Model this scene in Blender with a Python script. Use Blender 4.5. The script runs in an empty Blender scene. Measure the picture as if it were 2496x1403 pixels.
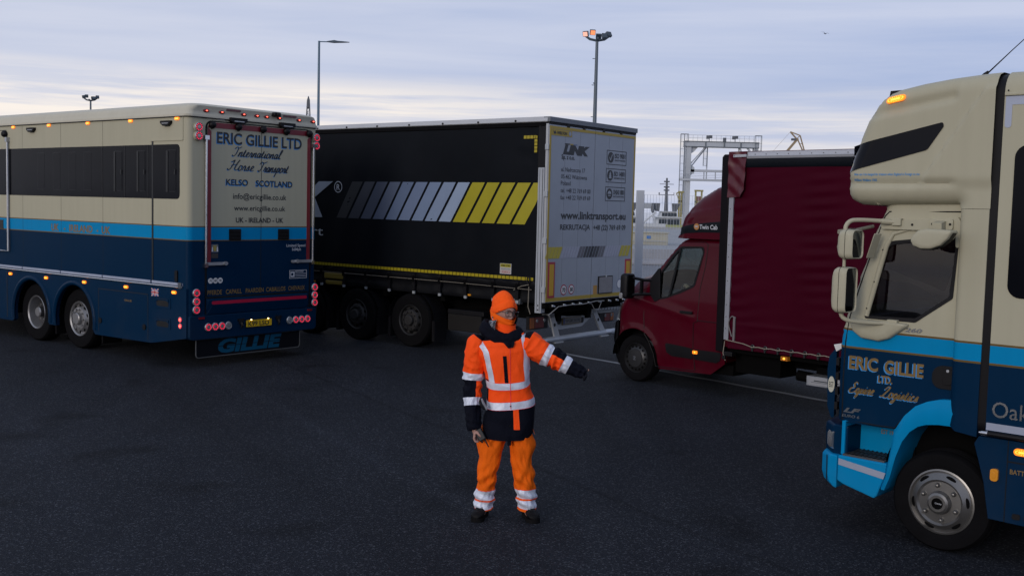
import bpy, bmesh, math, random
from math import sin, cos, pi, radians, sqrt, atan2, tan
from mathutils import Vector, Matrix, noise as mnoise
from mathutils.geometry import delaunay_2d_cdt
SC = bpy.context.scene
COL = SC.collection
# ---------------------------------------------------------------- camera
cam_d = bpy.data.cameras.new('camera'); cam = bpy.data.objects.new('camera', cam_d); COL.objects.link(cam)
cam_d.sensor_width = 36.0; cam_d.lens = 36.0 * 2599 / 2496; cam_d.clip_end = 5000; cam_d.clip_start = 0.1
_p, _r = radians(4.2785), radians(1.4321)
_F = Vector((0, cos(_p), -sin(_p))); _R0 = Vector((1, 0, 0)); _U0 = _R0.cross(_F)
_R = _R0 * cos(_r) + _U0 * sin(_r); _U = -_R0 * sin(_r) + _U0 * cos(_r)
_M = Matrix((_R, _U, -_F)).transposed().to_4x4(); _M.translation = (0, 0, 2.49)
cam.matrix_world = _M
SC.camera = cam
SC.view_settings.view_transform = 'Standard'; SC.view_settings.look = 'None'
SC.view_settings.exposure = 0.0; SC.view_settings.gamma = 1.0
SC.render.resolution_x = 1024; SC.render.resolution_y = 575
# ---------------------------------------------------------------- node helpers
class NT:
    def __init__(s, tree): s.t = tree; s.n = tree.nodes; s.n.clear()
    def new(s, typ, props=None, **ins):
        n = s.n.new(typ)
        for k, v in (props or {}).items(): setattr(n, k, v)
        for k, v in ins.items():
            k2 = int(k[1:]) if k[0] == '_' and k[1:].isdigit() else k.replace('_', ' ')
            s.set(n.inputs[k2], v)
        return n
    def set(s, sock, v):
        if isinstance(v, bpy.types.NodeSocket): s.t.links.new(v, sock)
        elif isinstance(v, bpy.types.Node): s.t.links.new(v.outputs[0], sock)
        else: sock.default_value = v
    def math(s, op, a, b=0.0, c=0.0, clamp=False):
        n = s.new('ShaderNodeMath', {'operation': op, 'use_clamp': clamp}, _0=a, _1=b)
        if op in ('MULTIPLY_ADD', 'COMPARE'): s.set(n.inputs[2], c)
        return n.outputs[0]
    def mix(s, f, a, b, mode='MIX'):
        n = s.new('ShaderNodeMix', {'data_type': 'RGBA', 'blend_type': mode})
        s.set(n.inputs['Factor'], f); s.set(n.inputs[6], a); s.set(n.inputs[7], b)
        return n.outputs[2]
    def ramp(s, fac, stops, interp='LINEAR'):
        n = s.n.new('ShaderNodeValToRGB'); r = n.color_ramp; r.interpolation = interp
        while len(r.elements) < len(stops): r.elements.new(0.5)
        for e, (p, c) in zip(r.elements, stops): e.position = p; e.color = c if len(c) == 4 else (*c, 1)
        s.set(n.inputs[0], fac); return n.outputs[0]
def C4(c): return (c[0], c[1], c[2], 1)
# ---------------------------------------------------------------- world
W = bpy.data.worlds.new('World'); SC.world = W; W.use_nodes = True
SUN_EL, SUN_AZ = radians(14), radians(213)       # a low soft glow behind the camera
t = NT(W.node_tree)
tc = t.new('ShaderNodeTexCoord').outputs['Generated']
sep = t.new('ShaderNodeSeparateXYZ', _0=tc); dx, dy, dz = sep.outputs
sky = t.new('ShaderNodeTexSky', {'sky_type': 'NISHITA', 'sun_disc': False, 'sun_elevation': SUN_EL, 'sun_rotation': SUN_AZ, 'air_density': 1.2, 'dust_density': 2.5})
skyc = t.mix(1.0, sky.outputs[0], (0.09, 0.09, 0.09, 1), 'MULTIPLY')
mp = t.new('ShaderNodeMapping', _0=tc); mp.inputs['Rotation'].default_value = (0, radians(2.2), 0); mp.inputs['Scale'].default_value = (1.0, 1.0, 14.0)
n1 = t.new('ShaderNodeTexNoise', _0=mp, Scale=1.55, Detail=7.0, Roughness=0.55, Distortion=0.4).outputs[0]
mp2 = t.new('ShaderNodeMapping', _0=tc); mp2.inputs['Rotation'].default_value = (0, radians(-1.5), 0); mp2.inputs['Scale'].default_value = (1.4, 1.4, 30.0); mp2.inputs['Location'].default_value = (3.1, 0.7, 0.3)
n2 = t.new('ShaderNodeTexNoise', _0=mp2, Scale=2.2, Detail=6.0, Roughness=0.6).outputs[0]
lav = t.mix(t.ramp(n1, [(0.38, (0, 0, 0)), (0.66, (1, 1, 1))]), (0.40, 0.49, 0.745, 1), (0.58, 0.635, 0.825, 1))
# paler towards the upper left of the view
leftw = t.math('MULTIPLY_ADD', dx, -0.9, 0.40, True)
lav = t.mix(t.math('MULTIPLY', leftw, 0.6), lav, (0.74, 0.76, 0.86, 1))
# bright band a few degrees above the horizon, broken into streaks
zz = t.math('ADD', dz, t.math('MULTIPLY', t.math('SUBTRACT', n1, 0.5), 0.07))
zz = t.math('ADD', zz, t.math('MULTIPLY', dx, 0.02))
band = t.ramp(t.math('MULTIPLY', zz, 4.0), [(0.0, (0.2, 0.2, 0.2)), (0.18, (0.45, 0.45, 0.45)), (0.26, (1, 1, 1)), (0.35, (1, 1, 1)), (0.47, (0.0, 0.0, 0.0))])
stre = t.ramp(n2, [(0.40, (0.25, 0.25, 0.25)), (0.56, (1, 1, 1))])
bandf = t.math('MULTIPLY', band, stre)
amt = t.math('MULTIPLY_ADD', dx, -0.55, 0.90, True)
bandf = t.math('MULTIPLY', bandf, amt)
warm = t.mix(t.math('MULTIPLY_ADD', dx, -1.2, 0.35, True), (0.90, 0.85, 0.84, 1), (1.06, 0.97, 0.89, 1))
cl = t.mix(bandf, lav, warm)
# the sky overhead and behind is a thicker, slightly dimmer deck
high = t.ramp(dz, [(0.22, (0, 0, 0)), (0.6, (1, 1, 1))])
cl = t.mix(t.math('MULTIPLY', high, 0.75), cl, (0.40, 0.47, 0.63, 1))
fin = t.mix(0.92, skyc, cl)
below = t.math('LESS_THAN', dz, -0.01)
fin = t.mix(below, fin, (0.05, 0.055, 0.07, 1))
bg = t.new('ShaderNodeBackground', Color=fin, Strength=1.0)
t.new('ShaderNodeOutputWorld', Surface=bg)
# ---------------------------------------------------------------- sun (veiled, very soft)
sd = bpy.data.lights.new('sun', 'SUN'); sd.energy = 1.15; sd.angle = radians(22); sd.color = (1.0, 0.90, 0.80)
so = bpy.data.objects.new('sun', sd); COL.objects.link(so)
_sv = Vector((sin(SUN_AZ) * cos(SUN_EL), cos(SUN_AZ) * cos(SUN_EL), sin(SUN_EL)))
so.rotation_euler = _sv.to_track_quat('Z', 'Y').to_euler(); so.location = _sv * 60
# ---------------------------------------------------------------- materials
MATS = {}
def mat(name, col, rough=0.5, metal=0.0, coat=0.0, emit=None, es=0.0, var=0.12, vscale=3.0, bump=0.0, bscale=40.0, spec=0.5, alpha=None, fleck=None):
    if name in MATS: return MATS[name]
    m = bpy.data.materials.new(name); m.use_nodes = True; t = NT(m.node_tree)
    obc = t.new('ShaderNodeTexCoord').outputs['Object']
    nz = t.new('ShaderNodeTexNoise', Vector=obc, Scale=vscale, Detail=6.0, Roughness=0.6).outputs[0]
    f = t.math('MULTIPLY_ADD', nz, 2 * var, 1 - var)
    c = t.mix(1.0, C4(col), f, 'MULTIPLY')
    b = t.new('ShaderNodeBsdfPrincipled', Base_Color=c, Metallic=metal)
    rr = t.math('MULTIPLY_ADD', nz, 0.16, rough - 0.08)
    t.set(b.inputs['Roughness'], rr)
    b.inputs['Coat Weight'].default_value = coat; b.inputs['Coat Roughness'].default_value = 0.08
    b.inputs['Specular IOR Level'].default_value = spec
    if emit: b.inputs['Emission Color'].default_value = C4(emit); b.inputs['Emission Strength'].default_value = es
    if bump:
        bn = t.new('ShaderNodeTexNoise', Vector=obc, Scale=bscale, Detail=4.0)
        bp = t.new('ShaderNodeBump', Height=bn.outputs[0], Strength=bump, Distance=0.01)
        t.set(b.inputs['Normal'], bp)
    t.new('ShaderNodeOutputMaterial', Surface=b)
    MATS[name] = m; return m
def paint(name, stops, rough=0.42, coat=0.04, zmax=4.0, dirt=0.5, axis=2, metal=0.0, x_lines=None, spec=0.06):
    """glossy vehicle paint whose livery bands change with height (object Z, metres); road dirt low down"""
    if name in MATS: return MATS[name]
    m = bpy.data.materials.new(name); m.use_nodes = True; t = NT(m.node_tree)
    obc = t.new('ShaderNodeTexCoord').outputs['Object']
    sp = t.new('ShaderNodeSeparateXYZ', _0=obc)
    c = t.ramp(t.math('DIVIDE', sp.outputs[axis], zmax), [(z / zmax, k) for z, k in stops], 'CONSTANT')
    nz = t.new('ShaderNodeTexNoise', Vector=obc, Scale=1.3, Detail=8.0, Roughness=0.62).outputs[0]
    mv = t.new('ShaderNodeMapping', _0=obc); mv.inputs['Scale'].default_value = (14, 14, 0.7)
    nv = t.new('ShaderNodeTexNoise', Vector=mv, Scale=1.0, Detail=5.0).outputs[0]
    f = t.math('MULTIPLY_ADD', nz, 0.16, 0.90)
    f = t.math('MULTIPLY', f, t.math('MULTIPLY_ADD', nv, 0.12, 0.94))
    c = t.mix(1.0, c, f, 'MULTIPLY')
    if x_lines:
        for x0 in x_lines:
            k = t.math('LESS_THAN', t.math('ABSOLUTE', t.math('SUBTRACT', sp.outputs[0], x0)), 0.006)
            c = t.mix(t.math('MULTIPLY', k, 0.65), c, (0.02, 0.02, 0.02, 1))
    d = t.math('MULTIPLY', t.ramp(nz, [(0.45, (0, 0, 0)), (0.75, (1, 1, 1))]), dirt * 0.3)
    low = t.ramp(t.math('DIVIDE', sp.outputs[2], 4.0), [(0.08, (1, 1, 1)), (0.30, (0, 0, 0))])
    d = t.math('MULTIPLY', d, t.math('MULTIPLY_ADD', low, 0.9, 0.25))
    c = t.mix(d, c, (0.06, 0.055, 0.05, 1))
    b = t.new('ShaderNodeBsdfPrincipled', Base_Color=c, Metallic=metal)
    t.set(b.inputs['Roughness'], t.math('MULTIPLY_ADD', nz, 0.2, rough - 0.1))
    b.inputs['Coat Weight'].default_value = coat; b.inputs['Coat Roughness'].default_value = 0.06; b.inputs['Specular IOR Level'].default_value = spec
    bn = t.new('ShaderNodeTexNoise', Vector=obc, Scale=2.5, Detail=2.0)
    bp = t.new('ShaderNodeBump', Height=bn.outputs[0], Strength=0.06, Distance=0.02); t.set(b.inputs['Normal'], bp)
    t.new('ShaderNodeOutputMaterial', Surface=b); MATS[name] = m; return m
def glassmat(name, tint=(0.75, 0.85, 0.85), rough=0.02):
    if name in MATS: return MATS[name]
    m = bpy.data.materials.new(name); m.use_nodes = True; t = NT(m.node_tree)
    tr = t.new('ShaderNodeBsdfTransparent', Color=C4(tint)); gl = t.new('ShaderNodeBsdfGlossy', Roughness=rough)
    obc = t.new('ShaderNodeTexCoord').outputs['Object']
    nz = t.new('ShaderNodeTexNoise', Vector=obc, Scale=5.0, Detail=3.0).outputs[0]
    fr = t.new('ShaderNodeFresnel', IOR=1.55)
    f = t.math('MULTIPLY_ADD', nz, 0.02, t.math('MULTIPLY', fr.outputs[0], 0.75))
    mx = t.new('ShaderNodeMixShader', _0=f, _1=tr, _2=gl)
    t.new('ShaderNodeOutputMaterial', Surface=mx); MATS[name] = m; return m
CREAM = (0.405, 0.388, 0.295); LBLUE = (0.0, 0.215, 0.47); NAVY = (0.0, 0.0175, 0.052); BROWN = (0.13, 0.085, 0.03)
M_black = mat('black_plastic', (0.006, 0.006, 0.008), 0.5, var=0.2, spec=.2)
M_rubber = mat('tyre_rubber', (0.005, 0.005, 0.006), 0.78, var=0.35, vscale=8, bump=0.3, bscale=60, spec=.05)
M_under = mat('underbody_black', (0.003, 0.003, 0.0034), 0.8, var=0.4, spec=.05)
M_chrome = mat('chrome', (0.62, 0.63, 0.65), 0.22, 1.0)
M_alu = mat('aluminium', (0.42, 0.44, 0.48), 0.42, 0.75, var=0.2, vscale=6)
M_galv = mat('galvanised_steel', (0.36, 0.39, 0.43), 0.5, 0.35, var=0.25, vscale=9)
M_rim = mat('rim_steel', (0.30, 0.30, 0.31), 0.38, 0.7, var=0.2, vscale=12)
M_darkglass = mat('tinted_glass', (0.004, 0.0045, 0.007), 0.12, 0.0, var=0.1, spec=0.09)
M_amber = mat('amber_light_glow', (0.9, 0.30, 0.02), 0.3, emit=(1.0, 0.22, 0.01), es=.95)
M_amberhot = mat('amber_light_core', (1, 0.6, 0.1), 0.3, emit=(1.0, 0.36, 0.035), es=1.7)
M_amberoff = mat('amber_lens', (0.65, 0.26, 0.02), 0.25, coat=0.5)
M_redglow = mat('red_light_glow', (0.6, 0.01, 0.03), 0.3, emit=(1.0, 0.05, 0.12), es=.75)
M_redhot = mat('red_light_core', (1, 0.2, 0.1), 0.3, emit=(1.0, 0.10, 0.06), es=3.5)
M_redlens = mat('red_lens', (0.16, 0.006, 0.012), 0.25, coat=0.5)
M_clear = mat('clear_lens', (0.30, 0.31, 0.33), 0.2, 0.4, coat=0.6)
M_white = mat('white_paint', (0.62, 0.63, 0.65), 0.45)
M_silvertape = mat('silver_tape', (0.32, 0.36, 0.47), 0.4, 0.25)
M_red = mat('crimson_trim', (0.16, 0.008, 0.018), 0.4)
M_ink = mat('black_lettering', (0.012, 0.014, 0.02), 0.5)
M_inkblue = mat('blue_lettering', (0.02, 0.22, 0.55), 0.5)
M_gold = mat('brown_lettering', (0.17, 0.105, 0.03), 0.45)
M_wletter = mat('pale_lettering', (0.45, 0.47, 0.52), 0.5)
M_yellow = mat('number_plate_yellow', (0.55, 0.36, 0.01), 0.45)
# ---------------------------------------------------------------- mesh builder
class MB:
    def __init__(s): s.v = []; s.f = []; s.m = []
    def add(s, vs, fs, mi=0):
        o = len(s.v); s.v += [tuple(v) for v in vs]
        for f in fs: s.f.append(tuple(i + o for i in f)); s.m.append(mi)
        return s
    def box(s, x0, x1, y0, y1, z0, z1, mi=0):
        vs = [(x, y, z) for x in (x0, x1) for y in (y0, y1) for z in (z0, z1)]
        return s.add(vs, [(0, 1, 3, 2), (4, 6, 7, 5), (0, 4, 5, 1), (2, 3, 7, 6), (0, 2, 6, 4), (1, 5, 7, 3)], mi)
    def obox(s, c, ax, ay, az, mi=0):
        c, ax, ay, az = map(Vector, (c, ax, ay, az))
        vs = [c + ax * i + ay * j + az * k for i in (-1, 1) for j in (-1, 1) for k in (-1, 1)]
        return s.add(vs, [(0, 1, 3, 2), (4, 6, 7, 5), (0, 4, 5, 1), (2, 3, 7, 6), (0, 2, 6, 4), (1, 5, 7, 3)], mi)
    def bar(s, p0, p1, w, h=None, mi=0):
        p0, p1 = Vector(p0), Vector(p1); d = (p1 - p0); L = d.length; d.normalize()
        up = Vector((0, 0, 1)) if abs(d.z) < 0.95 else Vector((1, 0, 0))
        a = d.cross(up).normalized(); b = a.cross(d)
        return s.obox((p0 + p1) / 2, d * L / 2, a * w / 2, b * (h or w) / 2, mi)
    def tube(s, pts, r, n=10, mi=0, caps=True, closed=False):
        pts = [Vector(p) for p in pts]; rs = r if isinstance(r, (list, tuple)) else [r] * len(pts)
        vs, prev = [], None; N = len(pts)
        for i, p in enumerate(pts):
            if closed: d = pts[(i + 1) % N] - pts[i - 1]
            else: d = pts[min(i + 1, N - 1)] - pts[max(i - 1, 0)]
            d.normalize()
            if prev is None:
                up = Vector((0, 0, 1)) if abs(d.z) < 0.9 else Vector((1, 0, 0)); a = d.cross(up).normalized()
            else: a = (prev - d * prev.dot(d)).normalized()
            prev = a; b = d.cross(a)
            for k in range(n): vs.append(p + (a * cos(2 * pi * k / n) + b * sin(2 * pi * k / n)) * rs[i])
        fs = []
        for i in range(N if closed else N - 1):
            for k in range(n):
                i2 = (i + 1) % N; fs.append((i * n + k, i * n + (k + 1) % n, i2 * n + (k + 1) % n, i2 * n + k))
        if caps and not closed: fs += [tuple(range(n))[::-1], tuple((N - 1) * n + k for k in range(n))]
        return s.add(vs, fs, mi)
    def lathe(s, prof, o, ax, n=32, mi=0, mis=None, cap=True):
        """prof: (radius, distance along axis)"""
        o, ax = Vector(o), Vector(ax).normalized(); up = Vector((0, 0, 1)) if abs(ax.z) < 0.9 else Vector((1, 0, 0))
        a = ax.cross(up).normalized(); b = ax.cross(a); vs = []
        for r, h in prof:
            for k in range(n): vs.append(o + ax * h + (a * cos(2 * pi * k / n) + b * sin(2 * pi * k / n)) * r)
        base = len(s.v); s.v += [tuple(v) for v in vs]
        for i in range(len(prof) - 1):
            for k in range(n):
                s.f.append((base + i * n + k, base + i * n + (k + 1) % n, base + (i + 1) * n + (k + 1) % n, base + (i + 1) * n + k))
                s.m.append(mis[i] if mis else mi)
        for i, fl in ((0, True), (len(prof) - 1, False)):
            if cap and prof[i][0] > 1e-4:
                ring = [base + i * n + k for k in range(n)]; s.f.append(tuple(ring[::-1] if fl else ring)); s.m.append(mis[min(i, len(prof) - 2)] if mis else mi)
        return s
    def disc(s, o, ax, r, mi=0, n=24, th=0.004): return s.lathe([(r, 0), (r, th), (0, th)], o, ax, n, mi)
    def prism(s, poly, plane, a0, a1, mi=0):
        f = {'xz': lambda u, v, w: (u, w, v), 'yz': lambda u, v, w: (w, u, v), 'xy': lambda u, v, w: (u, v, w)}[plane]
        n = len(poly); vs = [f(u, v, a0) for u, v in poly] + [f(u, v, a1) for u, v in poly]
        fs = [tuple(range(n))[::-1], tuple(range(n, 2 * n))] + [(i, (i + 1) % n, n + (i + 1) % n, n + i) for i in range(n)]
        return s.add(vs, fs, mi)
    def ell(s, c, r, nu=16, nv=10, mi=0):
        c = Vector(c); vs = []
        for j in range(nv + 1):
            th = pi * j / nv
            for i in range(nu): vs.append(c + Vector((r[0] * sin(th) * cos(2 * pi * i / nu), r[1] * sin(th) * sin(2 * pi * i / nu), r[2] * cos(th))))
        return s.add(vs, [(j * nu + i, j * nu + (i + 1) % nu, (j + 1) * nu + (i + 1) % nu, (j + 1) * nu + i) for j in range(nv) for i in range(nu)], mi)
    def grid(s, fn, nu, nv, mi=0, closeu=False, mf=None):
        vs = [fn(i / (nu if closeu else nu - 1), j / (nv - 1)) for j in range(nv) for i in range(nu)]
        base = len(s.v); s.v += [tuple(v) for v in vs]
        for j in range(nv - 1):
            for i in range(nu if closeu else nu - 1):
                i2 = (i + 1) % nu
                s.f.append((base + j * nu + i, base + j * nu + i2, base + (j + 1) * nu + i2, base + (j + 1) * nu + i))
                s.m.append(mf((i + .5) / nu, (j + .5) / (nv - 1)) if mf else mi)
        return s
    def loft(s, rings, mi=0, cap0=True, cap1=True):
        n = len(rings[0]); vs = [p for r in rings for p in r]; N = len(rings)
        fs = [(j * n + i, j * n + (i + 1) % n, (j + 1) * n + (i + 1) % n, (j + 1) * n + i) for j in range(N - 1) for i in range(n)]
        if cap0: fs.append(tuple(range(n))[::-1])
        if cap1: fs.append(tuple((N - 1) * n + i for i in range(n)))
        return s.add(vs, fs, mi)
    def xf(s, fn, start=0):
        s.v[start:] = [tuple(fn(Vector(v))) for v in s.v[start:]]; return s
    def mesh(s, name, mats, smooth=None, weld=1e-5):
        me = bpy.data.meshes.new(name); me.from_pydata(s.v, [], s.f)
        for m in (mats if isinstance(mats, (list, tuple)) else [mats]): me.materials.append(m)
        me.polygons.foreach_set('material_index', s.m)
        bm = bmesh.new(); bm.from_mesh(me); bmesh.ops.remove_doubles(bm, verts=bm.verts, dist=weld)
        bmesh.ops.dissolve_degenerate(bm, dist=1e-6, edges=bm.edges); bmesh.ops.recalc_face_normals(bm, faces=bm.faces)
        bm.to_mesh(me); bm.free()
        if smooth is not None:
            me.polygons.foreach_set('use_smooth', [True] * len(me.polygons)); me.set_sharp_from_angle(angle=radians(smooth))
        return me
def part(name, mb, mats, parent=None, smooth=35, bevel=0.0, label=None, weld=1e-5, segs=2):
    me = mb.mesh(name, mats, smooth, weld); o = bpy.data.objects.new(name, me); COL.objects.link(o)
    if parent: o.parent = parent
    if bevel:
        b = o.modifiers.new('bevel', 'BEVEL'); b.width = bevel; b.segments = segs; b.limit_method = 'ANGLE'; b.angle_limit = radians(40)
    if label: o['label'] = label
    return o
def thing(name, label, cat, loc=(0, 0, 0), rz=0.0, group=None):
    o = bpy.data.objects.new(name, None); COL.objects.link(o); o.location = loc; o.rotation_euler = (0, 0, rz)
    o.empty_display_size = 0.2; tag(o, label, cat, group); return o
def tag(o, label, cat, group=None):
    o['label'] = label; o['category'] = cat
    if group: o['group'] = group
    return o
def structure(o): o['kind'] = 'structure'; return o
def copy_tree(o, parent=None):
    c = o.copy(); COL.objects.link(c)
    if parent: c.parent = parent
    for ch in [k for k in bpy.data.objects if k.parent == o]: copy_tree(ch, c)
    return c
def rrect(x0, x1, y0, y1, r, n=5):
    """rounded rectangle outline; r = one radius or (x0y0, x1y0, x1y1, x0y1)"""
    rs = r if isinstance(r, (list, tuple)) else (r,) * 4; out = []
    for (cx, cy, a0), q in zip(((x0, y0, 180), (x1, y0, 270), (x1, y1, 0), (x0, y1, 90)), rs):
        sx = 1 if cx == x0 else -1; sy = 1 if cy == y0 else -1
        for k in range(n + 1):
            a = radians(a0 + 90 * k / n); out.append((cx + sx * q + q * cos(a), cy + sy * q + q * sin(a)))
    return out
def fillet(poly, rad, n=5):
    out = []; N = len(poly); rr = rad if isinstance(rad, (list, tuple)) else [rad] * N
    for i in range(N):
        p, a, b = Vector(poly[i]), Vector(poly[i - 1]), Vector(poly[(i + 1) % N]); r = rr[i]
        if r <= 0: out.append(tuple(p)); continue
        u, v = (a - p), (b - p); lu, lv = u.length, v.length; u.normalize(); v.normalize()
        ang = u.angle(v); d = min(r / tan(ang / 2), lu * .48, lv * .48)
        p0, p1 = p + u * d, p + v * d
        for k in range(n + 1):
            q = k / n; out.append(tuple(p0 * (1 - q) ** 2 + p * 2 * q * (1 - q) + p1 * q * q))
    return out
# ---------------------------------------------------------------- lettering
_FC = {}
def glyphs(txt, bold=0.0, shear=0.0):
    k = (txt, bold, shear)
    if k not in _FC:
        cu = bpy.data.curves.new('lettering', 'FONT'); cu.body = txt; cu.size = 1.0; cu.offset = bold; cu.resolution_u = 3; cu.shear = shear; cu.fill_mode = 'BOTH'
        ob = bpy.data.objects.new('tmp', cu); me = bpy.data.meshes.new_from_object(ob)
        vs = [tuple(v.co) for v in me.vertices]; fs = [tuple(p.vertices) for p in me.polygons]
        bpy.data.objects.remove(ob); bpy.data.curves.remove(cu); bpy.data.meshes.remove(me); _FC[k] = (vs, fs)
    return _FC[k]
def text(mb, txt, O, r, u, w, h, bold=0.012, shear=0.0, mi=0, lift=0.002, desc=False):
    """flat letters: O = lower left corner of the box w x h (h = capital height)"""
    vs, fs = glyphs(txt, bold, shear)
    if not vs: return
    x0 = min(v[0] for v in vs); x1 = max(v[0] for v in vs)
    O, r, u = Vector(O), Vector(r), Vector(u); n = r.cross(u)
    sx = w / (x1 - x0); sy = h / 0.727
    mb.add([O + r * ((v[0] - x0) * sx) + u * (v[1] * sy) + n * lift for v in vs], fs, mi)
LS = ((-1, 0, 0), (0, 0, 1))     # left side of a vehicle
RB = ((0, -1, 0), (0, 0, 1))     # rear of a vehicle
# a single-stroke script hand: control points on a 1-high x-height grid
SCR = {
 'I': (1.5, [[(.1, .25), (.5, .0), (.9, .5), (1.1, 1.9)], [(.3, 1.6), (.7, 2.0), (1.2, 1.8), (1.7, 2.1)]]),
 'H': (2.2, [[(.0, .3), (.3, .0), (.7, .5), (1.0, 2.0), (.6, 1.7), (.3, 1.7)], [(2.0, 2.1), (1.6, 1.2), (1.5, .3), (1.9, .05), (2.2, .3)], [(.6, .9), (1.2, 1.15), (1.8, 1.1)]]),
 'T': (1.7, [[(.2, .3), (.5, .0), (.9, .5), (1.2, 1.9)], [(.2, 1.5), (.5, 2.0), (1.2, 1.8), (2.0, 2.1)]]),
 'E': (1.6, [[(1.5, 1.8), (1.1, 2.1), (.7, 1.7), (1.0, 1.15), (.4, .9), (.1, .4), (.5, .0), (1.2, .1), (1.5, .4)]]),
 'L': (1.8, [[(.5, 1.5), (1.0, 2.1), (1.4, 1.9), (1.0, 1.0), (.4, .1), (.1, .25), (.7, .2), (1.3, .0), (1.8, .25)]]),
 'n': (1.0, [[(0, .1), (.25, .95), (.1, .0), (.35, .7), (.65, 1.0), (.7, .6), (.65, .1), (.8, .0), (1, .15)]]),
 't': (.7, [[(0, .1), (.4, 1.5), (.25, .3), (.4, .0), (.7, .15)], [(.1, .95), (.6, 1.0)]]),
 'e': (.85, [[(0, .1), (.5, .5), (.65, .85), (.45, 1.0), (.2, .6), (.25, .1), (.5, .0), (.85, .15)]]),
 'r': (.8, [[(0, .1), (.3, 1.0), (.45, .8), (.6, .8), (.5, .2), (.6, .0), (.8, .15)]]),
 'a': (1.0, [[(.75, .85), (.45, 1.0), (.15, .6), (.2, .1), (.45, .05), (.8, .95), (.7, .15), (.8, .0), (1, .15)]]),
 'i': (.6, [[(0, .1), (.3, .95), (.25, .15), (.4, .0), (.6, .15)], [(.4, 1.35), (.42, 1.42)]]),
 'o': (.9, [[(.6, .95), (.3, 1.0), (.1, .5), (.25, .0), (.55, .05), (.75, .6), (.55, .95), (.9, .8)]]),
 'l': (.7, [[(0, .1), (.5, 1.2), (.65, 1.9), (.4, 1.9), (.25, .5), (.35, .0), (.7, .15)]]),
 's': (.8, [[(0, .1), (.45, 1.0), (.5, .5), (.45, .05), (.1, .05), (.8, .15)]]),
 'p': (1.0, [[(0, .1), (.35, 1.0), (.1, -.3), (-.05, -.9)], [(.25, .6), (.6, 1.0), (.8, .6), (.6, .05), (.3, .1), (1, .15)]]),
 'q': (1.0, [[(.75, .85), (.45, 1.0), (.15, .6), (.2, .1), (.5, .1), (.8, .9), (.55, -.4), (.5, -.9), (.8, -.4), (1, .15)]]),
 'u': (1.0, [[(0, .1), (.3, .95), (.2, .2), (.4, .0), (.65, .3), (.8, .95), (.7, .1), (1, .15)]]),
 'g': (.95, [[(.75, .85), (.45, 1.0), (.15, .6), (.2, .1), (.5, .1), (.8, .9), (.55, -.5), (.2, -.9), (.1, -.5), (.95, .15)]]),
 'c': (.8, [[(.6, .8), (.4, 1.0), (.15, .6), (.2, .1), (.4, .0), (.8, .15)]]),
 ' ': (.9, [])}
def catmull(P, n=5):
    P = [Vector(p) for p in P]; P = [P[0] * 2 - P[1]] + P + [P[-1] * 2 - P[-2]]; out = []
    for i in range(1, len(P) - 2):
        for k in range(n):
            q = k / n; a, b, c, d = P[i - 1:i + 3]
            out.append(.5 * ((2 * b) + (c - a) * q + (2 * a - 5 * b + 4 * c - d) * q * q + (3 * b - a - 3 * c + d) * q ** 3))
    return out + [P[-2]]
def script(mb, txt, O, r, u, w, xh, lw, slant=0.45, mi=0, lift=0.002):
    """joined handwriting drawn as thin flat ribbons"""
    adv = sum(SCR[c][0] for c in txt); k = w / (adv + 0.3) ; O, r, u = Vector(O), Vector(r), Vector(u); nn = r.cross(u); X = 0
    for c in txt:
        aw, st = SCR[c]
        for s_ in st:
            pts = catmull([(p[0], p[1], 0) for p in s_], 4); Q = []
            for p in pts: Q.append(Vector(((X + p.x) * k + slant * p.y * xh, p.y * xh)))
            L, Rr = [], []
            for i, q in enumerate(Q):
                d = Q[min(i + 1, len(Q) - 1)] - Q[max(i - 1, 0)]
                if d.length < 1e-9: d = Vector((1, 0))
                d.normalize(); nrm = Vector((-d.y, d.x)); ww = lw * (0.45 + 0.9 * abs(d.y) * (1 if d.y < 0 else .55))
                L.append(q + nrm * ww / 2); Rr.append(q - nrm * ww / 2)
            vs = [O + r * p.x + u * p.y + nn * lift for p in L + Rr]; m_ = len(Q)
            mb.add(vs, [(i, i + 1, m_ + i + 1, m_ + i) for i in range(m_ - 1)], mi)
        X += aw
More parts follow.
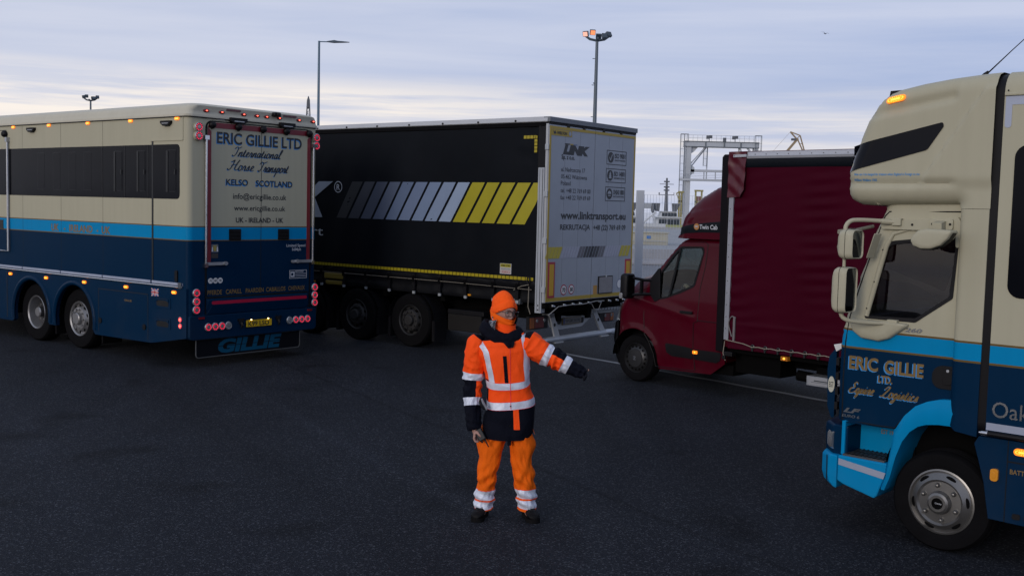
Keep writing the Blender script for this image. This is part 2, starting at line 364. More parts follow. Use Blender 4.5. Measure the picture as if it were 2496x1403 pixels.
# ---------------------------------------------------------------- curved body panels
def inside(p, poly):
    x, y = p; c = False; n = len(poly)
    for i in range(n):
        x1, y1 = poly[i]; x2, y2 = poly[i - 1]
        if (y1 > y) != (y2 > y) and x < (x2 - x1) * (y - y1) / (y2 - y1) + x1: c = not c
    return c
def pdist(p, segs):
    best = 9e9
    for a, b in segs:
        ax, ay = a; bx, by = b; dx, dy = bx - ax, by - ay; L = dx * dx + dy * dy
        q = 0 if L < 1e-12 else max(0, min(1, ((p[0] - ax) * dx + (p[1] - ay) * dy) / L))
        best = min(best, sqrt((p[0] - ax - q * dx) ** 2 + (p[1] - ay - q * dy) ** 2))
    return best
def panel(mb, outline, holes, fn, step=0.06, mi=0, mf=None, lines=()):
    """a sheet filling a side outline (x,z) with openings; fn(x,z) gives the point in space"""
    def dens(poly):
        out = []
        for i in range(len(poly)):
            a, b = Vector(poly[i]), Vector(poly[(i + 1) % len(poly)]); k = max(1, int((b - a).length / step))
            out += [tuple(a + (b - a) * j / k) for j in range(k)]
        return out
    polys = [dens(outline)] + [dens(h) for h in holes]; pts, edges = [], []
    for pl in polys:
        o = len(pts); pts += pl; edges += [(o + i, o + (i + 1) % len(pl)) for i in range(len(pl))]
    segs = [(pl[i], pl[(i + 1) % len(pl)]) for pl in polys for i in range(len(pl))]
    xs = [p[0] for p in outline]; zs = [p[1] for p in outline]
    nx = int((max(xs) - min(xs)) / step); nz_ = int((max(zs) - min(zs)) / step)
    for i in range(1, nx):
        for j in range(1, nz_):
            p = (min(xs) + i * step + (j % 2) * step * .5, min(zs) + j * step)
            if inside(p, outline) and not any(inside(p, h) for h in holes) and pdist(p, segs) > step * .4: pts.append(p)
    r = delaunay_2d_cdt([Vector(p) for p in pts], edges, [], 0, 1e-6)
    V2, F2 = r[0], r[2]; base = len(mb.v); mb.v += [tuple(fn(v[0], v[1])) for v in V2]
    for f in F2:
        c = (sum(V2[i][0] for i in f) / len(f), sum(V2[i][1] for i in f) / len(f))
        if inside(c, outline) and not any(inside(c, h) for h in holes):
            mb.f.append(tuple(base + i for i in f)); mb.m.append(mf(*c) if mf else mi)
def strip(mb, pts, wf, crown, p=2.6, n=17, mi=0, rough_n=None):
    """surface across the vehicle following an (x,z) line; wf half width, crown outward bulge (list)"""
    N = len(pts); P = [Vector(q) for q in pts]; vs = []
    for i in range(N):
        d = P[min(i + 1, N - 1)] - P[max(i - 1, 0)]; d.normalize(); nn = Vector((d.y, -d.x))
        cr = crown[i] if isinstance(crown, (list, tuple)) else crown
        for k in range(n):
            q = -cos(pi * k / (n - 1)); b = cr * (1 - abs(q) ** p); w = wf(P[i].x, P[i].y)
            vs.append((P[i].x + nn.x * b, w * q, P[i].y + nn.y * b))
    mb.add(vs, [(i * n + k, i * n + k + 1, (i + 1) * n + k + 1, (i + 1) * n + k) for i in range(N - 1) for k in range(n - 1)], mi)
def mirrored(mb):
    n = len(mb.v); m = MB(); m.v = list(mb.v) + [(x, -y, z) for x, y, z in mb.v]; m.f = list(mb.f) + [tuple(n + i for i in f[::-1]) for f in mb.f]; m.m = mb.m * 2
    return m
def wheel(parent, x, y, R, W_, rim_r, kind='nuts', side=1, rim_mat=None):
    """tyre and rim, outer face at y (side=+1 faces +y)"""
    ax = (0, side, 0); o = (x, y - side * W_, R)
    root = bpy.data.objects.new('wheel', None); COL.objects.link(root); root.parent = parent; root.empty_display_size = .1
    m = MB(); w = W_; rr = rim_r
    m.lathe([(rr, .02), (rr * 1.03, .0), (R * .93, .005), (R * .985, .03), (R, .07), (R * 1.002, w * .5), (R, w - .07), (R * .985, w - .03), (R * .94, w - .006), (rr * 1.22, w), (rr * 1.12, w - .004), (rr * 1.03, w - .008), (rr, w - .02)], o, ax, 56, cap=False)
    for q in (.3, .42, .5, .58, .7): m.tube([Vector((x, y - side * W_ * (1 - q), R)) + Vector((cos(a), 0, sin(a))) * (R * 1.0) for a in [2 * pi * k / 56 for k in range(56)]], .0045, 5, closed=True)
    part('tyre', m, M_rubber, root, 40)
    m = MB(); d = w - .015
    if kind == 'deep':    # dual wheel seen from outside: deep dish, inner rim coloured dark to stand for its shade
        m.lathe([(rr * 1.02, d), (rr * .99, d + .012), (rr * .93, d - .005), (rr * .90, d - .06), (rr * .84, d - .15), (rr * .60, d - .17), (rr * .50, d - .15), (rr * .33, d - .14), (rr * .31, d - .03), (rr * .26, d - .01), (0, d - .01)], o, ax, 48, mis=[0, 0, 0, 0, 3, 3, 3, 3, 0, 0], cap=False)
        for k in range(10):
            a = 2 * pi * k / 10; m.lathe([(.014, 0), (.012, .035), (0, .037)], Vector(o) + Vector((cos(a) * rr * .46, side * (d - .13), sin(a) * rr * .46)), ax, 8)
    elif kind == 'nuts':
        m.lathe([(rr * 1.02, d), (rr * .99, d + .012), (rr * .93, d - .004), (rr * .90, d - .05), (rr * .80, d - .055), (rr * .66, d + .02), (rr * .50, d + .025), (rr * .48, d + .01), (rr * .36, d + .01), (rr * .34, d + .06), (rr * .30, d + .07), (0, d + .07)], o, ax, 48, cap=False)
        for k in range(10):
            a = 2 * pi * k / 10; m.lathe([(.016, 0), (.013, .03), (0, .032)], Vector(o) + Vector((cos(a) * rr * .56, side * (d + .02), sin(a) * rr * .56)), ax, 8)
        for k in range(10):
            a = 2 * pi * (k + .5) / 10; m.lathe([(.028, 0), (.028, .004), (.0, .004)], Vector(o) + Vector((cos(a) * rr * .76, side * (d - .013), sin(a) * rr * .76)), ax, 10, 1)
    elif kind == 'cover':   # bright wheel trim with six dome nuts and oval vents
        m.lathe([(rr * 1.05, d - .005), (rr * 1.04, d + .012), (rr * .99, d + .016), (rr * .95, d + .004), (rr * .86, d + .020), (rr * .73, d + .045), (rr * .71, d + .040), (rr * .66, d + .030), (rr * .38, d + .034), (rr * .36, d + .05), (rr * .33, d + .075), (rr * .26, d + .085), (rr * .18, d + .085), (rr * .17, d + .07), (0, d + .07)], o, ax, 56, mis=[0] * 12 + [1, 1], cap=False)
        for k in range(6):
            a = 2 * pi * (k + .35) / 6; m.lathe([(.019, 0), (.017, .02), (.010, .034), (0, .038)], Vector(o) + Vector((cos(a) * rr * .55, side * (d + .028), sin(a) * rr * .55)), ax, 12)
            a = 2 * pi * (k + .85) / 6; c = Vector(o) + Vector((cos(a) * rr * .845, side * (d + .024), sin(a) * rr * .845))
            st = len(m.v); m.ell((0, 0, 0), (.040, .006, .017), 14, 6, 1)
            m.xf(lambda v: c + Vector((-sin(a) * v.x + cos(a) * v.z, v.y - side * .0, cos(a) * v.x + sin(a) * v.z)), st)
    elif kind == 'van':
        m.lathe([(rr * 1.04, d), (rr * 1.0, d + .012), (rr * .95, d - .01), (rr * .90, d - .03), (rr * .84, d - .01), (rr * .70, d + .01), (rr * .62, d + .02), (rr * .60, d + .03), (rr * .30, d + .035), (0, d + .037)], o, ax, 44, cap=False)
        for k in range(16):
            a = 2 * pi * k / 16; m.lathe([(.017, 0), (.017, .006), (0, .006)], Vector(o) + Vector((cos(a) * rr * .78, side * (d + .0), sin(a) * rr * .78)), ax, 8, 1)
        m.obox(Vector(o) + Vector((0, side * (d + .04), 0)), (.022, 0, .0), (0, .003, 0), (0, 0, .03), 2)
    part('rim', m, [rim_mat or M_rim, M_under, M_chrome, mat('rim_well_shade', (.05, .05, .055), .5, .5)], root, 30)
    return root
def amber_lamp(parent, x, y, z, w=.075, h=.035, nrm='side'):
    m = MB()
    m.prism(rrect(x - w / 2, x + w / 2, z - h / 2, z + h / 2, h * .48), 'xz', y, y + .014, 0)
    m.prism(rrect(x - w * .36, x + w * .36, z - h * .22, z + h * .22, h * .2), 'xz', y + .014, y + .017, 1)
    return part('marker_light', m, [M_amber, M_amberhot], parent, 30)
# ---------------------------------------------------------------- ground
def ground_mat():
    m = bpy.data.materials.new('asphalt'); m.use_nodes = True; t = NT(m.node_tree)
    P = t.new('ShaderNodeNewGeometry').outputs['Position']
    big = t.new('ShaderNodeTexNoise', Vector=P, Scale=0.35, Detail=6.0, Roughness=.6).outputs[0]
    mpx = t.new('ShaderNodeMapping', _0=P); mpx.inputs['Rotation'].default_value = (0, 0, radians(-42)); mpx.inputs['Scale'].default_value = (3.0, .18, 1)
    trk = t.new('ShaderNodeTexNoise', Vector=mpx, Scale=.6, Detail=3.0).outputs[0]
    mid = t.new('ShaderNodeTexNoise', Vector=P, Scale=9.0, Detail=5.0, Roughness=.7).outputs[0]
    vo = t.new('ShaderNodeTexVoronoi', {'feature': 'F1'}, Vector=P, Scale=85.0)
    fine = t.new('ShaderNodeTexNoise', Vector=P, Scale=48.0, Detail=5.0, Roughness=.8).outputs[0]
    stone = t.new('ShaderNodeSeparateColor', _0=vo.outputs['Color']).outputs[0]
    base = t.mix(t.ramp(fine, [(.35, (0, 0, 0)), (.7, (1, 1, 1))]), (.0076, .0088, .0125, 1), (.0235, .0275, .0375, 1))
    base = t.mix(t.ramp(stone, [(.82, (0, 0, 0)), (1.0, (1, 1, 1))]), base, (.07, .075, .088, 1))
    v = t.math('MULTIPLY', t.math('MULTIPLY_ADD', big, .7, .65), t.math('MULTIPLY_ADD', mid, .5, .75))
    v = t.math('MULTIPLY', v, t.math('MULTIPLY_ADD', trk, .5, .75))
    sg = t.new('ShaderNodeSeparateXYZ', _0=P); dd = t.math('ADD', t.math('MULTIPLY', sg.outputs[0], .856), t.math('MULTIPLY', sg.outputs[1], .516)); dd = t.math('ADD', dd, t.math('MULTIPLY', big, .25))
    for c_, w_, a_ in ((4.34, .14, .20), (3.35, .35, -.14), (1.5, .3, .12), (6.9, .4, -.10), (-1.2, .5, .10), (5.6, .06, -.3)):
        q = t.math('DIVIDE', t.math('ABSOLUTE', t.math('SUBTRACT', dd, c_)), w_); q = t.math('SUBTRACT', 1.0, q, clamp=True); v = t.math('MULTIPLY', v, t.math('MULTIPLY_ADD', t.math('MULTIPLY', q, mid), 2 * a_, 1.0))
    st = t.new('ShaderNodeTexNoise', Vector=P, Scale=0.9, Detail=2.0).outputs[0]; v = t.math('MULTIPLY', v, t.ramp(st, [(.28, (.6, .6, .6)), (.40, (1, 1, 1))]))
    base = t.mix(1.0, base, v, 'MULTIPLY')
    b = t.new('ShaderNodeBsdfPrincipled', Base_Color=base); b.inputs['Specular IOR Level'].default_value = .09
    t.set(b.inputs['Roughness'], t.math('MULTIPLY_ADD', mid, .25, .62))
    h = t.math('ADD', t.math('MULTIPLY', vo.outputs['Distance'], 1.2), t.math('MULTIPLY', fine, .8))
    t.set(b.inputs['Normal'], t.new('ShaderNodeBump', Height=h, Strength=.75, Distance=.008))
    t.new('ShaderNodeOutputMaterial', Surface=b); return m
m = MB(); m.grid(lambda u, v: (-1500 + 3000 * u, -40 + 195 * v, 0), 40, 6)
structure(part('asphalt_yard', m, ground_mat(), None, None))
M_water = mat('harbour_water', (.05, .07, .09), .12, bump=.5, bscale=.6)
m = MB(); m.grid(lambda u, v: (-4000 + 8000 * u, 155 + 4300 * v, -1.6), 6, 6); structure(part('water', m, M_water, None, None))
M_conc = mat('pale_concrete', (.30, .31, .32), .85, var=.25, vscale=.6, bump=.2)
m = MB(); m.box(-400, 400, 29, 49.5, .003, .007); structure(part('service_road', m, mat('pale_road', (.17, .175, .19), .8, var=.25, vscale=.4, bump=.3), None, None))
m = MB(); m.box(-400, 400, 50.8, 155, .003, .006); structure(part('quay', m, M_conc, None, None))
m = MB(); m.box(-400, 400, 154.7, 155.0, -2.5, .3); structure(part('quay_wall', m, M_conc, None, None))
M_line = mat('road_paint', (.19, .20, .22), .7, var=.5, vscale=9)
m = MB(); a = Vector((.75, 18.55, 0)); b_ = Vector((5.4, 12.9, 0)); d = (b_ - a).normalized(); nn = Vector((-d.y, d.x, 0)) * .055
pl = []
for i in range(25):
    q = a + (b_ - a) * i / 24; q.x += .02 * sin(i * 1.7); pl += [(q.x - nn.x, q.y - nn.y, .005), (q.x + nn.x, q.y + nn.y, .005)]
m.add(pl, [(2 * i, 2 * i + 1, 2 * i + 3, 2 * i + 2) for i in range(24)]); structure(part('road_marking', m, M_line, None, None))
m = MB(); m.add([(-60, 46.1, .012), (80, 46.1, .012), (80, 46.35, .012), (-60, 46.35, .012)], [(0, 1, 2, 3)])
m.add([(-60, 36.1, .012), (80, 36.1, .012), (80, 36.25, .012), (-60, 36.25, .012)], [(0, 1, 2, 3)]); structure(part('road_marking', m, M_line, None, None))
# ---------------------------------------------------------------- fence
M_fence = mat('white_fence_paint', (.50, .53, .58), .5)
for i in range(-4, 6):
    x0 = 3.16 + i * 2.55; y0 = 26.3
    th = thing('mesh_fence_panel', ['white welded mesh fence panel between the lorry trailer and the red van', 'white mesh fence panel behind the red van cab'][0 if i == 0 else 1], 'fence', (x0, y0, 0), 0, 'white mesh fence panels')
    if i != 0: th['label'] = 'white welded mesh fence panel hidden behind the vehicles'
    m = MB()
    for k in range(34): m.tube([(.04 + k * .0735, 0, .05), (.04 + k * .0735, 0, 2.9)], .0034, 5)
    for k in range(15): m.tube([(0, .006, .1 + k * .2), (2.46, .006, .1 + k * .2)], .0022, 4)
    part('mesh', m, M_fence, th, 40)
    m = MB(); m.box(-.05, .0, -.03, .03, 0, 2.95)
    for k in range(6): m.box(-.065, -.03, -.05, -.03, .3 + k * .5, .36 + k * .5, 1)
    part('post', m, [M_fence, M_black], th, None)
o = MB(); o.box(2.98, 3.16, 26.0, 26.18, 0, 3.0); o = part('gate_post', o, M_fence, None, None, .008); tag(o, 'thick white square gate post standing in front of the mesh fence', 'post')
# ---------------------------------------------------------------- jersey barriers
M_jb = mat('barrier_concrete', (.27, .28, .31), .85, var=.3, vscale=1.2)
prof = [(-.3, 0), (.3, 0), (.3, .08), (.14, .28), (.08, .73), (-.08, .73), (-.14, .28), (-.3, .08)]
for i in range(-2, 5):
    m = MB(); m.prism(prof, 'yz', -2.0, 1.98); o = part('concrete_barrier', m, M_jb, None, 30); o.location = (6.6 + i * 4.0, 50.3, 0.0)
    tag(o, 'grey concrete road barrier seen through the mesh fence', 'barrier', 'concrete barriers along the road')
# ---------------------------------------------------------------- quayside container
M_beige = mat('beige_wall', (.36, .35, .29), .8, var=.2, vscale=.8)
th = thing('storage_block', 'low beige block wall behind the barriers with a small blue sign', 'wall', (6, 80, 0))
m = MB(); m.box(-14, 5.6, 0, 3, 0, .88); m.box(-14.1, 5.7, -.1, 3.1, .88, .95); part('wall', m, M_beige, th, None, .02)
m = MB(); m.box(4.0, 4.3, -.02, -.003, .45, .68); part('sign', m, mat('blue_sign', (.04, .15, .4), .5), th, None)
m = MB(); m.tube([(-1, -.3, 0), (-1, -.3, .95)], .05, 8); m.tube([(-1, -.3, .3), (5.4, -.3, .3)], .025, 6); m.tube([(2.0, -.3, 0), (2.0, -.3, .8)], .09, 8); part('railing', m, M_galv, th)
# ---------------------------------------------------------------- tugs
M_tug = mat('tug_white', (.50, .53, .56), .5); M_tugd = mat('tug_dark', (.10, .11, .13), .6); M_tugy = mat('tug_yellow', (.30, .33, .16), .6)
M_tugw = mat('tug_glass', (.03, .04, .05), .15)
def tug():
    th = thing('tugboat', 'white tugboat with black mast moored at the quay behind the fence', 'tugboat', (28.3, 200, -1.6), 0, 'tugboats moored at the quay')
    m = MB(); m.loft([[(-12, -4, 0), (9, -4, 0), (14, 0, 0), (9, 4, 0), (-12, 4, 0)], [(-12.5, -4.6, 1.1), (10, -4.6, 1.1), (15.5, 0, 1.5), (10, 4.6, 1.1), (-12.5, 4.6, 1.1)]]); part('hull', m, M_tugd, th, 30)
    m = MB(); m.box(-6.5, -.4, -4, 4, 1.1, 1.9, 0); m.box(-.4, 3.6, -4, 4, 1.1, 1.75, 1); m.loft([[(-1.9, -3, 1.5), (2.3, -3, 1.5), (2.3, 3, 1.5), (-1.9, 3, 1.5)], [(-1.5, -2.6, 3.0), (2.4, -2.6, 3.0), (2.4, 2.6, 3.0), (-1.5, 2.6, 3.0)]]); m.box(-2.1, 2.8, -3, 3, 3.0, 3.16)
    m.loft([[(-1.2, -2.2, 3.16), (2.0, -2.2, 3.16), (2.0, 2.2, 3.16), (-1.2, 2.2, 3.16)], [(-.8, -1.8, 4.1), (1.8, -1.8, 4.1), (1.8, 1.8, 4.1), (-.8, 1.8, 4.1)]]); m.box(-1.0, 2.0, -2, 2, 4.1, 4.22); part('wheelhouse', m, [M_tug, M_tugy], th, None)
    m = MB()
    for x0, x1 in ((-1.55, -.2), (.0, 1.1), (1.25, 2.2)): m.box(x0, x1, -3.05, -2.78, 1.7, 2.8); 
    for x0, x1 in ((-.9, .0), (.1, .95), (1.05, 1.8)): m.box(x0, x1, -2.3, -1.95, 3.3, 3.95)
    part('window', m, M_tugw, th, None)
    m = MB(); m.tube([(.1, 0, 4.2), (.1, 0, 10.4)], [.38, .16], 8); m.box(-1.3, 1.5, -.1, .1, 7.2, 7.32); m.box(-1.2, 1.4, -.1, .1, 9.2, 9.3)
    for z in (8.0, 8.6, 9.6): m.box(-.4, .6, -.3, .3, z, z + .25)
    for x in (-1.3, -1.2, 1.5): m.tube([(x, 0, 7.2), (x, 0, 7.7)], .06, 6)
    part('mast', m, M_tugd, th, 40)
    for s_ in (-1, 1):
        m = MB(); m.loft([[(.1 + s_ * 1.6 - .35, -.4, 4.2), (.1 + s_ * 1.6 + .35, -.4, 4.2), (.1 + s_ * 1.6 + .35, .4, 4.2), (.1 + s_ * 1.6 - .35, .4, 4.2)], [(.1 + s_ * 1.9 - .75, -.6, 5.7), (.1 + s_ * 1.9 + .75, -.6, 5.7), (.1 + s_ * 1.9 + .75, .6, 5.7), (.1 + s_ * 1.9 - .75, .6, 5.7)]]); part('funnel', m, M_tugd, th, None)
    m = MB(); m.tube([(-4.2, 0, 1.8), (-2.8, -1, 3.2), (-1.8, -1, 4.0)], .14, 6); m.ell((-2.5, -1, 4.7), (.35, .3, .9), 10, 8, 1); part('davit', m, [M_tug, M_tugd], th)
    return th
tg = tug(); t2_ = copy_tree(tg); t2_.location = (20.6, 201, -1.6); t2_['label'] = 'second white tugboat, a sliver of it showing beside the trailer doors'
m = MB(); m.box(-7, 8, 0, .6, 3.2, 3.6); m.box(-7, 8, 0, .1, 3.6, 4.5)
for k in range(6): m.box(-6 + k * 2.6, -5.8 + k * 2.6, 0, .3, -1.6, 3.2)
o = part('footbridge', m, M_galv, None, None); o.location = (27, 260, 0); tag(o, 'grey quay footbridge behind the tugboat', 'bridge')
# ---------------------------------------------------------------- gantry crane
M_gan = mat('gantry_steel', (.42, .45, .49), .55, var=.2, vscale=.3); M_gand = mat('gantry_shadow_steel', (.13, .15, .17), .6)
th = thing('gantry_frame', 'tall grey steel portal gantry with ladder cages and floodlights at the quay', 'gantry', (46, 300, 0))
m = MB(); m.box(1.6, 3.0, -1, 1, -2, 21); m.box(.95, 1.45, -1.2, -.7, -2, 22); m.box(20.4, 21.6, -1, 1, -2, 21); part('column', m, M_gan, th, None)
m = MB(); m.box(1.0, 21.8, -1.1, 1.1, 20.9, 22.1); m.box(1.0, 21.8, -1.2, 1.2, 22.1, 22.35, 1); m.box(1.0, 21.8, -1.2, 1.2, 20.7, 20.9, 1)
for x in (6.7, 11.9, 16.5): m.box(x, x + .35, -1.25, 1.2, 20.7, 22.35, 1)
part('top_beam', m, [M_gan, M_gand], th, None)
m = MB(); m.box(3.0, 20.4, -.5, .5, 13.8, 14.5); m.box(0, 21, -1.6, .6, 11.3, 11.9)
for x in (6.8, 10, 13.2): m.box(x, x + .2, -.3, .3, 11.9, 13.8)
for k in range(3): m.tube([(0, -1.6, 12.3 + k * .45), (21, -1.6, 12.3 + k * .45)], .05, 4)
part('walkway', m, M_gan, th, None)
m = MB()
for sgn, x0, x1 in ((1, 2.9, 7.0),): m.bar((x0, -.5, 16), (x1, -.5, 20.8), .35); m.bar((x0 + .6, .5, 15.6), (x1 + .4, .5, 20.8), .3)
m.bar((20.4, -.5, 18.6), (18.6, -.5, 20.8), .5); m.bar((16.6, -.5, 20.8), (17.6, -.5, 17.5), .4); m.bar((16.4, 0, 20.8), (16.4, 0, 14.5), .35); m.bar((7.6, 0, 20.8), (7.6, 0, 11.5), .3)
m.prism([(3.0, 20.8), (3.0, 18.9), (3.8, 19.4), (5.0, 20.8)], 'xz', -.4, .4); m.prism([(3.0, 16), (4.1, 15), (4.1, 13.5), (3.0, 12.8)], 'xz', -.5, .5); part('brace', m, M_gan, th, None)
m = MB()
def cage(m, x0, x1, z0, z1):
    for x in (x0, x1): m.tube([(x, -1.4, z0), (x, -1.4, z1)], .05, 4); m.tube([(x, -.6, z0), (x, -.6, z1)], .05, 4)
    z = z0
    while z <= z1:
        m.box(x0, x1, -1.42, -1.38, z, z + .08); z += 2.0
    for k in range(3): x = x0 + (x1 - x0) * (k + .5) / 3; m.tube([(x, -1.4, z0), (x, -1.4, z1)], .025, 4)
cage(m, -.1, 1.0, 2, 24.2); m.box(-.1, 2.0, -1.4, -.6, 24.1, 24.25); m.tube([(1.6, -1.4, 22), (1.6, -1.4, 24.2)], .08, 4); m.tube([(2.0, -1.4, 22), (2.0, -1.4, 24.2)], .08, 4)
cage(m, 20.6, 22.4, 18, 24.2); m.box(20.6, 22.4, -1.4, -.6, 24.1, 24.25); cage(m, 6.4, 7.4, 15.5, 20.7)
part('ladder', m, M_gand, th, None)
m = MB()
for k in range(15): m.tube([(2 + k * 1.3, -1.1, 22.3), (2 + k * 1.3, -1.1, 24.0)], .035, 4)
for z in (23.2, 24.0): m.tube([(2, -1.1, z), (20.5, -1.1, z)], .035, 4)
part('handrail', m, M_galv, th, None)
for x in (7.0, 14.2):
    m = MB(); m.box(x, x + .9, -1.6, -.8, 23.0, 23.9); m.box(x + .8, x + 1.6, -1.5, -.8, 23.2, 24.0); m.box(x + .7, x + .9, -1.2, -1, 22.3, 23.1); part('floodlight', m, M_tugd, th, None, .05)
m = MB(); m.box(11.7, 12.5, -1.4, -.6, 22.3, 23.4); part('junction_box', m, M_tugd, th, None)
M_craney = mat('crane_yellow', (.28, .25, .10), .6)
for i, (x, z1) in enumerate(((38.4, 7.4), (42.2, 7.8))):
    m = MB(); m.box(0, .35, 0, .5, -1, z1 - .2); m.box(.5 if i == 0 else 1.4, .85 if i == 0 else 1.75, 0, .5, -1, z1 - .3); m.box(-.1, 1.2 if i == 0 else 1.9, -.1, .6, z1 - .4, z1)
    m.box(0, 1.5 if i else .8, 0, .5, 4.9, 5.2)
    if i: m.box(.2, 1.5, .2, .5, 3, 6.3, 1)
    else: m.bar((-.6, 0, 6.8), (.3, 0, 7.3), .3); m.bar((-.5, 0, 6.7), (0, 0, 5.6), .2)
    o = part('dockside_crane', m, [M_craney, mat('crane_red', (.2, .1, .1), .6)], None, None); o.location = (x, 250, 0)
    tag(o, ['yellow dockside crane leg left of the gantry column', 'yellow dockside crane portal right of the gantry column'][i], 'crane')
# luffing crane far away
M_cro = mat('crane_ochre', (.30, .22, .13), .6)
m = MB(); m.bar((-4, 0, 31), (1.6, 0, 38), 1.0); m.bar((-2, 0, 41), (1.6, 0, 37.2), .6); m.bar((-2, 0, 41), (2.6, 0, 39.4), .45); m.bar((2.6, 0, 39.4), (1.5, 0, 38.3), .35); m.bar((2.6, 0, 39.4), (5.6, 0, 30), .5); m.bar((1.6, 0, 37.4), (5.0, 0, 30.5), .5); m.box(-1.4, .8, -.6, .6, 37.0, 38.0, 1)
m.bar((3.0, 0, 35.5), (4.0, 0, 36), .3); m.box(-6, 6, -3, 3, 0, 3); m.bar((-4, 0, 31), (-5, 0, 3), 1.4); m.bar((5.4, 0, 30.2), (2, 0, 3), .9); m.tube([(-2, 0, 41), (-13, 0, 28)], .05, 4)
o = part('luffing_crane', m, [M_cro, M_tugd], None, None); o.location = (129.6, 500, 0); tag(o, 'ochre luffing crane arm rising far behind the red curtain van', 'crane')
# lattice mast
m = MB()
for sx, sy in ((-1, -1), (1, -1), (1, 1), (-1, 1)): m.bar((sx * 1.6, sy * 1.6, 0), (sx * .28, sy * .28, 31), .16)
for k in range(12):
    z = k * 2.6; w = 1.6 - 1.32 * z / 31; w2 = 1.6 - 1.32 * (z + 2.6) / 31
    m.bar((-w, -w, z), (w2, -w2, z + 2.6), .1); m.bar((w, -w, z), (-w2, -w2, z + 2.6), .1); m.bar((-w, -w, z), (w, -w, z), .1)
m.lathe([(.35, 28.7), (.5, 29), (.42, 31), (.1, 32.1)], (0, 0, 0), (0, 0, 1), 8)
o = part('lattice_mast', m, M_tugd, None, None); o.location = (-58, 300, 0); tag(o, 'small dark lattice mast on the skyline left of the street lamp', 'mast')
# ---------------------------------------------------------------- lamps
M_pole = mat('pole_paint', (.10, .16, .22), .5, .2); M_head = mat('lamp_head', (.05, .07, .09), .5)
th = thing('street_lamp', 'slim single-arm street lamp rising behind the horse lorry', 'street lamp', (-9.2, 50, 0))
m = MB(); m.tube([(0, 0, 0), (0, 0, 9.96)], [.085, .05], 10); m.tube([(0, 0, 9.93), (.5, 0, 9.93)], .025, 8); part('pole', m, M_pole, th)
m = MB(); m.loft([[(x, y * w, 9.93 + z * h) for y, z in ((-1, -.3), (0, -.6), (1, -.3), (.7, .7), (0, 1), (-.7, .7))] for x, w, h in ((.35, .04, .03), (.45, .08, .05), (.7, .16, .09), (.85, .17, .06), (1.1, .14, .045), (1.4, .05, .02))]); part('lamp_head', m, M_head, th, 50)
M_lit = mat('floodlight_lit', (.8, .3, .1), .4, emit=(1.0, .27, .12), es=.85); M_lit2 = mat('floodlight_lit_pale', (.8, .4, .3), .4, emit=(1.0, .50, .38), es=.7)
def flood_mast(loc, label, lit, rz=0):
    th = thing('floodlight_mast', label, 'floodlight mast', loc, rz, 'floodlight masts')
    m = MB(); m.tube([(0, 0, 0), (0, 0, 12), (0, 0, 21.2)], [.28, .22, .16], 12); m.box(-.3, -.05, -.15, .15, 16.5, 16.6)
    for z in (12.8, 16.3, 19.2): m.box(-.45, 0, -.03, .03, z, z + .07)
    part('pole', m, mat('mast_grey', (.10, .125, .15), .55, .3), th)
    m = MB(); m.tube([(-1.35, 0, 21.75), (-.8, 0, 21.35), (0, 0, 21.2), (.8, 0, 21.35), (1.35, 0, 21.75)], .14, 8); m.tube([(0, -.8, 21.4), (0, 0, 21.2), (0, .8, 21.4)], .12, 8); part('crossarm', m, M_head, th)
    for k, (x, y, z, a) in enumerate(((-1.3, -.1, 21.9, -25), (-.55, -.6, 22.0, 8), (.8, -.3, 21.7, 20), (1.3, .1, 21.95, 35), (.2, .7, 21.8, 180))):
        m = MB(); st = 0
        m.box(-.3, .3, -.12, .2, -.28, .28); m.box(-.26, .26, -.135, -.12, -.24, .24, 1)
        R_ = Matrix.Rotation(radians(a), 3, 'Z') @ Matrix.Rotation(radians(22 if k < 2 else -28), 3, 'X')
        m.xf(lambda v: R_ @ v + Vector((x, y, z)))
        lm = M_head
        if lit and k == 0: lm = M_lit2
        if lit and k == 1: lm = M_lit
        part('floodlight', m, [M_head, lm], th, None, .02)
    return th
flood_mast((8.75, 120, 0), 'tall floodlight mast with two lit orange lamps behind the black curtain trailer', True)
flood_mast((-82.7, 209, 0), 'distant unlit floodlight mast above the roof of the left horse lorry', False)
# seagull
m = MB(); m.loft([[(x, y * w, z * w) for y, z in ((-1, 0), (0, -1), (1, 0), (0, .8))] for x, w in ((-.22, .01), (-.12, .05), (.05, .07), (.18, .045), (.24, .01))])
for s_ in (-1, 1): m.loft([[(.08, s_ * .04, .03), (-.06, s_ * .04, .03), (-.06, s_ * .04, .02), (.08, s_ * .04, .02)], [(.12, s_ * .3, .14), (.0, s_ * .3, .14), (0, s_ * .3, .13), (.12, s_ * .3, .13)], [(-.02, s_ * .62, .07), (-.06, s_ * .62, .07), (-.06, s_ * .62, .065), (-.02, s_ * .62, .065)]])
o = part('seagull', m, mat('gull_grey', (.3, .33, .38), .6), None, 40); o.location = (33.97, 120, 22.6); o.rotation_euler = (.3, 0, .6); tag(o, 'small seagull flying in the sky above the gantry', 'bird')
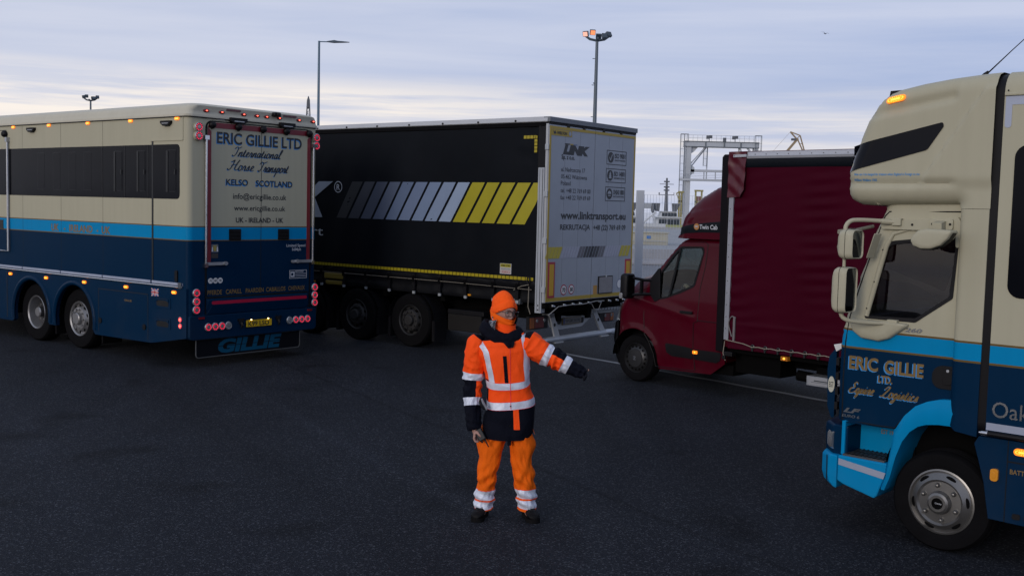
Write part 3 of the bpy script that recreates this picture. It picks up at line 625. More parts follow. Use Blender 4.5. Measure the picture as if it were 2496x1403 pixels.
# ================================================================ horse lorry (left)
P_T1 = paint('horsebox_paint', [(0, NAVY), (1.880, BROWN), (1.893, LBLUE), (2.09, BROWN), (2.103, CREAM)], x_lines=(2.24, 3.49, 4.74, 6.0, 7.3, 8.6))
P_T1R = paint('horsebox_rear_paint', [(0, NAVY), (1.880, BROWN), (1.893, LBLUE), (2.09, BROWN), (2.103, CREAM)])
P_navy = paint('navy_paint', [(0, NAVY)]); P_cream = paint('cream_paint', [(0, CREAM)], dirt=.3); P_lb = paint('light_blue_paint', [(0, LBLUE)])
def tail_lamp(parent, c, r=.05, mode='red', ax=(-1, 0, 0)):
    """round LED lamp: grey bezel, ring of small lit diodes, clear middle"""
    m = MB(); c = Vector(c); ax = Vector(ax)
    m.lathe([(r * 1.18, 0), (r * 1.18, .012), (r * 1.05, .02), (r * 1.0, .014), (r * .5, .014), (r * .45, .02), (0, .022)], c, ax, 24, mis=[0, 0, 0, 1, 2, 2])
    a_ = ax.cross(Vector((0, 0, 1))).normalized(); b_ = Vector((0, 0, 1))
    for k in range(10):
        q = 2 * pi * k / 10; m.ell(c + ax * .018 + (a_ * cos(q) + b_ * sin(q)) * r * .78, (.0085,) * 3, 6, 4, 3)
    lens, dot = {'red': (M_redlens, M_redglow), 'clear': (M_clear, M_clear)}[mode]
    return part('tail_lamp', m, [M_alu, lens, M_clear, dot], parent, 30)
def make_horsebox():
    T = thing('horse_lorry', 'long cream and navy horse transport lorry seen from behind at the left', 'lorry', (-3.975, 16.536, 0), radians(142.12))
    YL, YR, L = 1.25, -1.22, 10.2
    def plan(x0, x1, o, r): return rrect(x0 - o, x1 + o, YR - o, YL + o, r, 6)
    # body: upper box with rounded rear corners
    m = MB(); m.loft([[(x, y, z) for x, y in plan(0, L, 0, .09)] for z in (1.20, 1.5, 2.0, 2.5, 3.0, 3.69)]); part('body', m, P_T1, T, 35)
    m = MB(); m.loft([[(x, y, z) for x, y in plan(.0, -L + 10.75, .002, .09)] for z in (.775, 1.20)]); 
    m2 = MB(); part('body_lower', m, P_navy, T, 35)
    # roof cap with soft overhanging edge
    m = MB(); R = [(.015, .015, .1, 3.70), (.02, .02, .1, 3.735), (.012, .010, .1, 3.75), (.004, -.005, .1, 3.80), (.03, -.028, .12, 3.845), (.035, -.055, .12, 3.868), (.0, -.10, .14, 3.893), (-.10, -.18, .2, 3.91), (-.35, -.40, .3, 3.925), (-.8, -.8, .3, 3.935)]
    m.loft([[(x, y, z) for x, y in rrect(-p_, L + p_, YR - o, YL + o, r, 6)] for p_, o, r, z in R]); part('roof', m, paint('roof_paint_skylit', [(0, (.50, .48, .40))], dirt=.3), T, 45)  # body cream made lighter: brightness of the sky-facing roof put into the colour
    m = MB(); m.loft([[(x, y, z) for x, y in plan(0, L, .019, .1)] for z in (3.693, 3.705)]); part('gutter_seam', m, M_black, T)
    # cab nose far forward
    m = MB(); m.loft([[(L + a, y, z) for y, z in rrect(YR + b, YL - b, .5, 3.3 - c, .2, 5)] for a, b, c in ((0, .05, 0), (.9, .06, .1), (1.3, .12, .3), (1.45, .25, .8))]); part('cab', m, P_T1R, T, 40)
    m = MB(); m.box(L + .15, L + .95, YL - .055, YL - .045, 1.9, 2.75); part('cab_window', m, M_darkglass, T)
    # window band, dark glass with panes
    y = YL + .004
    m = MB(); m.prism(rrect(.2, 9.4, 2.50, 3.30, (.07, .03, .03, .07), 5), 'xz', YL - .01, y); part('window_band', m, M_darkglass, T, 30)
    M_slot = mat('vent_slot', (.004, .004, .005), .4); M_pane = mat('pane_edge', (.012, .013, .017), .3, spec=.2)
    for x0, x1 in ((.283, .527), (1.065, 1.286), (1.683, 1.913), (2.56, 2.79), (3.02, 3.25), (3.50, 3.73), (4.0, 4.23), (5.6, 5.83), (6.4, 6.63)):
        m = MB(); f = rrect(x0, x1, 2.605, 3.22, .02, 3)
        if x0 > 2.3: m.prism(f, 'xz', y, y + .0012, 1); m.prism(rrect(x0 + .006, x1 - .006, 2.611, 3.214, .015, 3), 'xz', y + .0012, y + .002); part('vent_window', m, [M_darkglass, M_pane, M_slot], T, 30); continue
        m.prism(f, 'xz', y, y + .003, 1); m.prism(rrect(x0 + .012, x1 - .075, 2.615, 3.21, .012, 3), 'xz', y + .003, y + .006); m.prism(rrect(x1 - .05, x1 - .004, 2.6, 3.21, .004, 2), 'xz', y + .003, y + .012, 2)
        m.box(x0 + .01, x0 + .035, y + .003, y + .014, 2.86, 2.93, 2)
        part('vent_window', m, [M_darkglass, M_pane, M_slot], T, 30)
    m = MB()
    for x in (.99, 1.614, 2.24): m.box(x - .006, x + .006, y, y + .004, 2.51, 3.29)
    part('pane_divider', m, M_slot, T)
    m = MB(); m.box(.862, .90, YL, YL + .006, 1.245, 3.36); m.box(.70, .94, YL, YL + .012, 3.353, 3.37, 1); m.box(.12, .70, YL, YL + .012, 3.353, 3.37, 1); m.box(.115, .127, YL, YL + .008, 3.36, 3.70, 1); part('door_seam', m, [M_slot, P_cream], T)
    # chrome waist rail in lengths
    for x0, x1 in ((.115, .88), (.92, 2.22), (2.25, 3.48), (3.51, 4.73), (4.76, 6.3), (6.33, 8.0)):
        m = MB(); m.prism(rrect(YL, YL + .02, 1.222, 1.268, .008, 3), 'yz', x0, x1); part('waist_rail', m, M_silvertape, T, 40)
    m = MB(); m.prism(rrect(YL, YL + .03, 1.19, 1.216, .01, 3), 'yz', .11, 9.0); part('rub_rail', m, M_chrome, T, 40)
    m = MB(); m.prism(rrect(.115, .20, 1.19, 1.275, .01, 3), 'xz', YL + .02, YL + .034); part('rail_end', m, M_chrome, T)
    # skirt with wheel arches
    def arch(cx, r=.60, zc=.47):
        pts = [(cx + r * .97, .34)] + [(cx + r * cos(a), zc + r * sin(a)) for a in [pi * k / 18 for k in range(19)]] + [(cx - r * .97, .34)]
        return pts[::-1]
    sk = [(.02, .46), (.9, .315)] + [(2.45, .30)] + arch(3.085, .60)[:] + arch(4.46, .60) + [(5.1, .30), (9.3, .30), (9.9, .45), (9.9, 1.19), (.02, 1.19)]
    m = MB(); m.prism(sk, 'xz', YL - .06, YL + .012); part('side_skirt', m, P_navy, T, 30)
    m = MB(); m.prism([(x, z) for x, z in sk], 'xz', YR - .012, YR + .06); part('side_skirt', m, P_navy, T, 30)
    m = MB(); m.box(.35, 9.6, YR + .1, .72, .42, .78); m.box(5.2, 9.6, YR + .1, YL - .1, .42, 1.2); m.box(.25, 2.4, YR + .1, YL - .1, .42, 1.2); part('chassis', m, M_under, T)
    for cx in (3.085, 4.46):
        m = MB(); pts = [(cx + .625 * cos(a), YL + .012, .47 + .625 * sin(a)) for a in [pi * (k / 20) for k in range(-1, 22)]]
        m.tube(pts, .042, 8); st = 0; m.xf(lambda v: Vector((v.x, YL + .012 + (v.y - YL - .012) * .75, v.z))); part('arch_flare', m, P_navy, T, 50)
    for cx, kd in ((3.085, 'nuts'), (4.46, 'deep')): wheel(T, cx, YL - .07, .495, .30, .285, kd); wheel(T, cx, YR + .07, .495, .30, .285, 'deep', -1)
    for cx in (8.9,): wheel(T, cx, YL - .07, .495, .3, .285, 'nuts'); wheel(T, cx, YR + .07, .495, .3, .285, 'nuts', -1)
    m = MB()
    for cx in (3.77,): m.box(cx - .02, cx + .02, YL - .34, YL - .05, .18, .5)
    m.box(2.35, 2.39, YL - .4, YL - .06, .15, .42); part('mud_flap', m, M_rubber, T)
    # skirt lockers, recess steps, knobs
    m = MB()
    for x0, x1, z0, z1 in ((.983, 2.353, 1.04, 1.052), (.983, .995, .36, 1.05), (2.343, 2.355, .36, 1.05), (5.28, 5.30, .35, 1.18), (6.6, 6.62, .35, 1.18)): m.box(x0, x1, YL + .012, YL + .014, z0, z1)
    part('locker_seam', m, M_slot, T)
    for z in (.95, .64):
        m = MB(); m.prism(rrect(.40, .80, z - .085, z + .085, .03, 4), 'xz', YL + .010, YL + .020, 0); m.prism(rrect(.45, .75, z - .055, z + .06, .025, 4), 'xz', YL + .020, YL + .022, 1); m.prism([(.44, z + .055), (.76, z + .055), (.76, z + .01), (.70, z + .035), (.50, z + .035), (.44, z + .01)], 'xz', YL + .02, YL + .03, 0); part('step_recess', m, [P_navy, M_slot], T, 30)
    for x in (2.30, 1.08):
        m = MB(); m.disc((x, YL + .012, .54), (0, 1, 0), .045, 0, 16, .012); m.box(x - .035, x + .035, YL + .024, YL + .03, .53, .55); part('locker_latch', m, M_black, T)
    m = MB(); m.prism(rrect(.235, .30, 1.28, 1.45, .02, 3), 'xz', YL, YL + .02); part('door_lock', m, M_black, T)
    for x in (.263, 1.455, 2.655, 3.847, 5.029, 6.25, 7.5): amber_lamp(T, x, YL, 3.671, .11, .048)
    for x in (.312, 1.566, 2.761, 3.95, 5.152, 6.4): amber_lamp(T, x, YL + .013, 1.122, .11, .048)
    for x in (.504, 4.396, 7.2):
        m = MB(); m.prism([(x - .12, 3.645), (x + .12, 3.645), (x + .12, 3.61), (x + .06, 3.57), (x - .06, 3.57), (x - .12, 3.61)], 'xz', YL, YL + .05); m.box(x - .08, x + .08, YL + .05, YL + .053, 3.60, 3.612, 1); part('roof_vent', m, [M_black, M_clear], T, 30, .008)
    for z in (.729, .635):
        m = MB(); m.disc((.16, YL + .012, z), (0, 1, 0), .043, 2, 20, .012); m.disc((.15, YL + .024, z), (0, 1, 0), .034, 0, 16, .006); m.ell((.15, YL + .03, z), (.02, .006, .02), 10, 6, 1); part('side_tail_lamp', m, [M_redglow, M_redhot, M_clear], T)
    # front side door frame at left of view
    m = MB(); m.tube([(5.20, YL + .03, 3.5), (5.20, YL + .03, 1.52), (5.6, YL + .03, 1.52)], .02, 8); m.box(5.17, 5.23, YL, YL + .06, 3.42, 3.5); part('door_bar', m, M_alu, T)
    m = MB(); m.ell((5.30, YL + .03, 3.56), (.07, .05, .06), 12, 8); part('door_buffer', m, M_black, T)
    m = MB(); m.box(5.28, 5.29, YL, YL + .003, 1.9, 3.62); m.box(5.28, 8, YL, YL + .004, 3.62, 3.63); m.box(5.42, 5.55, YL, YL + .006, 1.9, 2.06); part('door_outline', m, M_slot, T)
    m = MB(); text(m, 'UK', (3.80, YL, 1.925), *LS, .42, .115, .02); text(m, '-', (3.22, YL, 1.925), *LS, .07, .115, .02); text(m, 'IRELAND', (3.02, YL, 1.925), *LS, .0 + .68, .115, .02); text(m, '-', (2.24, YL, 1.925), *LS, .07, .115, .02); text(m, 'UK', (2.12, YL, 1.925), *LS, .24, .115, .02)
    m = MB(); x = 3.80
    for w_, s_ in ((.235, 'UK'), (.16, None), (.045, '-'), (.12, None), (.70, 'IRELAND'), (.12, None), (.045, '-'), (.10, None), (.245, 'UK')):
        if s_: text(m, s_, (x, YL, 1.928), *LS, w_, .115, .03)
        x -= w_
    part('lettering', m, M_gold, T, None, label='brown UK - IRELAND - UK lettering on the light blue stripe')
    m = MB(); fx, fz = .802, 1.085; m.box(fx - .09, fx + .09, YL + .013, YL + .015, fz - .05, fz + .06, 0)
    for s_ in (-1, 1): m.bar((fx - .09, YL + .0155, fz + .005 - s_ * .055), (fx + .09, YL + .0155, fz + .005 + s_ * .055), .001, .022, 1); m.bar((fx - .09, YL + .0165, fz + .005 - s_ * .055), (fx + .09, YL + .0165, fz + .005 + s_ * .055), .001, .009, 2)
    m.box(fx - .09, fx + .09, YL + .015, YL + .0175, fz - .012, fz + .022, 1); m.box(fx - .018, fx + .018, YL + .015, YL + .0175, fz - .05, fz + .06, 1); m.box(fx - .09, fx + .09, YL + .0175, YL + .0185, fz - .005, fz + .015, 2); m.box(fx - .01, fx + .01, YL + .0175, YL + .0185, fz - .05, fz + .06, 2)
    part('flag_sticker', m, [mat('flag_blue', (.02, .05, .25), .5), M_white, mat('flag_red', (.4, .02, .03), .5)], T, None)
    m = MB(); text(m, 'GILLIE', (1.62, YL + .013, .90), *LS, .2, .03, .02); part('lettering', m, M_gold, T, None)
    # ---------------- rear face
    m = MB(); m.prism(rrect(-1.20, 1.235, .43, .785, (.06, .06, .02, .02), 4), 'yz', -.03, .32); m.prism([(.955, .785), (1.02, .785), (1.02, .80), (-1.07, .80), (-1.07, .785)], 'yz', -.01, .1); part('rear_bumper', m, P_navy, T, 30, .01)
    m = MB(); m.prism(rrect(-1.055, .925, 1.045, 3.645, (.02, .02, .09, .09), 5), 'yz', -.014, .02); part('rear_door', m, P_T1R, T, 30, .004)
    m = MB(); o_ = rrect(-1.085, .955, .80, 3.665, (.02, .02, .11, .11), 6); i_ = rrect(-1.062, .932, .82, 3.648, (.02, .02, .095, .095), 6)
    def ringp(mb, o_, i_, xa, xb, mi=0):
        n = len(o_); vs = [(x, y, z) for x in (xa, xb) for pl in (o_, i_) for y, z in pl]
        fs = []
        for i in range(n):
            j = (i + 1) % n
            fs += [(i, j, n + j, n + i), (2 * n + i, 3 * n + i, 3 * n + j, 2 * n + j), (i, 2 * n + i, 2 * n + j, j), (n + i, n + j, 3 * n + j, 3 * n + i)]
        mb.add(vs, fs, mi)
    ringp(m, o_, i_, -.012, .01); part('door_seal', m, M_black, T, 30)
    m = MB()
    for poly in ([(.925, 3.56), (.925, 1.57), (.862, 1.57), (.862, 3.51)], [(-1.055, 3.56), (-1.055, 1.57), (-.992, 1.57), (-.992, 3.51)], [(.86, 3.64), (-.99, 3.64), (-.99, 3.56), (.86, 3.56)], [(.925, 3.56), (.86, 3.56), (.86, 3.64), (.90, 3.62)], [(-1.055, 3.56), (-.99, 3.56), (-.99, 3.64), (-1.03, 3.62)]):
        m.prism(poly, 'yz', -.019, -.014)
    part('door_border', m, M_red, T, None)
    m = MB(); m.box(-.0155, -.014, -.072, -.064, 1.1, 3.55); part('door_seam', m, M_slot, T)
    for y_ in (.858, .388, -.078, -.539, -1.01):
        m = MB(); m.ell((-.045, y_, 3.603), (.05, .058, .052), 14, 10); m.ell((-.03, y_ - .005, 3.57), (.035, .035, .03), 10, 8); part('rubber_buffer', m, M_black, T)
    for y_ in (.965, -1.10):
        m = MB(); m.tube([(-.045, y_, 3.43), (-.045, y_, 1.53)], .017, 10); m.box(-.065, .0, y_ - .04, y_ + .035, 3.38, 3.44); m.box(-.06, 0, y_ - .03, y_ + .03, 1.50, 1.56); part('lock_bar', m, M_chrome, T)
    for y0, y1, yk in ((.573, .983, .63), (-1.095, -.66, -.76)):
        m = MB(); m.prism(rrect(y0, y1, 1.53, 1.575, .02, 3), 'yz', -.05, -.03); m.disc((-.05, yk, 1.555), (-1, 0, 0), .03, 0, 12, .03); part('door_handle', m, M_alu, T, 30)
    for y_ in (.392, -.548):
        m = MB(); m.prism([(y_ + .15, 3.735), (y_ - .15, 3.735), (y_ - .15, 3.68), (y_ - .09, 3.655), (y_ + .09, 3.655), (y_ + .15, 3.68)], 'yz', -.07, 0); m.box(-.073, -.07, y_ - .09, y_ + .09, 3.675, 3.69, 1); part('roof_vent', m, [M_black, M_clear], T, 30, .01)
    for y_ in (.676, -.814):
        m = MB(); m.prism(rrect(y_ - .075, y_ + .075, 3.688, 3.722, .015, 3), 'yz', -.012, 0); part('number_light', m, M_alu, T)
    for y_ in (.947, .673, .273, .022, -.164, -.415, -.813, -1.106):
        m = MB(); st = 0; m.ell((-.012, y_, 3.80), (.016, .055, .026), 16, 8, 0); m.ell((-.026, y_ + .0, 3.801), (.006, .018, .009), 8, 6, 1); part('marker_light', m, [M_redlens, M_redhot], T)
    for y0, y1 in ((.34, .604), (-.742, -.474)):
        m = MB(); m.prism(rrect(y0, y1, 3.828, 3.856, .01, 3), 'yz', -.035, 0); part('brake_strip', m, mat('dull_red', (.09, .02, .03), .4), T)
    m = MB(); m.prism(rrect(-.38, -.25, 3.815, 3.88, .02, 3), 'yz', -.10, 0); m.lathe([(.03, 0), (.03, .03), (0, .03)], (-.10, -.31, 3.84), (-1, 0, 0), 12); part('rear_camera', m, M_black, T, 30, .01)
    def pod(y_, z, r=.058, mode='red', P=P_T1R):
        m = MB(); sg = 1 if y_ > 0 else -1
        m.loft([[(x, y_ + w * cos(a), z + w * sin(a)) for a in [2 * pi * k / 20 for k in range(20)]] for x, w in ((.09, .015), (.0, r * 1.18), (-.035, r * 1.2))]); part('lamp_pod', m, P, T, 50)
        tail_lamp(T, (-.035, y_, z), r, mode)
    for z in (3.554, 3.425): pod(1.095, z); pod(-1.16, z - .01)
    for z in (1.13, 1.002, .88): pod(1.13, z, .054, 'red', P_navy); pod(-1.155, z - .01, .054, 'red', P_navy)
    for y_, md in ((.918, 'red'), (.795, 'red'), (.673, 'red'), (.553, 'clear'), (-.637, 'clear'), (-.762, 'red'), (-.885, 'red'), (-1.009, 'red')): tail_lamp(T, (-.03, y_, .61), .052, md)
    # bevelled lower hatch with reflector bar
    m = MB(); y0, y1 = -1.02, .95
    m.add([(-.0, y1, 1.04), (0, y0, 1.04), (0, y0, .79), (0, y1, .79), (-.05, y1 - .03, 1.01), (-.05, y0 + .03, 1.01), (-.05, y1 - .10, .93), (-.05, y0 + .02, .93), (-.02, y1 - .02, .80), (-.02, y0 + .01, .80)], [(0, 4, 5, 1), (4, 6, 7, 5), (6, 8, 9, 7), (8, 3, 2, 9), (0, 3, 8, 6, 4), (1, 5, 7, 9, 2)]); part('rear_hatch', m, P_navy, T, None)
    m = MB(); m.prism(rrect(-.979, .866, .945, .995, .024, 4), 'yz', -.055, -.05); part('red_reflector_bar', m, mat('bar_red_glow', (.24, .006, .03), .35, emit=(.5, 0, .05), es=.05), T, 30)  # weak emission added so the unlit reflector looks bright
    m = MB(); m.box(-.018, .0, -1.02, .955, 1.036, 1.06); part('hatch_gap', m, M_slot, T)
    for y_, w_ in ((1.032, .05), (-1.06, .05)):
        m = MB(); m.box(-.04, -.03, y_ - w_, y_ + w_, .735, .768); part('reflector', m, M_redlens, T)
    for y_ in (.318, -.404):
        m = MB(); m.box(-.045, -.03, y_ - .06, y_ + .06, .665, .70); m.lathe([(.04, 0), (.045, .02), (.0, .03)], (-.03, y_, .65), (-1, 0, 0), 14); m.tube([(-.05, y_, .64), (-.07, y_, .60), (-.05, y_ - .005, .56)], .016, 8); part('tow_hook', m, M_black, T)
    m = MB(); m.prism(rrect(-.275, .234, .555, .672, .012, 3), 'yz', -.042, -.03); m.prism(rrect(-.268, .227, .561, .666, .01, 3), 'yz', -.044, -.042, 1)
    text(m, 'K99 LSO', (-.044, .185, .576), *RB, .40, .072, .018, mi=2); part('number_plate', m, [M_black, M_yellow, M_ink], T, None)
    for y_ in (.14, -.19):
        m = MB(); m.box(-.06, -.03, y_ - .03, y_ + .03, .675, .69); m.ell((-.058, y_, .673), (.01, .014, .006), 8, 6, 1); part('plate_light', m, [M_black, mat('plate_light_glow', (1, .8, .4), .4, emit=(1, .75, .35), es=9)], T)
    for y_ in (.425, -.514):
        m = MB(); m.prism(rrect(y_ - .11, y_ + .11, 1.898, 2.068, .01, 3), 'yz', -.022, -.014)
        for k in range(3): m.box(-.04, -.022, y_ - .09, y_ + .09, 1.915 + k * .055, 1.935 + k * .055)
        part('air_grille', m, M_black, T)
    # lettering on the rear door
    m = MB(); X = -.0145
    def two(s_, y0, y1, z, h, b=.03, sh=0):
        text(m, s_, (X, y0 + .010, z - .012), *RB, y0 - y1, h, b, sh, 1, .001); text(m, s_, (X, y0, z), *RB, y0 - y1, h, b, sh, 0, .0022)
    two('ERIC GILLIE LTD', .760, -.872, 3.345, .170, .022); two('KELSO', .592, .187, 2.73, .092, .022); two('SCOTLAND', .04, -.687, 2.73, .092, .022)
    for s_, y0, y1, z, xh in (('International', .50, -.46, 3.165, .070), ('Horse', .58, .06, 2.955, .075), ('Transport', .02, -.60, 2.952, .075)):
        script(m, s_, (X, y0 + .008, z - .008), *RB, y0 - y1, xh, .016, .42, 1, .001); script(m, s_, (X, y0, z), *RB, y0 - y1, xh, .017, .42, 0, .0022)
    text(m, 'info@ericgillie.co.uk', (X, .464, 2.525), *RB, 1.03, .085, .012); text(m, 'www.ericgillie.co.uk', (X, .445, 2.35), *RB, .99, .08, .012); text(m, 'UK - IRELAND - UK', (X, .412, 2.168), *RB, .92, .076, .025)
    part('lettering', m, [M_ink, M_inkblue], T, None, label='black sign-written company name and addresses on the cream rear door')
    m = MB()
    for s_, y0, y1 in (('PFERDE', .92, .657), ('CAPAILL', .589, .293), ('PAARDEN', .218, -.126), ('CABALLOS', -.175, -.564), ('CHEVAUX', -.621, -.967)): text(m, s_, (X, y0, 1.088), *RB, y0 - y1, .072, .02)
    part('lettering', m, M_gold, T, None, label='brown words for horses in five languages on the navy door')
    m = MB(); text(m, 'Limited Speed', (X, -.576, 1.786), *RB, .392, .045, .012); text(m, '56Mph', (X, -.689, 1.722), *RB, .186, .045, .012); part('lettering', m, M_wletter, T, None)
    m = MB(); ringp(m, [(-.645, 1.41), (-1.002, 1.41), (-1.002, 1.276), (-.645, 1.276)], [(-.652, 1.403), (-.995, 1.403), (-.995, 1.283), (-.652, 1.283)], -.017, -.014)
    m.box(-.016, -.014, -.75, -.665, 1.30, 1.385); text(m, 'BEWARE!', (X, -.765, 1.375), *RB, .17, .022, .02)
    for k in range(3): m.box(-.016, -.014, -.985, -.765, 1.352 - k * .024, 1.358 - k * .024)
    m.disc((-.016, -.70, 1.343), (-1, 0, 0), .024, 1, 14, .002); part('warning_sticker', m, [M_wletter, P_navy], T, None)
    for k, (y_, s_) in enumerate(((.864, '70'), (.775, '80'), (.689, '90'))):
        m = MB(); m.disc((-.014, y_, 1.298), (-1, 0, 0), .042, 0, 24, .002); text(m, s_, (-.016, y_ + .022, 1.278), *RB, .044, .042, .01, mi=1); part('speed_sticker', m, [M_white, M_ink], T, None)
    m = MB(); c = (.79, 1.785); m.box(-.016, -.014, c[0] - .06, c[0] + .06, c[1] - .065, c[1] + .055, 0); m.prism([(c[0] - .03, c[1] + .01), (c[0] + .03, c[1] + .01), (c[0] + .025, c[1] - .03), (c[0], c[1] - .05), (c[0] - .025, c[1] - .03)], 'yz', -.0175, -.016, 1)
    for s_ in (-1, 1): m.prism([(c[0] + s_ * .035, c[1] - .05), (c[0] + s_ * .058, c[1] - .05), (c[0] + s_ * .05, c[1] + .02), (c[0] + s_ * .035, c[1] + .01)], 'yz', -.0175, -.016, 2)
    m.prism([(c[0] - .025, c[1] + .015), (c[0] + .025, c[1] + .015), (c[0] + .03, c[1] + .045), (c[0], c[1] + .03), (c[0] - .03, c[1] + .045)], 'yz', -.0175, -.016, 1); m.box(-.0155, -.014, c[0] - .06, c[0] + .06, c[1] - .15, c[1] - .08, 3)
    part('crest_sticker', m, [mat('crest_ground', (.12, .14, .16), .5), mat('crest_gold', (.35, .27, .05), .5), M_white, mat('crest_text', (.035, .03, .03), .6)], T, None)
    # mud flap with name
    m = MB(); m.prism(rrect(-.90, 1.10, .15, .43, (.05, .05, .0, .0), 4), 'yz', .02, .035); ringp(m, rrect(-.90, 1.10, .15, .43, (.05, .05, .01, .01), 4), rrect(-.89, 1.09, .16, .42, (.045, .045, .01, .01), 4), .012, .02, 1)
    text(m, 'GILLIE', (.02, .70, .205), *RB, 1.22, .20, .05, .18, mi=2); m.box(.016, .0175, -.56, .72, .295, .303, 0); part('rear_mud_flap', m, [mat('flap_black', (.004, .005, .008), .6, spec=.1), mat('flap_edge', (.09, .095, .10), .6), mat('flap_blue', (.003, .065, .13), .6, spec=.1)], T, None, label='black mud flap with light blue GILLIE lettering')
    return T
make_horsebox()
# ================================================================ curtain trailer
def make_trailer():
    T = thing('curtain_side_trailer', 'black curtain-sided semi-trailer with yellow and silver slashes and white rear doors', 'semi-trailer', (1.292, 17.924, 0), radians(142.4))
    YL, YR, L = 1.275, -1.36, 13.6
    M_curt = bpy.data.materials.new('black_curtain'); M_curt.use_nodes = True; t = NT(M_curt.node_tree)
    obc = t.new('ShaderNodeTexCoord').outputs['Object']; nz = t.new('ShaderNodeTexNoise', Vector=obc, Scale=1.2, Detail=7.0).outputs[0]
    sp = t.new('ShaderNodeSeparateXYZ', _0=obc)
    base = t.mix(nz, (.0022, .0030, .0050, 1), (.0062, .0080, .0120, 1)); b = t.new('ShaderNodeBsdfPrincipled', Base_Color=base)
    t.set(b.inputs['Roughness'], t.math('MULTIPLY_ADD', nz, .2, .42)); b.inputs['Specular IOR Level'].default_value = .085
    t.set(b.inputs['Normal'], t.new('ShaderNodeBump', Height=t.math('MULTIPLY', nz, 1.5), Strength=.35, Distance=.03)); t.new('ShaderNodeOutputMaterial', Surface=b)
    MATS['black_curtain'] = M_curt
    # curtain: rippled sheet with printed slashes as faces
    def cy(x, z):
        f = 1 - abs((z - 2.5) / 1.3) ** 4
        return YL - .02 + .010 * mnoise.noise(Vector((x * .9, z * .8, 3))) * f + .004 * sin(x * 9 + z * 2) * f + (.012 * mnoise.noise(Vector((x * 5, z * 5, 1))) if x < .6 and z > 3.2 else 0)
    m = MB(); m.grid(lambda u, v: (.18 + (L - .2) * u, cy(.18 + (L - .2) * u, 1.30 + 2.49 * v), 1.30 + 2.49 * v), 260, 40); part('curtain', m, M_curt, T, 60)
    cols = [(.015, .016, .021)] * 0
    M_sl = []
    gs = [(.022, .023, .028), (.040, .044, .060), (.058, .070, .108), (.085, .108, .17), (.105, .145, .24), (.13, .175, .285), (.155, .21, .33), (.19, .25, .375), (.25, .32, .45)]
    for k, g in enumerate(gs): M_sl.append(mat('slash_grey_%s' % 'abcdefghi'[k], g, .45, var=.1))
    M_sl.append(mat('slash_yellow', (.33, .29, .012), .45, var=.12))
    m = MB(); pit = .318; wd = .262
    def sheetpoly(x00, x01, x10, x11, mi, zb=2.232, zt=2.90):   # bottom-left/right, top-left/right in x
        n = 10; vs = []
        for k in range(n + 1):
            q = k / n; z = zb + (zt - zb) * q
            for xx in (x00 + (x10 - x00) * q, x01 + (x11 - x01) * q): xx = max(xx, .19); vs.append((xx, cy(xx, z) + .003, z))
        m.add(vs, [(2 * i, 2 * i + 1, 2 * i + 3, 2 * i + 2) for i in range(n)], mi)
    for k in range(14):
        xt = 4.409 - k * pit; xb = 4.83 - k * pit
        sheetpoly(xb, xb - wd, xt, xt - wd, min(k, 9))
    part('printed_slashes', m, M_sl, T, 60)
    m = MB()  # big logo letter K and small words, seen in part beside the lorry
    for poly in ([(5.95, 2.90), (5.60, 2.90), (6.0, 2.23), (6.35, 2.23)], [(5.30, 2.90), (4.92, 2.90), (5.42, 2.60), (5.20, 2.23), (5.58, 2.23), (5.78, 2.56)], [(7.5, 2.9), (7.15, 2.9), (6.9, 2.5), (6.7, 2.9), (6.4, 2.9), (6.8, 2.23), (7.15, 2.23), (7.4, 2.6), (7.6, 2.23), (7.9, 2.23)]):
        m.prism(poly, 'xz', YL - .012, YL - .004, 0)
    n = 28; m.add([(4.772 + r * cos(2 * pi * k / n), YL - .002, 2.80 + r * sin(2 * pi * k / n)) for r in (.105, .092) for k in range(n)], [(k, (k + 1) % n, n + (k + 1) % n, n + k) for k in range(n)], 1)
    text(m, 'R', (4.815, YL - .006, 2.745), *LS, .085, .11, .01, mi=1); text(m, 'transport', (6.9, YL - .006, 1.89), *LS, 1.73, .17, .0, mi=1)
    part('logo_lettering', m, [mat('logo_grey', (.26, .29, .35), .45), M_wletter], T, None)
    m = MB()
    for k in range(96):
        x = .24 + k * .0815; m.add([(x, cy(x, 1.37) + .003, 1.335), (x + .070, cy(x, 1.37) + .003, 1.335), (x + .070, cy(x, 1.37) + .003, 1.385), (x, cy(x, 1.37) + .003, 1.385)], [(0, 1, 2, 3)])
    for k in range(4): m.add([(x, YL - .006, z) for x, z in ((.24 + k * .065, 3.60), (.295 + k * .065, 3.60), (.295 + k * .065, 3.65), (.24 + k * .065, 3.65))], [(0, 1, 2, 3)])
    for k in range(5): m.add([(x, YL - .006, z) for x, z in ((.22, 3.38 + k * .055), (.275, 3.38 + k * .055), (.275, 3.425 + k * .055), (.22, 3.425 + k * .055))], [(0, 1, 2, 3)])
    part('reflective_tape', m, mat('tape_yellow', (.34, .27, .01), .4), T, None)
    m = MB(); m.prism([(.913, 1.415), (.682, 1.415), (.682, 1.585), (.913, 1.585)], 'xz', YL - .02, YL - .006); m.prism([(.905, 1.525), (.69, 1.525), (.69, 1.58), (.905, 1.58)], 'xz', YL - .006, YL - .005, 1); text(m, 'WIELTON', (.895, YL - .005, 1.538), *LS, .19, .03, .03, mi=2)
    m.prism(rrect(.70, .895, 1.43, 1.47, .018, 3), 'xz', YL - .006, YL - .005, 3); m.prism(rrect(.707, .888, 1.436, 1.464, .014, 3), 'xz', YL - .005, YL - .0045, 0); text(m, 'Poland', (.86, YL - .0045, 1.441), *LS, .12, .02, .01, mi=3)
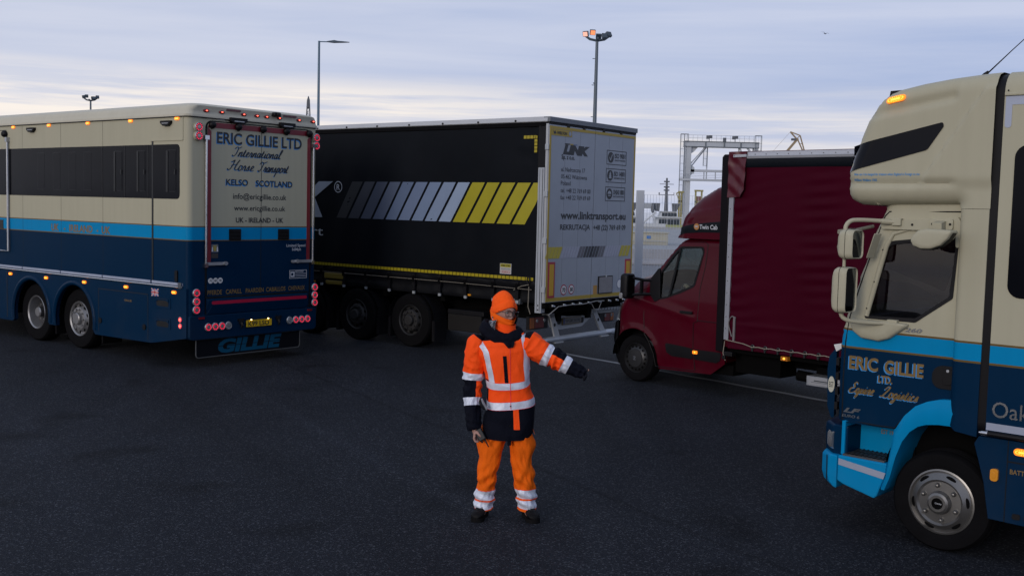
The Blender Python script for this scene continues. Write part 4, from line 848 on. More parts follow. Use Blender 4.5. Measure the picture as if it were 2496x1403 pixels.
    for k in range(2): m.prism([(.70, 1.487 + k * .015), (.895, 1.487 + k * .015), (.895, 1.492 + k * .015), (.70, 1.492 + k * .015)], 'xz', YL - .006, YL - .005, 2)
    part('maker_sticker', m, [mat('sticker_white', (.42, .42, .42), .5), M_sl[9], M_ink, mat('sticker_red', (.35, .03, .03), .5)], T, None)
    # roof rail, cornice
    m = MB(); m.box(-.0, L, YR + .03, YL - .03, 3.86, 3.925); part('roof', m, M_white, T, None, .01)
    m = MB(); m.prism([(YL - .05, 3.945), (YL + .0, 3.94), (YL + .012, 3.87), (YL + .0, 3.858), (YL - .05, 3.858)], 'yz', .02, L)
    for k in range(17): m.disc((.65 + k * .78, YL + .010, 3.885), (0, 1, 0), .017, 1, 10, .01)
    part('roof_rail', m, [mat('rail_white', (.44, .46, .50), .5, .2), M_black], T, None)
    m = MB(); m.prism([(YL - .06, 3.858), (YL - .004, 3.858), (YL - .002, 3.79), (YL - .03, 3.775), (YL - .06, 3.775)], 'yz', .02, L); part('cornice', m, M_rubber, T, 30)
    m = MB(); m.prism(rrect(.05, .17, .83, 3.14, .008, 2), 'xz', YL - .09, YL + .014); m.box(.075, .083, YL + .014, YL + .017, .85, 3.12, 1); m.box(.135, .14, YL + .014, YL + .016, .85, 3.12, 1)
    for z in (.88, .95): m.disc((.11, YL + .014, z), (0, 1, 0), .013, 1, 10, .003)
    part('corner_pillar', m, [mat('pillar_alu', (.38, .41, .46), .45, .3, var=.15), M_black], T, None)
    m = MB(); m.box(.03, .19, YL - .09, YL - .004, 3.14, 3.86); m.bar((.17, YL - .01, 3.8), (.02, YL - .01, 3.55), .02); part('upper_pillar', m, M_black, T)
    # lower side: rolled curtain skirt, straps, side raves
    m = MB(); m.grid(lambda u, v: (.16 + (L - .3) * u, YL - .03 - .05 * v + .018 * sin(v * 9) + .02 * mnoise.noise(Vector((u * 60, v * 2, 0))), 1.33 - .36 * v), 300, 12); part('curtain_skirt', m, mat('dirty_black_sheet', (.006, .0065, .0085), .5, spec=.15, var=.3, bump=.4, bscale=8), T, 60)
    for k, x in enumerate((.552, 1.053, 1.652, 2.232, 2.835, 3.432, 4.022, 4.6, 5.2, 5.8, 6.4, 7.0, 7.6)):
        m = MB(); m.box(x - .03, x + .03, YL - .03, YL + .0, 1.0, 1.31); m.box(x - .02, x + .02, YL - .0, YL + .018, 1.16, 1.27, 1); m.box(x - .045, x + .01, YL - .01, YL + .012, .955, 1.0, 2); part('strap', m, [M_black, M_under, M_galv], T, None)
    m = MB(); m.tube([(.25, YL - .0, 1.19), (2, YL - .0, 1.21), (8, YL, 1.22)], .005, 5); m.tube([(.30, YL + .01, 1.24), (.30, YL + .02, .92), (.26, YL + .01, .80)], .007, 6); m.tube([(.62, YL, 1.16), (.45, YL + .01, 1.24), (.30, YL + .01, 1.27)], .006, 5); m.tube([(.31 + .03 * cos(a), YL + .012, 1.34 + .055 * sin(a)) for a in [pi * 2 * k / 14 for k in range(15)]], .009, 6, 1); part('rope', m, [mat('rope', (.20, .18, .15), .9), M_black], T)
    m = MB(); m.box(4.60, 5.12, YL - .03, YL + .004, 1.09, 1.20); m.box(4.62, 5.10, YL - .05, YL - .01, .98, 1.06); part('yellow_tube_store', m, mat('dirty_yellow', (.19, .14, .02), .5), T, None, .02)
    m = MB(); m.box(0.12, L, YR + .06, YL - .1, 1.02, 1.18); m.box(.3, 12.8, -.55, -.43, .62, 1.02); m.box(.3, 12.8, .35, .47, .62, 1.02)
    for x in (1.0, 2.2, 3.6, 5.0, 6.4): m.box(x, x + .1, YR + .1, YL - .12, .86, 1.02)
    for x in (2.93, 4.28, 5.63): m.tube([(x, YR + .3, .48), (x, YL - .3, .48)], .07, 10)
    part('chassis', m, M_under, T)
    for x in (2.93, 4.28, 5.63):
        wheel(T, x, YL - .03, .475, .36, .27, 'nuts', rim_mat=mat('dirty_rim', (.018, .018, .020), .6, .2, var=.3)); wheel(T, x, YR + .03, .475, .36, .27, 'nuts', -1, rim_mat=MATS['dirty_rim'])
    M_mg = mat('mudguard', (.006, .006, .008), .6, var=.3, spec=.12)
    for x in (2.93, 4.28, 5.63):
        m = MB()
        for s_ in (-1, 1):
            m.grid(lambda u, v: (x + s_ * (.53 + .03 * sin(u * 3)) * cos(radians(62 - 70 * u)) * 1.0, YL - .05 - .34 * v, .47 + .54 * sin(radians(62 - 70 * u)) - (.12 * u if u > .7 else 0)), 10, 3)
        m.box(x + .50, x + .56, YL - .38, YL - .06, .14, .50); m.box(x - .56, x - .50, YL - .38, YL - .06, .14, .50)
        part('mudguard', m, M_mg, T, 50)
    m = MB(); m.box(1.33, 2.07, YL - .5, YL - .06, .38, .66); m.box(1.30, 2.10, YL - .45, YL - .08, .66, .74, 1); part('pallet_box', m, [mat('box_dirty', (.014, .013, .013), .7, var=.3, spec=.12), M_black], T, None, .012)
    m = MB(); m.box(.5, .72, YL - .12, YL - .02, .93, 1.02); m.box(.78, .86, YL - .12, YL - .02, .93, 1.03); part('control_box', m, mat('grey_box', (.10, .11, .12), .5), T, None, .01)
    for x in (1.55, 5.4): 
        m = MB(); m.box(x, x + .06, YL - .05, YL - .03, 1.0, 1.03) ; part('side_marker', m, M_amberoff, T, None)
    m = MB()
    for y in (.9, -.9): m.box(10.6, 10.75, y - .08, y + .08, .05, 1.0); m.box(10.5, 10.85, y - .15, y + .15, 0, .05)
    part('landing_leg', m, M_under, T)
    # ---- rear doors
    P_door = mat('door_white', (.29, .32, .37), .5, var=.14, vscale=2.2)
    ym = -.047
    for y0, y1 in ((ym + .006, 1.262), (-1.345, ym - .006)):
        m = MB(); m.box(-.012, .03, y0, y1, 1.0, 3.82)
        for k in range(1, 3): yy = y0 + (y1 - y0) * k / 3; m.box(-.0135, -.012, yy - .0025, yy + .0025, 1.07, 3.75, 1)
        part('rear_door', m, [P_door, mat('groove', (.20, .22, .25), .6)], T, None)
    m = MB(); X0, X1 = -.016, -.012
    m.box(X0, X1, ym + .008, 1.26, 3.755, 3.80); m.box(X0, X1, -1.34, ym - .008, 3.755, 3.80); m.box(X0, X1, 1.215, 1.26, 1.07, 3.755); m.box(X0, X1, -1.34, -1.30, 1.07, 3.755); m.box(X0, X1, ym + .008, 1.26, 1.0 + .01, 1.07); m.box(X0, X1, -1.34, ym - .008, 1.01, 1.07); part('yellow_edge_tape', m, mat('edge_yellow', (.36, .25, .02), .45), T, None)
    m = MB(); m.box(-.005, .05, ym - .007, ym + .007, 1.0, 3.83); part('door_gasket', m, M_black, T)
    m = MB(); m.box(-.03, .1, -1.372, 1.278, 3.862, 3.94); m.box(-.01, .1, -1.36, 1.27, 3.83, 3.862, 1)
    for y in (.75, .3, -.3, -.85): m.box(-.02, -.01, y - .04, y + .04, 3.80, 3.85, 1)
    part('roof_header', m, [mat('header_grey', (.13, .145, .17), .5), M_black], T, None, .006)
    m = MB(); m.box(.0, .045, 1.262, 1.278, 1.0, 3.83); m.box(0, .045, -1.36, -1.345, 1.0, 3.83); part('door_frame', m, mat('frame_alu', (.40, .42, .45), .45, .3), T, None)
    for z in (3.46, 2.72, 1.98, 1.2):
        m = MB(); m.box(-.015, .05, 1.264, 1.295, z - .04, z + .05); part('door_hinge', m, M_galv, T, None, .006)
    m = MB()
    def R_(s_, y0, y1, z, h, b=.012, mi=0, sh=0): text(m, s_, (-.0125, y0, z), *RB, y0 - y1, h, b, sh, mi)
    m.prism([(1.21, 3.75), (.646, 3.75), (.646, 3.655), (1.21, 3.655)], 'yz', -.0165, -.0155, 1); text(m, 'WIELTON', (-.017, 1.07, 3.68), *RB, .28, .045, .04, mi=0)
    m.prism([(1.18, 3.74), (1.15, 3.71), (1.12, 3.735), (1.10, 3.71), (1.085, 3.70), (1.10, 3.665), (1.115, 3.69), (1.15, 3.67), (1.16, 3.70)], 'yz', -.0175, -.0165, 0); m.disc((-.0165, .70, 3.705), (-1, 0, 0), .038, 3, 18, .001); m.disc((-.0178, .70, 3.705), (-1, 0, 0), .030, 2, 18, .001)
    R_('LINK', .885, .115, 3.385, .135, .09, sh=.25); m.prism([(.84, 3.53), (.70, 3.53), (.695, 3.548), (.83, 3.548)], 'yz', -.0155, -.013, 0); m.prism([(.69, 3.53), (.60, 3.53), (.595, 3.548), (.685, 3.548)], 'yz', -.0155, -.013, 1); m.prism([(.59, 3.53), (.49, 3.53), (.485, 3.548), (.585, 3.548)], 'yz', -.0155, -.013, 3)
    R_('Sp. z o.o.', .92, .548, 3.295, .075, .03); R_('ul. Nadrzeczna 17', .918, .238, 3.098, .072, .004); R_('05-462 Wiązowna', .918, .172, 2.984, .072, .004); R_('Poland', .919, .646, 2.877, .072, .004); R_('tel. +48 22 769 69 00', .921, .056, 2.76, .072, .004); R_('fax +48 22 769 69 69', .921, .056, 2.648, .072, .004)
    R_('www.linktransport.eu', .9, -1.08, 2.337, .125, .03); R_('REKRUTACJA', .908, .036, 2.162, .088, .022); R_('+48 (22) 769 69 09', -.065, -1.089, 2.157, .088, .022)
    for y0, y1, z0, z1, s_, s2 in ((-.416, -1.047, 3.27, 3.515, 'ISO 9001', 'QUALITY ASSURED'), (-.409, -1.042, 2.967, 3.207, 'ISO 14001', 'ENVIRONMENTALLY AWARE'), (-.402, -1.036, 2.651, 2.895, 'OHSAS 18001', 'HEALTH & SAFETY AWARE')):
        for a, b, c, d in ((y0, y1, z1 - .012, z1), (y0, y1, z0, z0 + .012), (y0, y0 - .012, z0, z1), (y1 + .012, y1, z0, z1)): m.box(-.0145, -.012, b, a, c, d)
        zc = (z0 + z1) / 2; m.disc((-.012, y0 - .13, zc), (-1, 0, 0), .092, 0, 24, .002)
        R_(s_, y0 - .25, y1 + .035, zc - .005, .08, .03); R_(s2, y0 - .25, y1 + .035, zc - .055, .028, .02)
        yy = y0 - .13
        if 'ISO 9' in s_: m.prism([(yy + .05, zc + .0), (yy + .035, zc + .012), (yy + .01, zc - .035), (yy - .035, zc + .06), (yy - .05, zc + .05), (yy + .01, zc - .06)], 'yz', -.0155, -.0145, 2)
        elif '14' in s_: m.prism([(yy, zc + .07), (yy - .03, zc + .02), (yy - .018, zc + .02), (yy - .042, zc - .02), (yy - .02, zc - .02), (yy - .05, zc - .05), (yy + .05, zc - .05), (yy + .02, zc - .02), (yy + .042, zc - .02), (yy + .018, zc + .02), (yy + .03, zc + .02)], 'yz', -.0155, -.0145, 2)
        else: m.prism([(yy + .06, zc), (yy - .06, zc), (yy - .045, zc + .035), (yy, zc + .055), (yy + .045, zc + .035)], 'yz', -.0155, -.0145, 2); m.box(-.0155, -.0145, yy - .04, yy + .04, zc - .035, zc - .02, 2)
    part('lettering', m, [mat('door_ink', (.02, .022, .026), .5), MATS['edge_yellow'], P_door, MATS['slash_grey_f']], T, None, label='black company name, address and certificate marks on the white doors')
    m = MB(); zb, zt = 1.70, 1.885
    def band(y0, y1, mi): m.prism([(y0, zb), (y1, zb), (y1 - .09, zt), (y0 - .09, zt)], 'yz', -.0155, -.0125, mi)
    for k in range(4): band(1.212 - k * .1 + (.09 if k == 0 else .09), 1.212 - k * .1 + .0, 0)
    for k in range(6): band(.88 - k * .08, .81 - k * .08, 1)
    for k in range(9): band(.40 - k * .088, .33 - k * .088, (2, 2, 3, 3, 4, 3, 3, 2, 2)[k])
    for k in range(6): band(-.40 - k * .08, -.47 - k * .08, 1)
    for k in range(3): band(-.89 - k * .11, -.98 - k * .11, 0)
    part('printed_band', m, [mat('band_yellow', (.42, .35, .03), .45), mat('band_lilac', (.33, .35, .43), .5), mat('band_grey', (.12, .12, .14), .5), mat('band_dark', (.04, .042, .05), .5), M_ink], T, None)
    for y0, y1 in ((1.205, 1.025), (-1.115, -1.295)):
        m = MB(); m.box(-.020, -.012, y1, y0, 1.07, 1.645); m.box(-.022, -.02, y1 + .03, y0 - .03, 1.105, 1.61, 1); part('rear_marker_board', m, [mat('board_red', (.33, .012, .04), .45), mat('board_yellow', (.52, .30, .01), .45)], T, None)
    for y, r, s_ in ((.755, .088, '70'), (.536, .082, '80')):
        m = MB(); m.disc((-.012, y, 1.185), (-1, 0, 0), r, 1, 28, .002); m.disc((-.0142, y, 1.185), (-1, 0, 0), r * .80, 0, 28, .001); text(m, s_, (-.0155, y + r * .52, 1.185 - r * .4), *RB, r * 1.04, r * .8, .02, mi=2); part('speed_sticker', m, [M_white, MATS['board_red'], M_ink], T, None)
    m = MB(); m.box(-.03, -.012, -.70, -.26, 1.07, 1.37); m.box(-.032, -.03, -.685, -.275, 1.085, 1.355, 1); m.box(-.04, -.032, -.50, -.47, 1.35, 1.39, 2); part('document_box', m, [M_black, mat('box_grey', (.20, .195, .205), .5, var=.3, vscale=10), M_galv], T, None)
    m = MB(); m.box(-.015, -.012, -.235, -.12, 1.07, 1.22); part('orange_sticker', m, mat('sticker_orange', (.42, .22, .04), .5), T, None)
    m = MB(); m.disc((-.012, -.947, 1.214), (-1, 0, 0), .085, 1, 24, .002); m.disc((-.0142, -.947, 1.214), (-1, 0, 0), .074, 0, 24, .001); part('round_sticker', m, [M_white, mat('sticker_blue', (.08, .1, .2), .5)], T, None)
    # under the doors
    m = MB(); m.box(-.01, .12, -1.34, 1.26, .90, .985)
    for k in range(9): y = 1.1 - k * .27 + .05 * sin(k * 5); m.box(-.06, .0, y - .06, y + .05, .90 + .02 * sin(k * 3), .96); m.tube([(-.05, y - .05, .93), (-.06, y + .04, .95)], .018, 6, 1)
    m.tube([(-.07, 1.25, .80), (-.09, 1.0, .93), (-.08, .6, .94), (-.09, .3, .93), (-.08, -.1, .96), (-.06, -.4, .95)], .009, 6, 2); m.tube([(-.06, .0, .93), (-.08, -.08, .82), (-.08, -.2, .81), (-.06, -.32, .94)], .007, 5, 2)
    m.box(.1, .5, -1.2, 1.1, .80, .92, 0); part('rear_frame', m, [M_under, M_galv, mat('cable_grey', (.22, .22, .22), .6)], T, None, .008)
    XF = .35
    m = MB(); m.prism([(.65, .70), (-.585, .655), (-.585, .60), (-.35, .485), (.30, .47), (.554, .52)], 'yz', XF, XF + .04); m.prism(rrect(.29, .40, .56, .66, .04, 4), 'yz', XF - .004, XF, 1); m.prism(rrect(-.40, -.29, .54, .64, .04, 4), 'yz', XF - .004, XF, 1); m.box(XF - .003, XF, .45, .60, .60, .67, 2); part('plate_bracket', m, [mat('bracket_white', (.36, .38, .41), .5), M_black, mat('bracket_mark', (.10, .12, .16), .5)], T, None)
    m = MB(); m.box(XF - .03, XF - .005, -.285, .272, .545, .665); m.box(XF - .032, XF - .03, -.272, .26, .56, .655, 1); m.box(XF - .033, XF - .032, .215, .26, .56, .655, 3); text(m, 'WGM 36396', (XF - .032, .20, .575), *RB, .44, .062, .01, mi=2); part('number_plate', m, [mat('dark_yellow_edge', (.10, .07, .02), .6), mat('dirty_plate', (.13, .13, .13), .6), M_ink, mat('eu_blue', (.02, .03, .12), .5)], T, None)
    for y0, y1, z0, z1 in ((1.24, .72, .53, .745), (-.85, -1.30, .51, .68)):
        m = MB(); m.box(XF - .04, XF + .02, y1, y0, z0, z1); ylo, yhi = sorted((y0, y1))
        m.box(XF - .045, XF - .04, yhi - .14 if y0 > 0 else ylo + .0, yhi - .02 if y0 > 0 else ylo + .1, z0 + .02, z1 - .02, 1); m.box(XF - .045, XF - .04, ylo + .12, yhi - .16, z0 + .02, z1 - .02, 2); m.disc((XF - .045, (y0 + y1) / 2 + .05, (z0 + z1) / 2 + .03), (-1, 0, 0), .03, 3, 14, .004); m.disc((XF - .045, (y0 + y1) / 2 - .15, (z0 + z1) / 2 + .03), (-1, 0, 0), .03, 3, 14, .004)
        part('tail_lamp_cluster', m, [M_black, mat('lens_orange', (.25, .07, .01), .35), mat('lens_red', (.12, .01, .01), .35), M_clear], T, None, .008)
    for (ya, yb) in ((.65, .433), (-.612, -.973)):
        m = MB(); m.prism([(ya + .05, .76), (ya - .07, .76), (yb - .05, .35), (yb + .10, .35)], 'yz', XF - .06, XF - .03); m.box(XF - .06, XF + .1, ya - .08, ya + .05, .70, .80); m.disc((XF - .06, ya * .55 + yb * .45, .57), (-1, 0, 0), .03, 1, 14, .003); m.box(XF - .1, XF + .02, yb - .1, yb + .14, .262, .285); part('bumper_arm', m, [MATS['bracket_white'], M_black], T, None, .004)
    m = MB(); m.lathe([(.05, 0), (.05, 2.55), (.043, 2.56), (.04, 2.5), (0, 2.5)], (XF - .05, 1.22, .325), (0, -1, 0), 18)
    for y in (.95, -1.0): m.lathe([(.052, 0), (.052, .16)], (XF - .05, y, .325), (0, -1, 0), 18, 1)
    part('underrun_bar', m, [mat('bar_white', (.38, .41, .45), .45, .2, var=.2), M_alu], T, 40)
    return T
make_trailer()
# ================================================================ horse truck (right)
def make_right_lorry():
    T = thing('horse_truck', 'cream, light blue and navy horse truck cab with sleeper pod at the right edge', 'lorry', (8.974, 4.237, 0), radians(137.6))
    LV = [(0, NAVY), (1.440, BROWN), (1.457, LBLUE), (1.592, BROWN), (1.608, CREAM)]
    P = paint('truck_livery', LV); PB = P_cream
    YB, YD = 1.25, 1.17
    def sm(a, b, x): q = max(0, min(1, (x - a) / (b - a))); return q * q * (3 - 2 * q)
    def line_side(p, a, b): return ((b[0] - a[0]) * (p[1] - a[1]) - (b[1] - a[1]) * (p[0] - a[0])) / sqrt((b[0] - a[0]) ** 2 + (b[1] - a[1]) ** 2)
    # ---- horse box body behind the cab
    m = MB(); sec = rrect(-YB, YB, 0.98, 3.545, (.0, .0, .16, .16), 7); m.prism(sec, 'yz', -2.2, 6.355); part('box_body', m, P, T, 35)
    m = MB(); m.prism([(y * .992, z) for y, z in rrect(-YB, YB, .93, 3.53, (.1, .1, .15, .15), 7)], 'yz', 6.35, 6.42); part('body_gap', m, M_black, T, 40)
    m = MB(); m.prism(rrect(YB, YB + .018, 3.362, 3.385, .006, 3), 'yz', -2.2, 6.35); 
    for k in range(12): m.ell((6.33 - k * .12, YB + .008, 3.40), (.006, .006, .006), 6, 4, 1)
    part('gutter_trim', m, [P_cream, M_black], T)
    m = MB(); m.prism(rrect(6.30, 6.345, 3.14, 3.36, (.02, .02, .002, .002), 4), 'xz', YB, YB + .003); m.prism(rrect(5.6, 6.345, 3.30, 3.36, .003, 2), 'xz', YB, YB + .0028); part('silver_tape', m, M_silvertape, T)
    m = MB(); m.prism(rrect(2.0, 6.262, 1.945, 3.02, .09, 6), 'xz', YB - .01, YB + .006); part('side_window', m, M_darkglass, T, 30)
    # lower skirt with wheel-arch cut
    sk = [(6.40, .93), (6.43, .87), (6.40, .77), (6.35, .60), (6.325, .45), (6.305, .34), (5.2, .32), (4.2, .32), (4.2, .93)]
    m = MB(); m.prism(sk, 'xz', YB - .06, YB - .005); m.prism(sk, 'xz', -YB + .005, -YB + .06); part('side_skirt', m, P_navy, T, None, .006)
    m = MB(); m.box(5.0, 6.35, YB - .003, YB + .003, .985, 1.038); part('reflective_strip', m, M_silvertape, T)
    m = MB(); m.tube([(6.33, YB + .02, .962), (5.0, YB + .02, .962)], .018, 10, 0); m.lathe([(.02, 0), (.02, .04), (.012, .06), (0, .064)], (6.33, YB + .02, .962), (1, 0, 0), 12, 1); part('rub_rail', m, [M_black, M_chrome], T)
    m = MB(); m.box(6.19, 6.196, YB - .006, YB - .003, .34, .93); m.box(5.3, 6.19, YB - .006, YB - .003, .775, .785); part('locker_seam', m, M_black, T)
    m = MB(); m.prism(rrect(6.085, 6.14, .375, .415, .01, 2), 'xz', YB - .005, YB + .004); m.prism(rrect(5.95, 6.06, .375, .415, .01, 2), 'xz', YB - .005, YB + .004); part('locker_latch', m, M_black, T)
    m = MB(); m.prism(rrect(6.03, 6.152, .835, .885, .024, 4), 'xz', YB - .005, YB + .008, 0)
    for a in range(18):
        q = 2 * pi * a / 18; m.ell((6.091 + .047 * cos(q), YB + .009, .86 + .016 * sin(q)), (.004, .003, .004), 6, 4, 1)
    m.prism(rrect(6.06, 6.12, .853, .867, .006, 3), 'xz', YB + .008, YB + .010, 1); part('marker_light', m, [M_amber, M_amberhot], T)
    m = MB(); m.prism(rrect(6.245, 6.30, .625, .715, .02, 4), 'xz', YB - .005, YB + .02); m.box(6.262, 6.283, YB + .02, YB + .024, .65, .69, 0); part('side_reflector', m, M_amberoff, T, 30, .003)
    m = MB(); text(m, 'BATTERY', (6.172, YB - .004, .695), *LS, .17, .035, .02); part('lettering', m, M_gold, T, None)
    m = MB(); text(m, 'Oakley', (6.314, YB + .001, 1.085), *LS, .42, .118, .002, lift=.006); part('chrome_lettering', m, M_chrome, T, None)
    # ---- fairing column between cab door and box
    def col(z0, z1, mat_):
        m = MB(); pts = [(6.415, YB), (6.57, YB)] + [(6.57 + .06 * sin(a), YB - .06 + .06 * cos(a)) for a in [pi / 2 * k / 6 for k in range(1, 7)]] + [(6.63, 1.0), (6.415, 1.0)]
        return pts
    pts = col(0, 0, 0)
    m = MB(); low = lambda x: .875 + (.08 if x > 6.49 else .06) * abs(x - 6.49) / .1 
    m.loft([[(x, y, low(x)) for x, y in pts], [(x, y, 2.565) for x, y in pts]]); part('side_fairing', m, P, T, 40)
    m = MB(); m.loft([[(x, -y, low(x)) for x, y in pts], [(x, -y, 2.565) for x, y in pts]]); part('side_fairing', m, P, T, 40)
    # ---- sleeper pod
    top = [(7.52, 2.70), (7.527, 2.745), (7.522, 2.835), (7.49, 2.95), (7.458, 3.041), (7.411, 3.169), (7.38, 3.258), (7.337, 3.323), (7.282, 3.387), (7.216, 3.435), (7.144, 3.462), (6.973, 3.495), (6.76, 3.522), (6.534, 3.540), (6.41, 3.545)]
    bot = [(6.41, 2.568), (6.62, 2.568), (6.66, 2.60), (7.28, 2.585), (7.42, 2.588), (7.485, 2.618), (7.512, 2.66)]
    out = bot + top
    segs = [(bot[i], bot[i + 1]) for i in range(2, len(bot) - 1)] + [(bot[-1], top[0])] + [(top[i], top[i + 1]) for i in range(len(top) - 1)]
    def pod_y(x, z):
        d = pdist((x, z), segs); r = .13; y = YB
        if d < r: y -= r * (1 - sqrt(max(0, 1 - (1 - d / r) ** 2)))
        # rolled lip at the foot, crease above it
        cz = 2.745 + .05 * sm(7.1, 6.9, x) * 0
        if x > 6.62: y -= .022 * sm(2.715, 2.745, z) * (1 - sm(2.745, 2.80, z)) * sm(6.62, 6.72, x)
        # raised panel behind the diagonal fin
        p = (x, z); s1 = line_side(p, (6.903, 2.787), (6.497, 3.407))
        if z > 2.80 and z < 3.42: y += .024 * sm(-.009, .009, s1)
        elif z <= 2.80: y += .024 * sm(-.009, .009, s1) * sm(2.70, 2.80, z)
        else: y += .024 * sm(-.009, .009, s1) * (1 - sm(3.42, 3.46, z))
        # long scoop under the roof edge
        lz = 3.255 + (7.40 - x) * .172; wd = .055
        if 6.66 < x: y -= .032 * math.exp(-((z - lz) / wd) ** 2 * (1 if z > lz else 5)) * sm(6.66, 6.72, x)
        return y
    m = MB(); panel(m, out, [], lambda x, z: (x, pod_y(x, z), z), .020); m = mirrored(m)
    W_ = lambda x, z: pod_y(x, z)
    strip(m, [bot[3]] + bot[4:] + top, lambda x, z: YB - .13 if True else 0, [0, .01, .03, .06] + [.085] * 8 + [.06, .05, .04, .03, .02, .015, .01], 3.0, 25)
    m.grid(lambda u, v: (6.64 + (7.28 - 6.64) * u, (YB - .13) * (2 * v - 1), 2.60 - .015 * u), 6, 12)
    part('sleeper_pod', m, P_cream, T, 50, weld=.002)
    m = MB(); wn = fillet([(7.478, 3.036), (6.776, 3.196), (6.768, 3.165), (6.882, 2.995), (7.512, 2.833)], [0, .03, .02, .05, 0])
    panel(m, wn, [], lambda x, z: (x, pod_y(x, z) + .006, z), .03); part('pod_window', m, mat('pod_glass', (.003, .004, .008), .08, spec=.14), T, 60)
    m = MB(); 
    def fr(v, zc):  # front glass band between both windows
        pass
    pts_ = [(7.518, 2.84), (7.49, 2.95), (7.465, 3.03)]
    strip(m, [(x + .035, z) for x, z in pts_], lambda x, z: .95, .050, 3.0, 25); part('pod_front_window', m, MATS['pod_glass'], T, 60)
    m = MB(); text(m, 'How can I be hanged for treason when England is Foreign to me', (7.445, YB - .004, 2.808), *LS, .515, .020, .012, .2); text(m, 'William Wallace 1305', (7.445, YB - .004, 2.764), *LS, .185, .020, .018, .2); m.xf(lambda v: Vector((v.x, pod_y(v.x, v.z) + .003, v.z))); part('lettering', m, M_inkblue, T, None, label='blue quotation lettering low on the sleeper pod')
    m = MB(); m.prism(rrect(7.07, 7.215, 3.358, 3.405, .022, 4), 'xz', 1.18, 1.226, 0)
    st = 0
    for a in range(22):
        q = 2 * pi * a / 22; m.ell((7.143 + .060 * cos(q), 1.228, 3.381 + .017 * sin(q)), (.0045, .003, .0045), 6, 4, 1)
    m.prism(rrect(7.105, 7.18, 3.373, 3.389, .006, 3), 'xz', 1.226, 1.229, 1); m.xf(lambda v: Vector((v.x, v.y - 1.205 + pod_y(v.x, v.z + (7.143 - v.x) * .17), v.z + (7.143 - v.x) * .17))); part('marker_light', m, [M_amber, M_amberhot], T)
    m = MB(); m.loft([[(7.31, y, 3.42) for y in (.90, .98)] + [(7.17, y, 3.46) for y in (.98, .90)], [(7.30, y, 3.475) for y in (.90, .98)] + [(7.20, y, 3.478) for y in (.98, .90)]]); part('roof_horn', m, M_black, T, None)
    m = MB(); m.lathe([(.022, 0), (.018, .03), (.008, .06)], (6.60, 1.0, 3.53), (-.5, 0, .6), 10); m.tube([(6.60, 1.0, 3.53), (6.40, 1.0, 3.72), (5.95, 1.0, 4.13)], [.006, .0035, .002], 6); part('antenna', m, M_black, T)
    # ---- cab shell
    fl = [(7.565, .86), (7.578, 1.20), (7.575, 1.455), (7.555, 1.60), (7.52, 1.72), (7.47, 1.90), (7.40, 2.16), (7.33, 2.40), (7.27, 2.56), (7.25, 2.62)]
    win = fillet([(7.335, 1.704), (7.205, 2.300), (6.655, 2.370), (6.672, 1.905), (6.935, 1.706)], [.02, .10, .04, .03, .05], 6)
    outl = [(6.60, 1.15), (6.60, 2.62), (7.25, 2.62)] + fl[::-1][1:] + [(7.50, .86), (7.20, .86), (7.04, .865), (6.95, .99), (6.84, 1.09), (6.72, 1.14)]
    segf = [(fl[i], fl[i + 1]) for i in range(len(fl) - 1)]
    def cab_y(x, z):
        y = YD - max(0, z - 1.75) * .055
        d = pdist((x, z), segf) if x > 7.05 else 1; r = .13
        if d < r: y -= r * (1 - sqrt(max(0, 1 - (1 - d / r) ** 2)))
        # slight press around the window
        y += .010 * (1 - sm(.0, .05, abs(line_side((x, z), (6.60, 1.72), (7.5, 1.70))))) * 0
        return y
    m = MB(); panel(m, outl, [win], lambda x, z: (x, cab_y(x, z), z), .035); m = mirrored(m)
    m2 = MB(); strip(m, fl[:5], lambda x, z: cab_y(fl[4][0], z) if 0 else YD - .13 - max(0, z - 1.75) * .055, .10, 2.6, 21); strip(m, fl[8:], lambda x, z: YD - .13 - max(0, z - 1.75) * .055, .10, 2.6, 21)
    m.grid(lambda u, v: (6.55 + .72 * u, (YD - .17) * (2 * v - 1), 2.62), 4, 8); part('cab', m, P, T, 50, weld=.002)
    m = MB(); strip(m, fl[4:9], lambda x, z: YD - .13 - max(0, z - 1.75) * .055, .10, 2.6, 21); part('windscreen', m, glassmat('cab_glass', (.40, .40, .46)), T, 60)
    m = MB(); wi = [(x + (6.98 - x) * .0, z) for x, z in win]
    panel(m, win, [], lambda x, z: (x, cab_y(x, z) - .012, z), .08); part('door_window', m, MATS['cab_glass'], T, 60)
    m = MB(); panel(m, win, [], lambda x, z: (x, -cab_y(x, z) + .012, z), .08); part('door_window', m, MATS['cab_glass'], T, 60)
    ce = Vector((6.97, 2.03)); o_ = [tuple(Vector(p) + (Vector(p) - ce).normalized() * .006) for p in win]; i_ = [tuple(Vector(p) - (Vector(p) - ce).normalized() * .026) for p in win]
    m = MB(); n = len(win); vs = [(x, cab_y(x, z) + .004, z) for x, z in o_] + [(x, cab_y(x, z) + .002, z) for x, z in i_] + [(x, cab_y(x, z) - .03, z) for x, z in i_]
    m.add(vs, [(i, (i + 1) % n, n + (i + 1) % n, n + i) for i in range(n)] + [(n + i, n + (i + 1) % n, 2 * n + (i + 1) % n, 2 * n + i) for i in range(n)]); part('window_seal', m, M_black, T, 40)
    # shut lines
    m = MB()
    for pl in ([(7.485, .88), (7.49, 1.2), (7.485, 1.5), (7.465, 1.70), (7.44, 1.80)], [(6.62, 2.545), (7.20, 2.535), (7.24, 2.50), (7.30, 2.30), (7.38, 2.02), (7.45, 1.76)], [(7.485, .88), (7.20, .872), (7.05, .875), (6.96, 1.0)]):
        m.tube([(x, cab_y(x, z) + .0005, z) for x, z in pl], .0055, 6)
    part('door_seam', m, M_black, T)
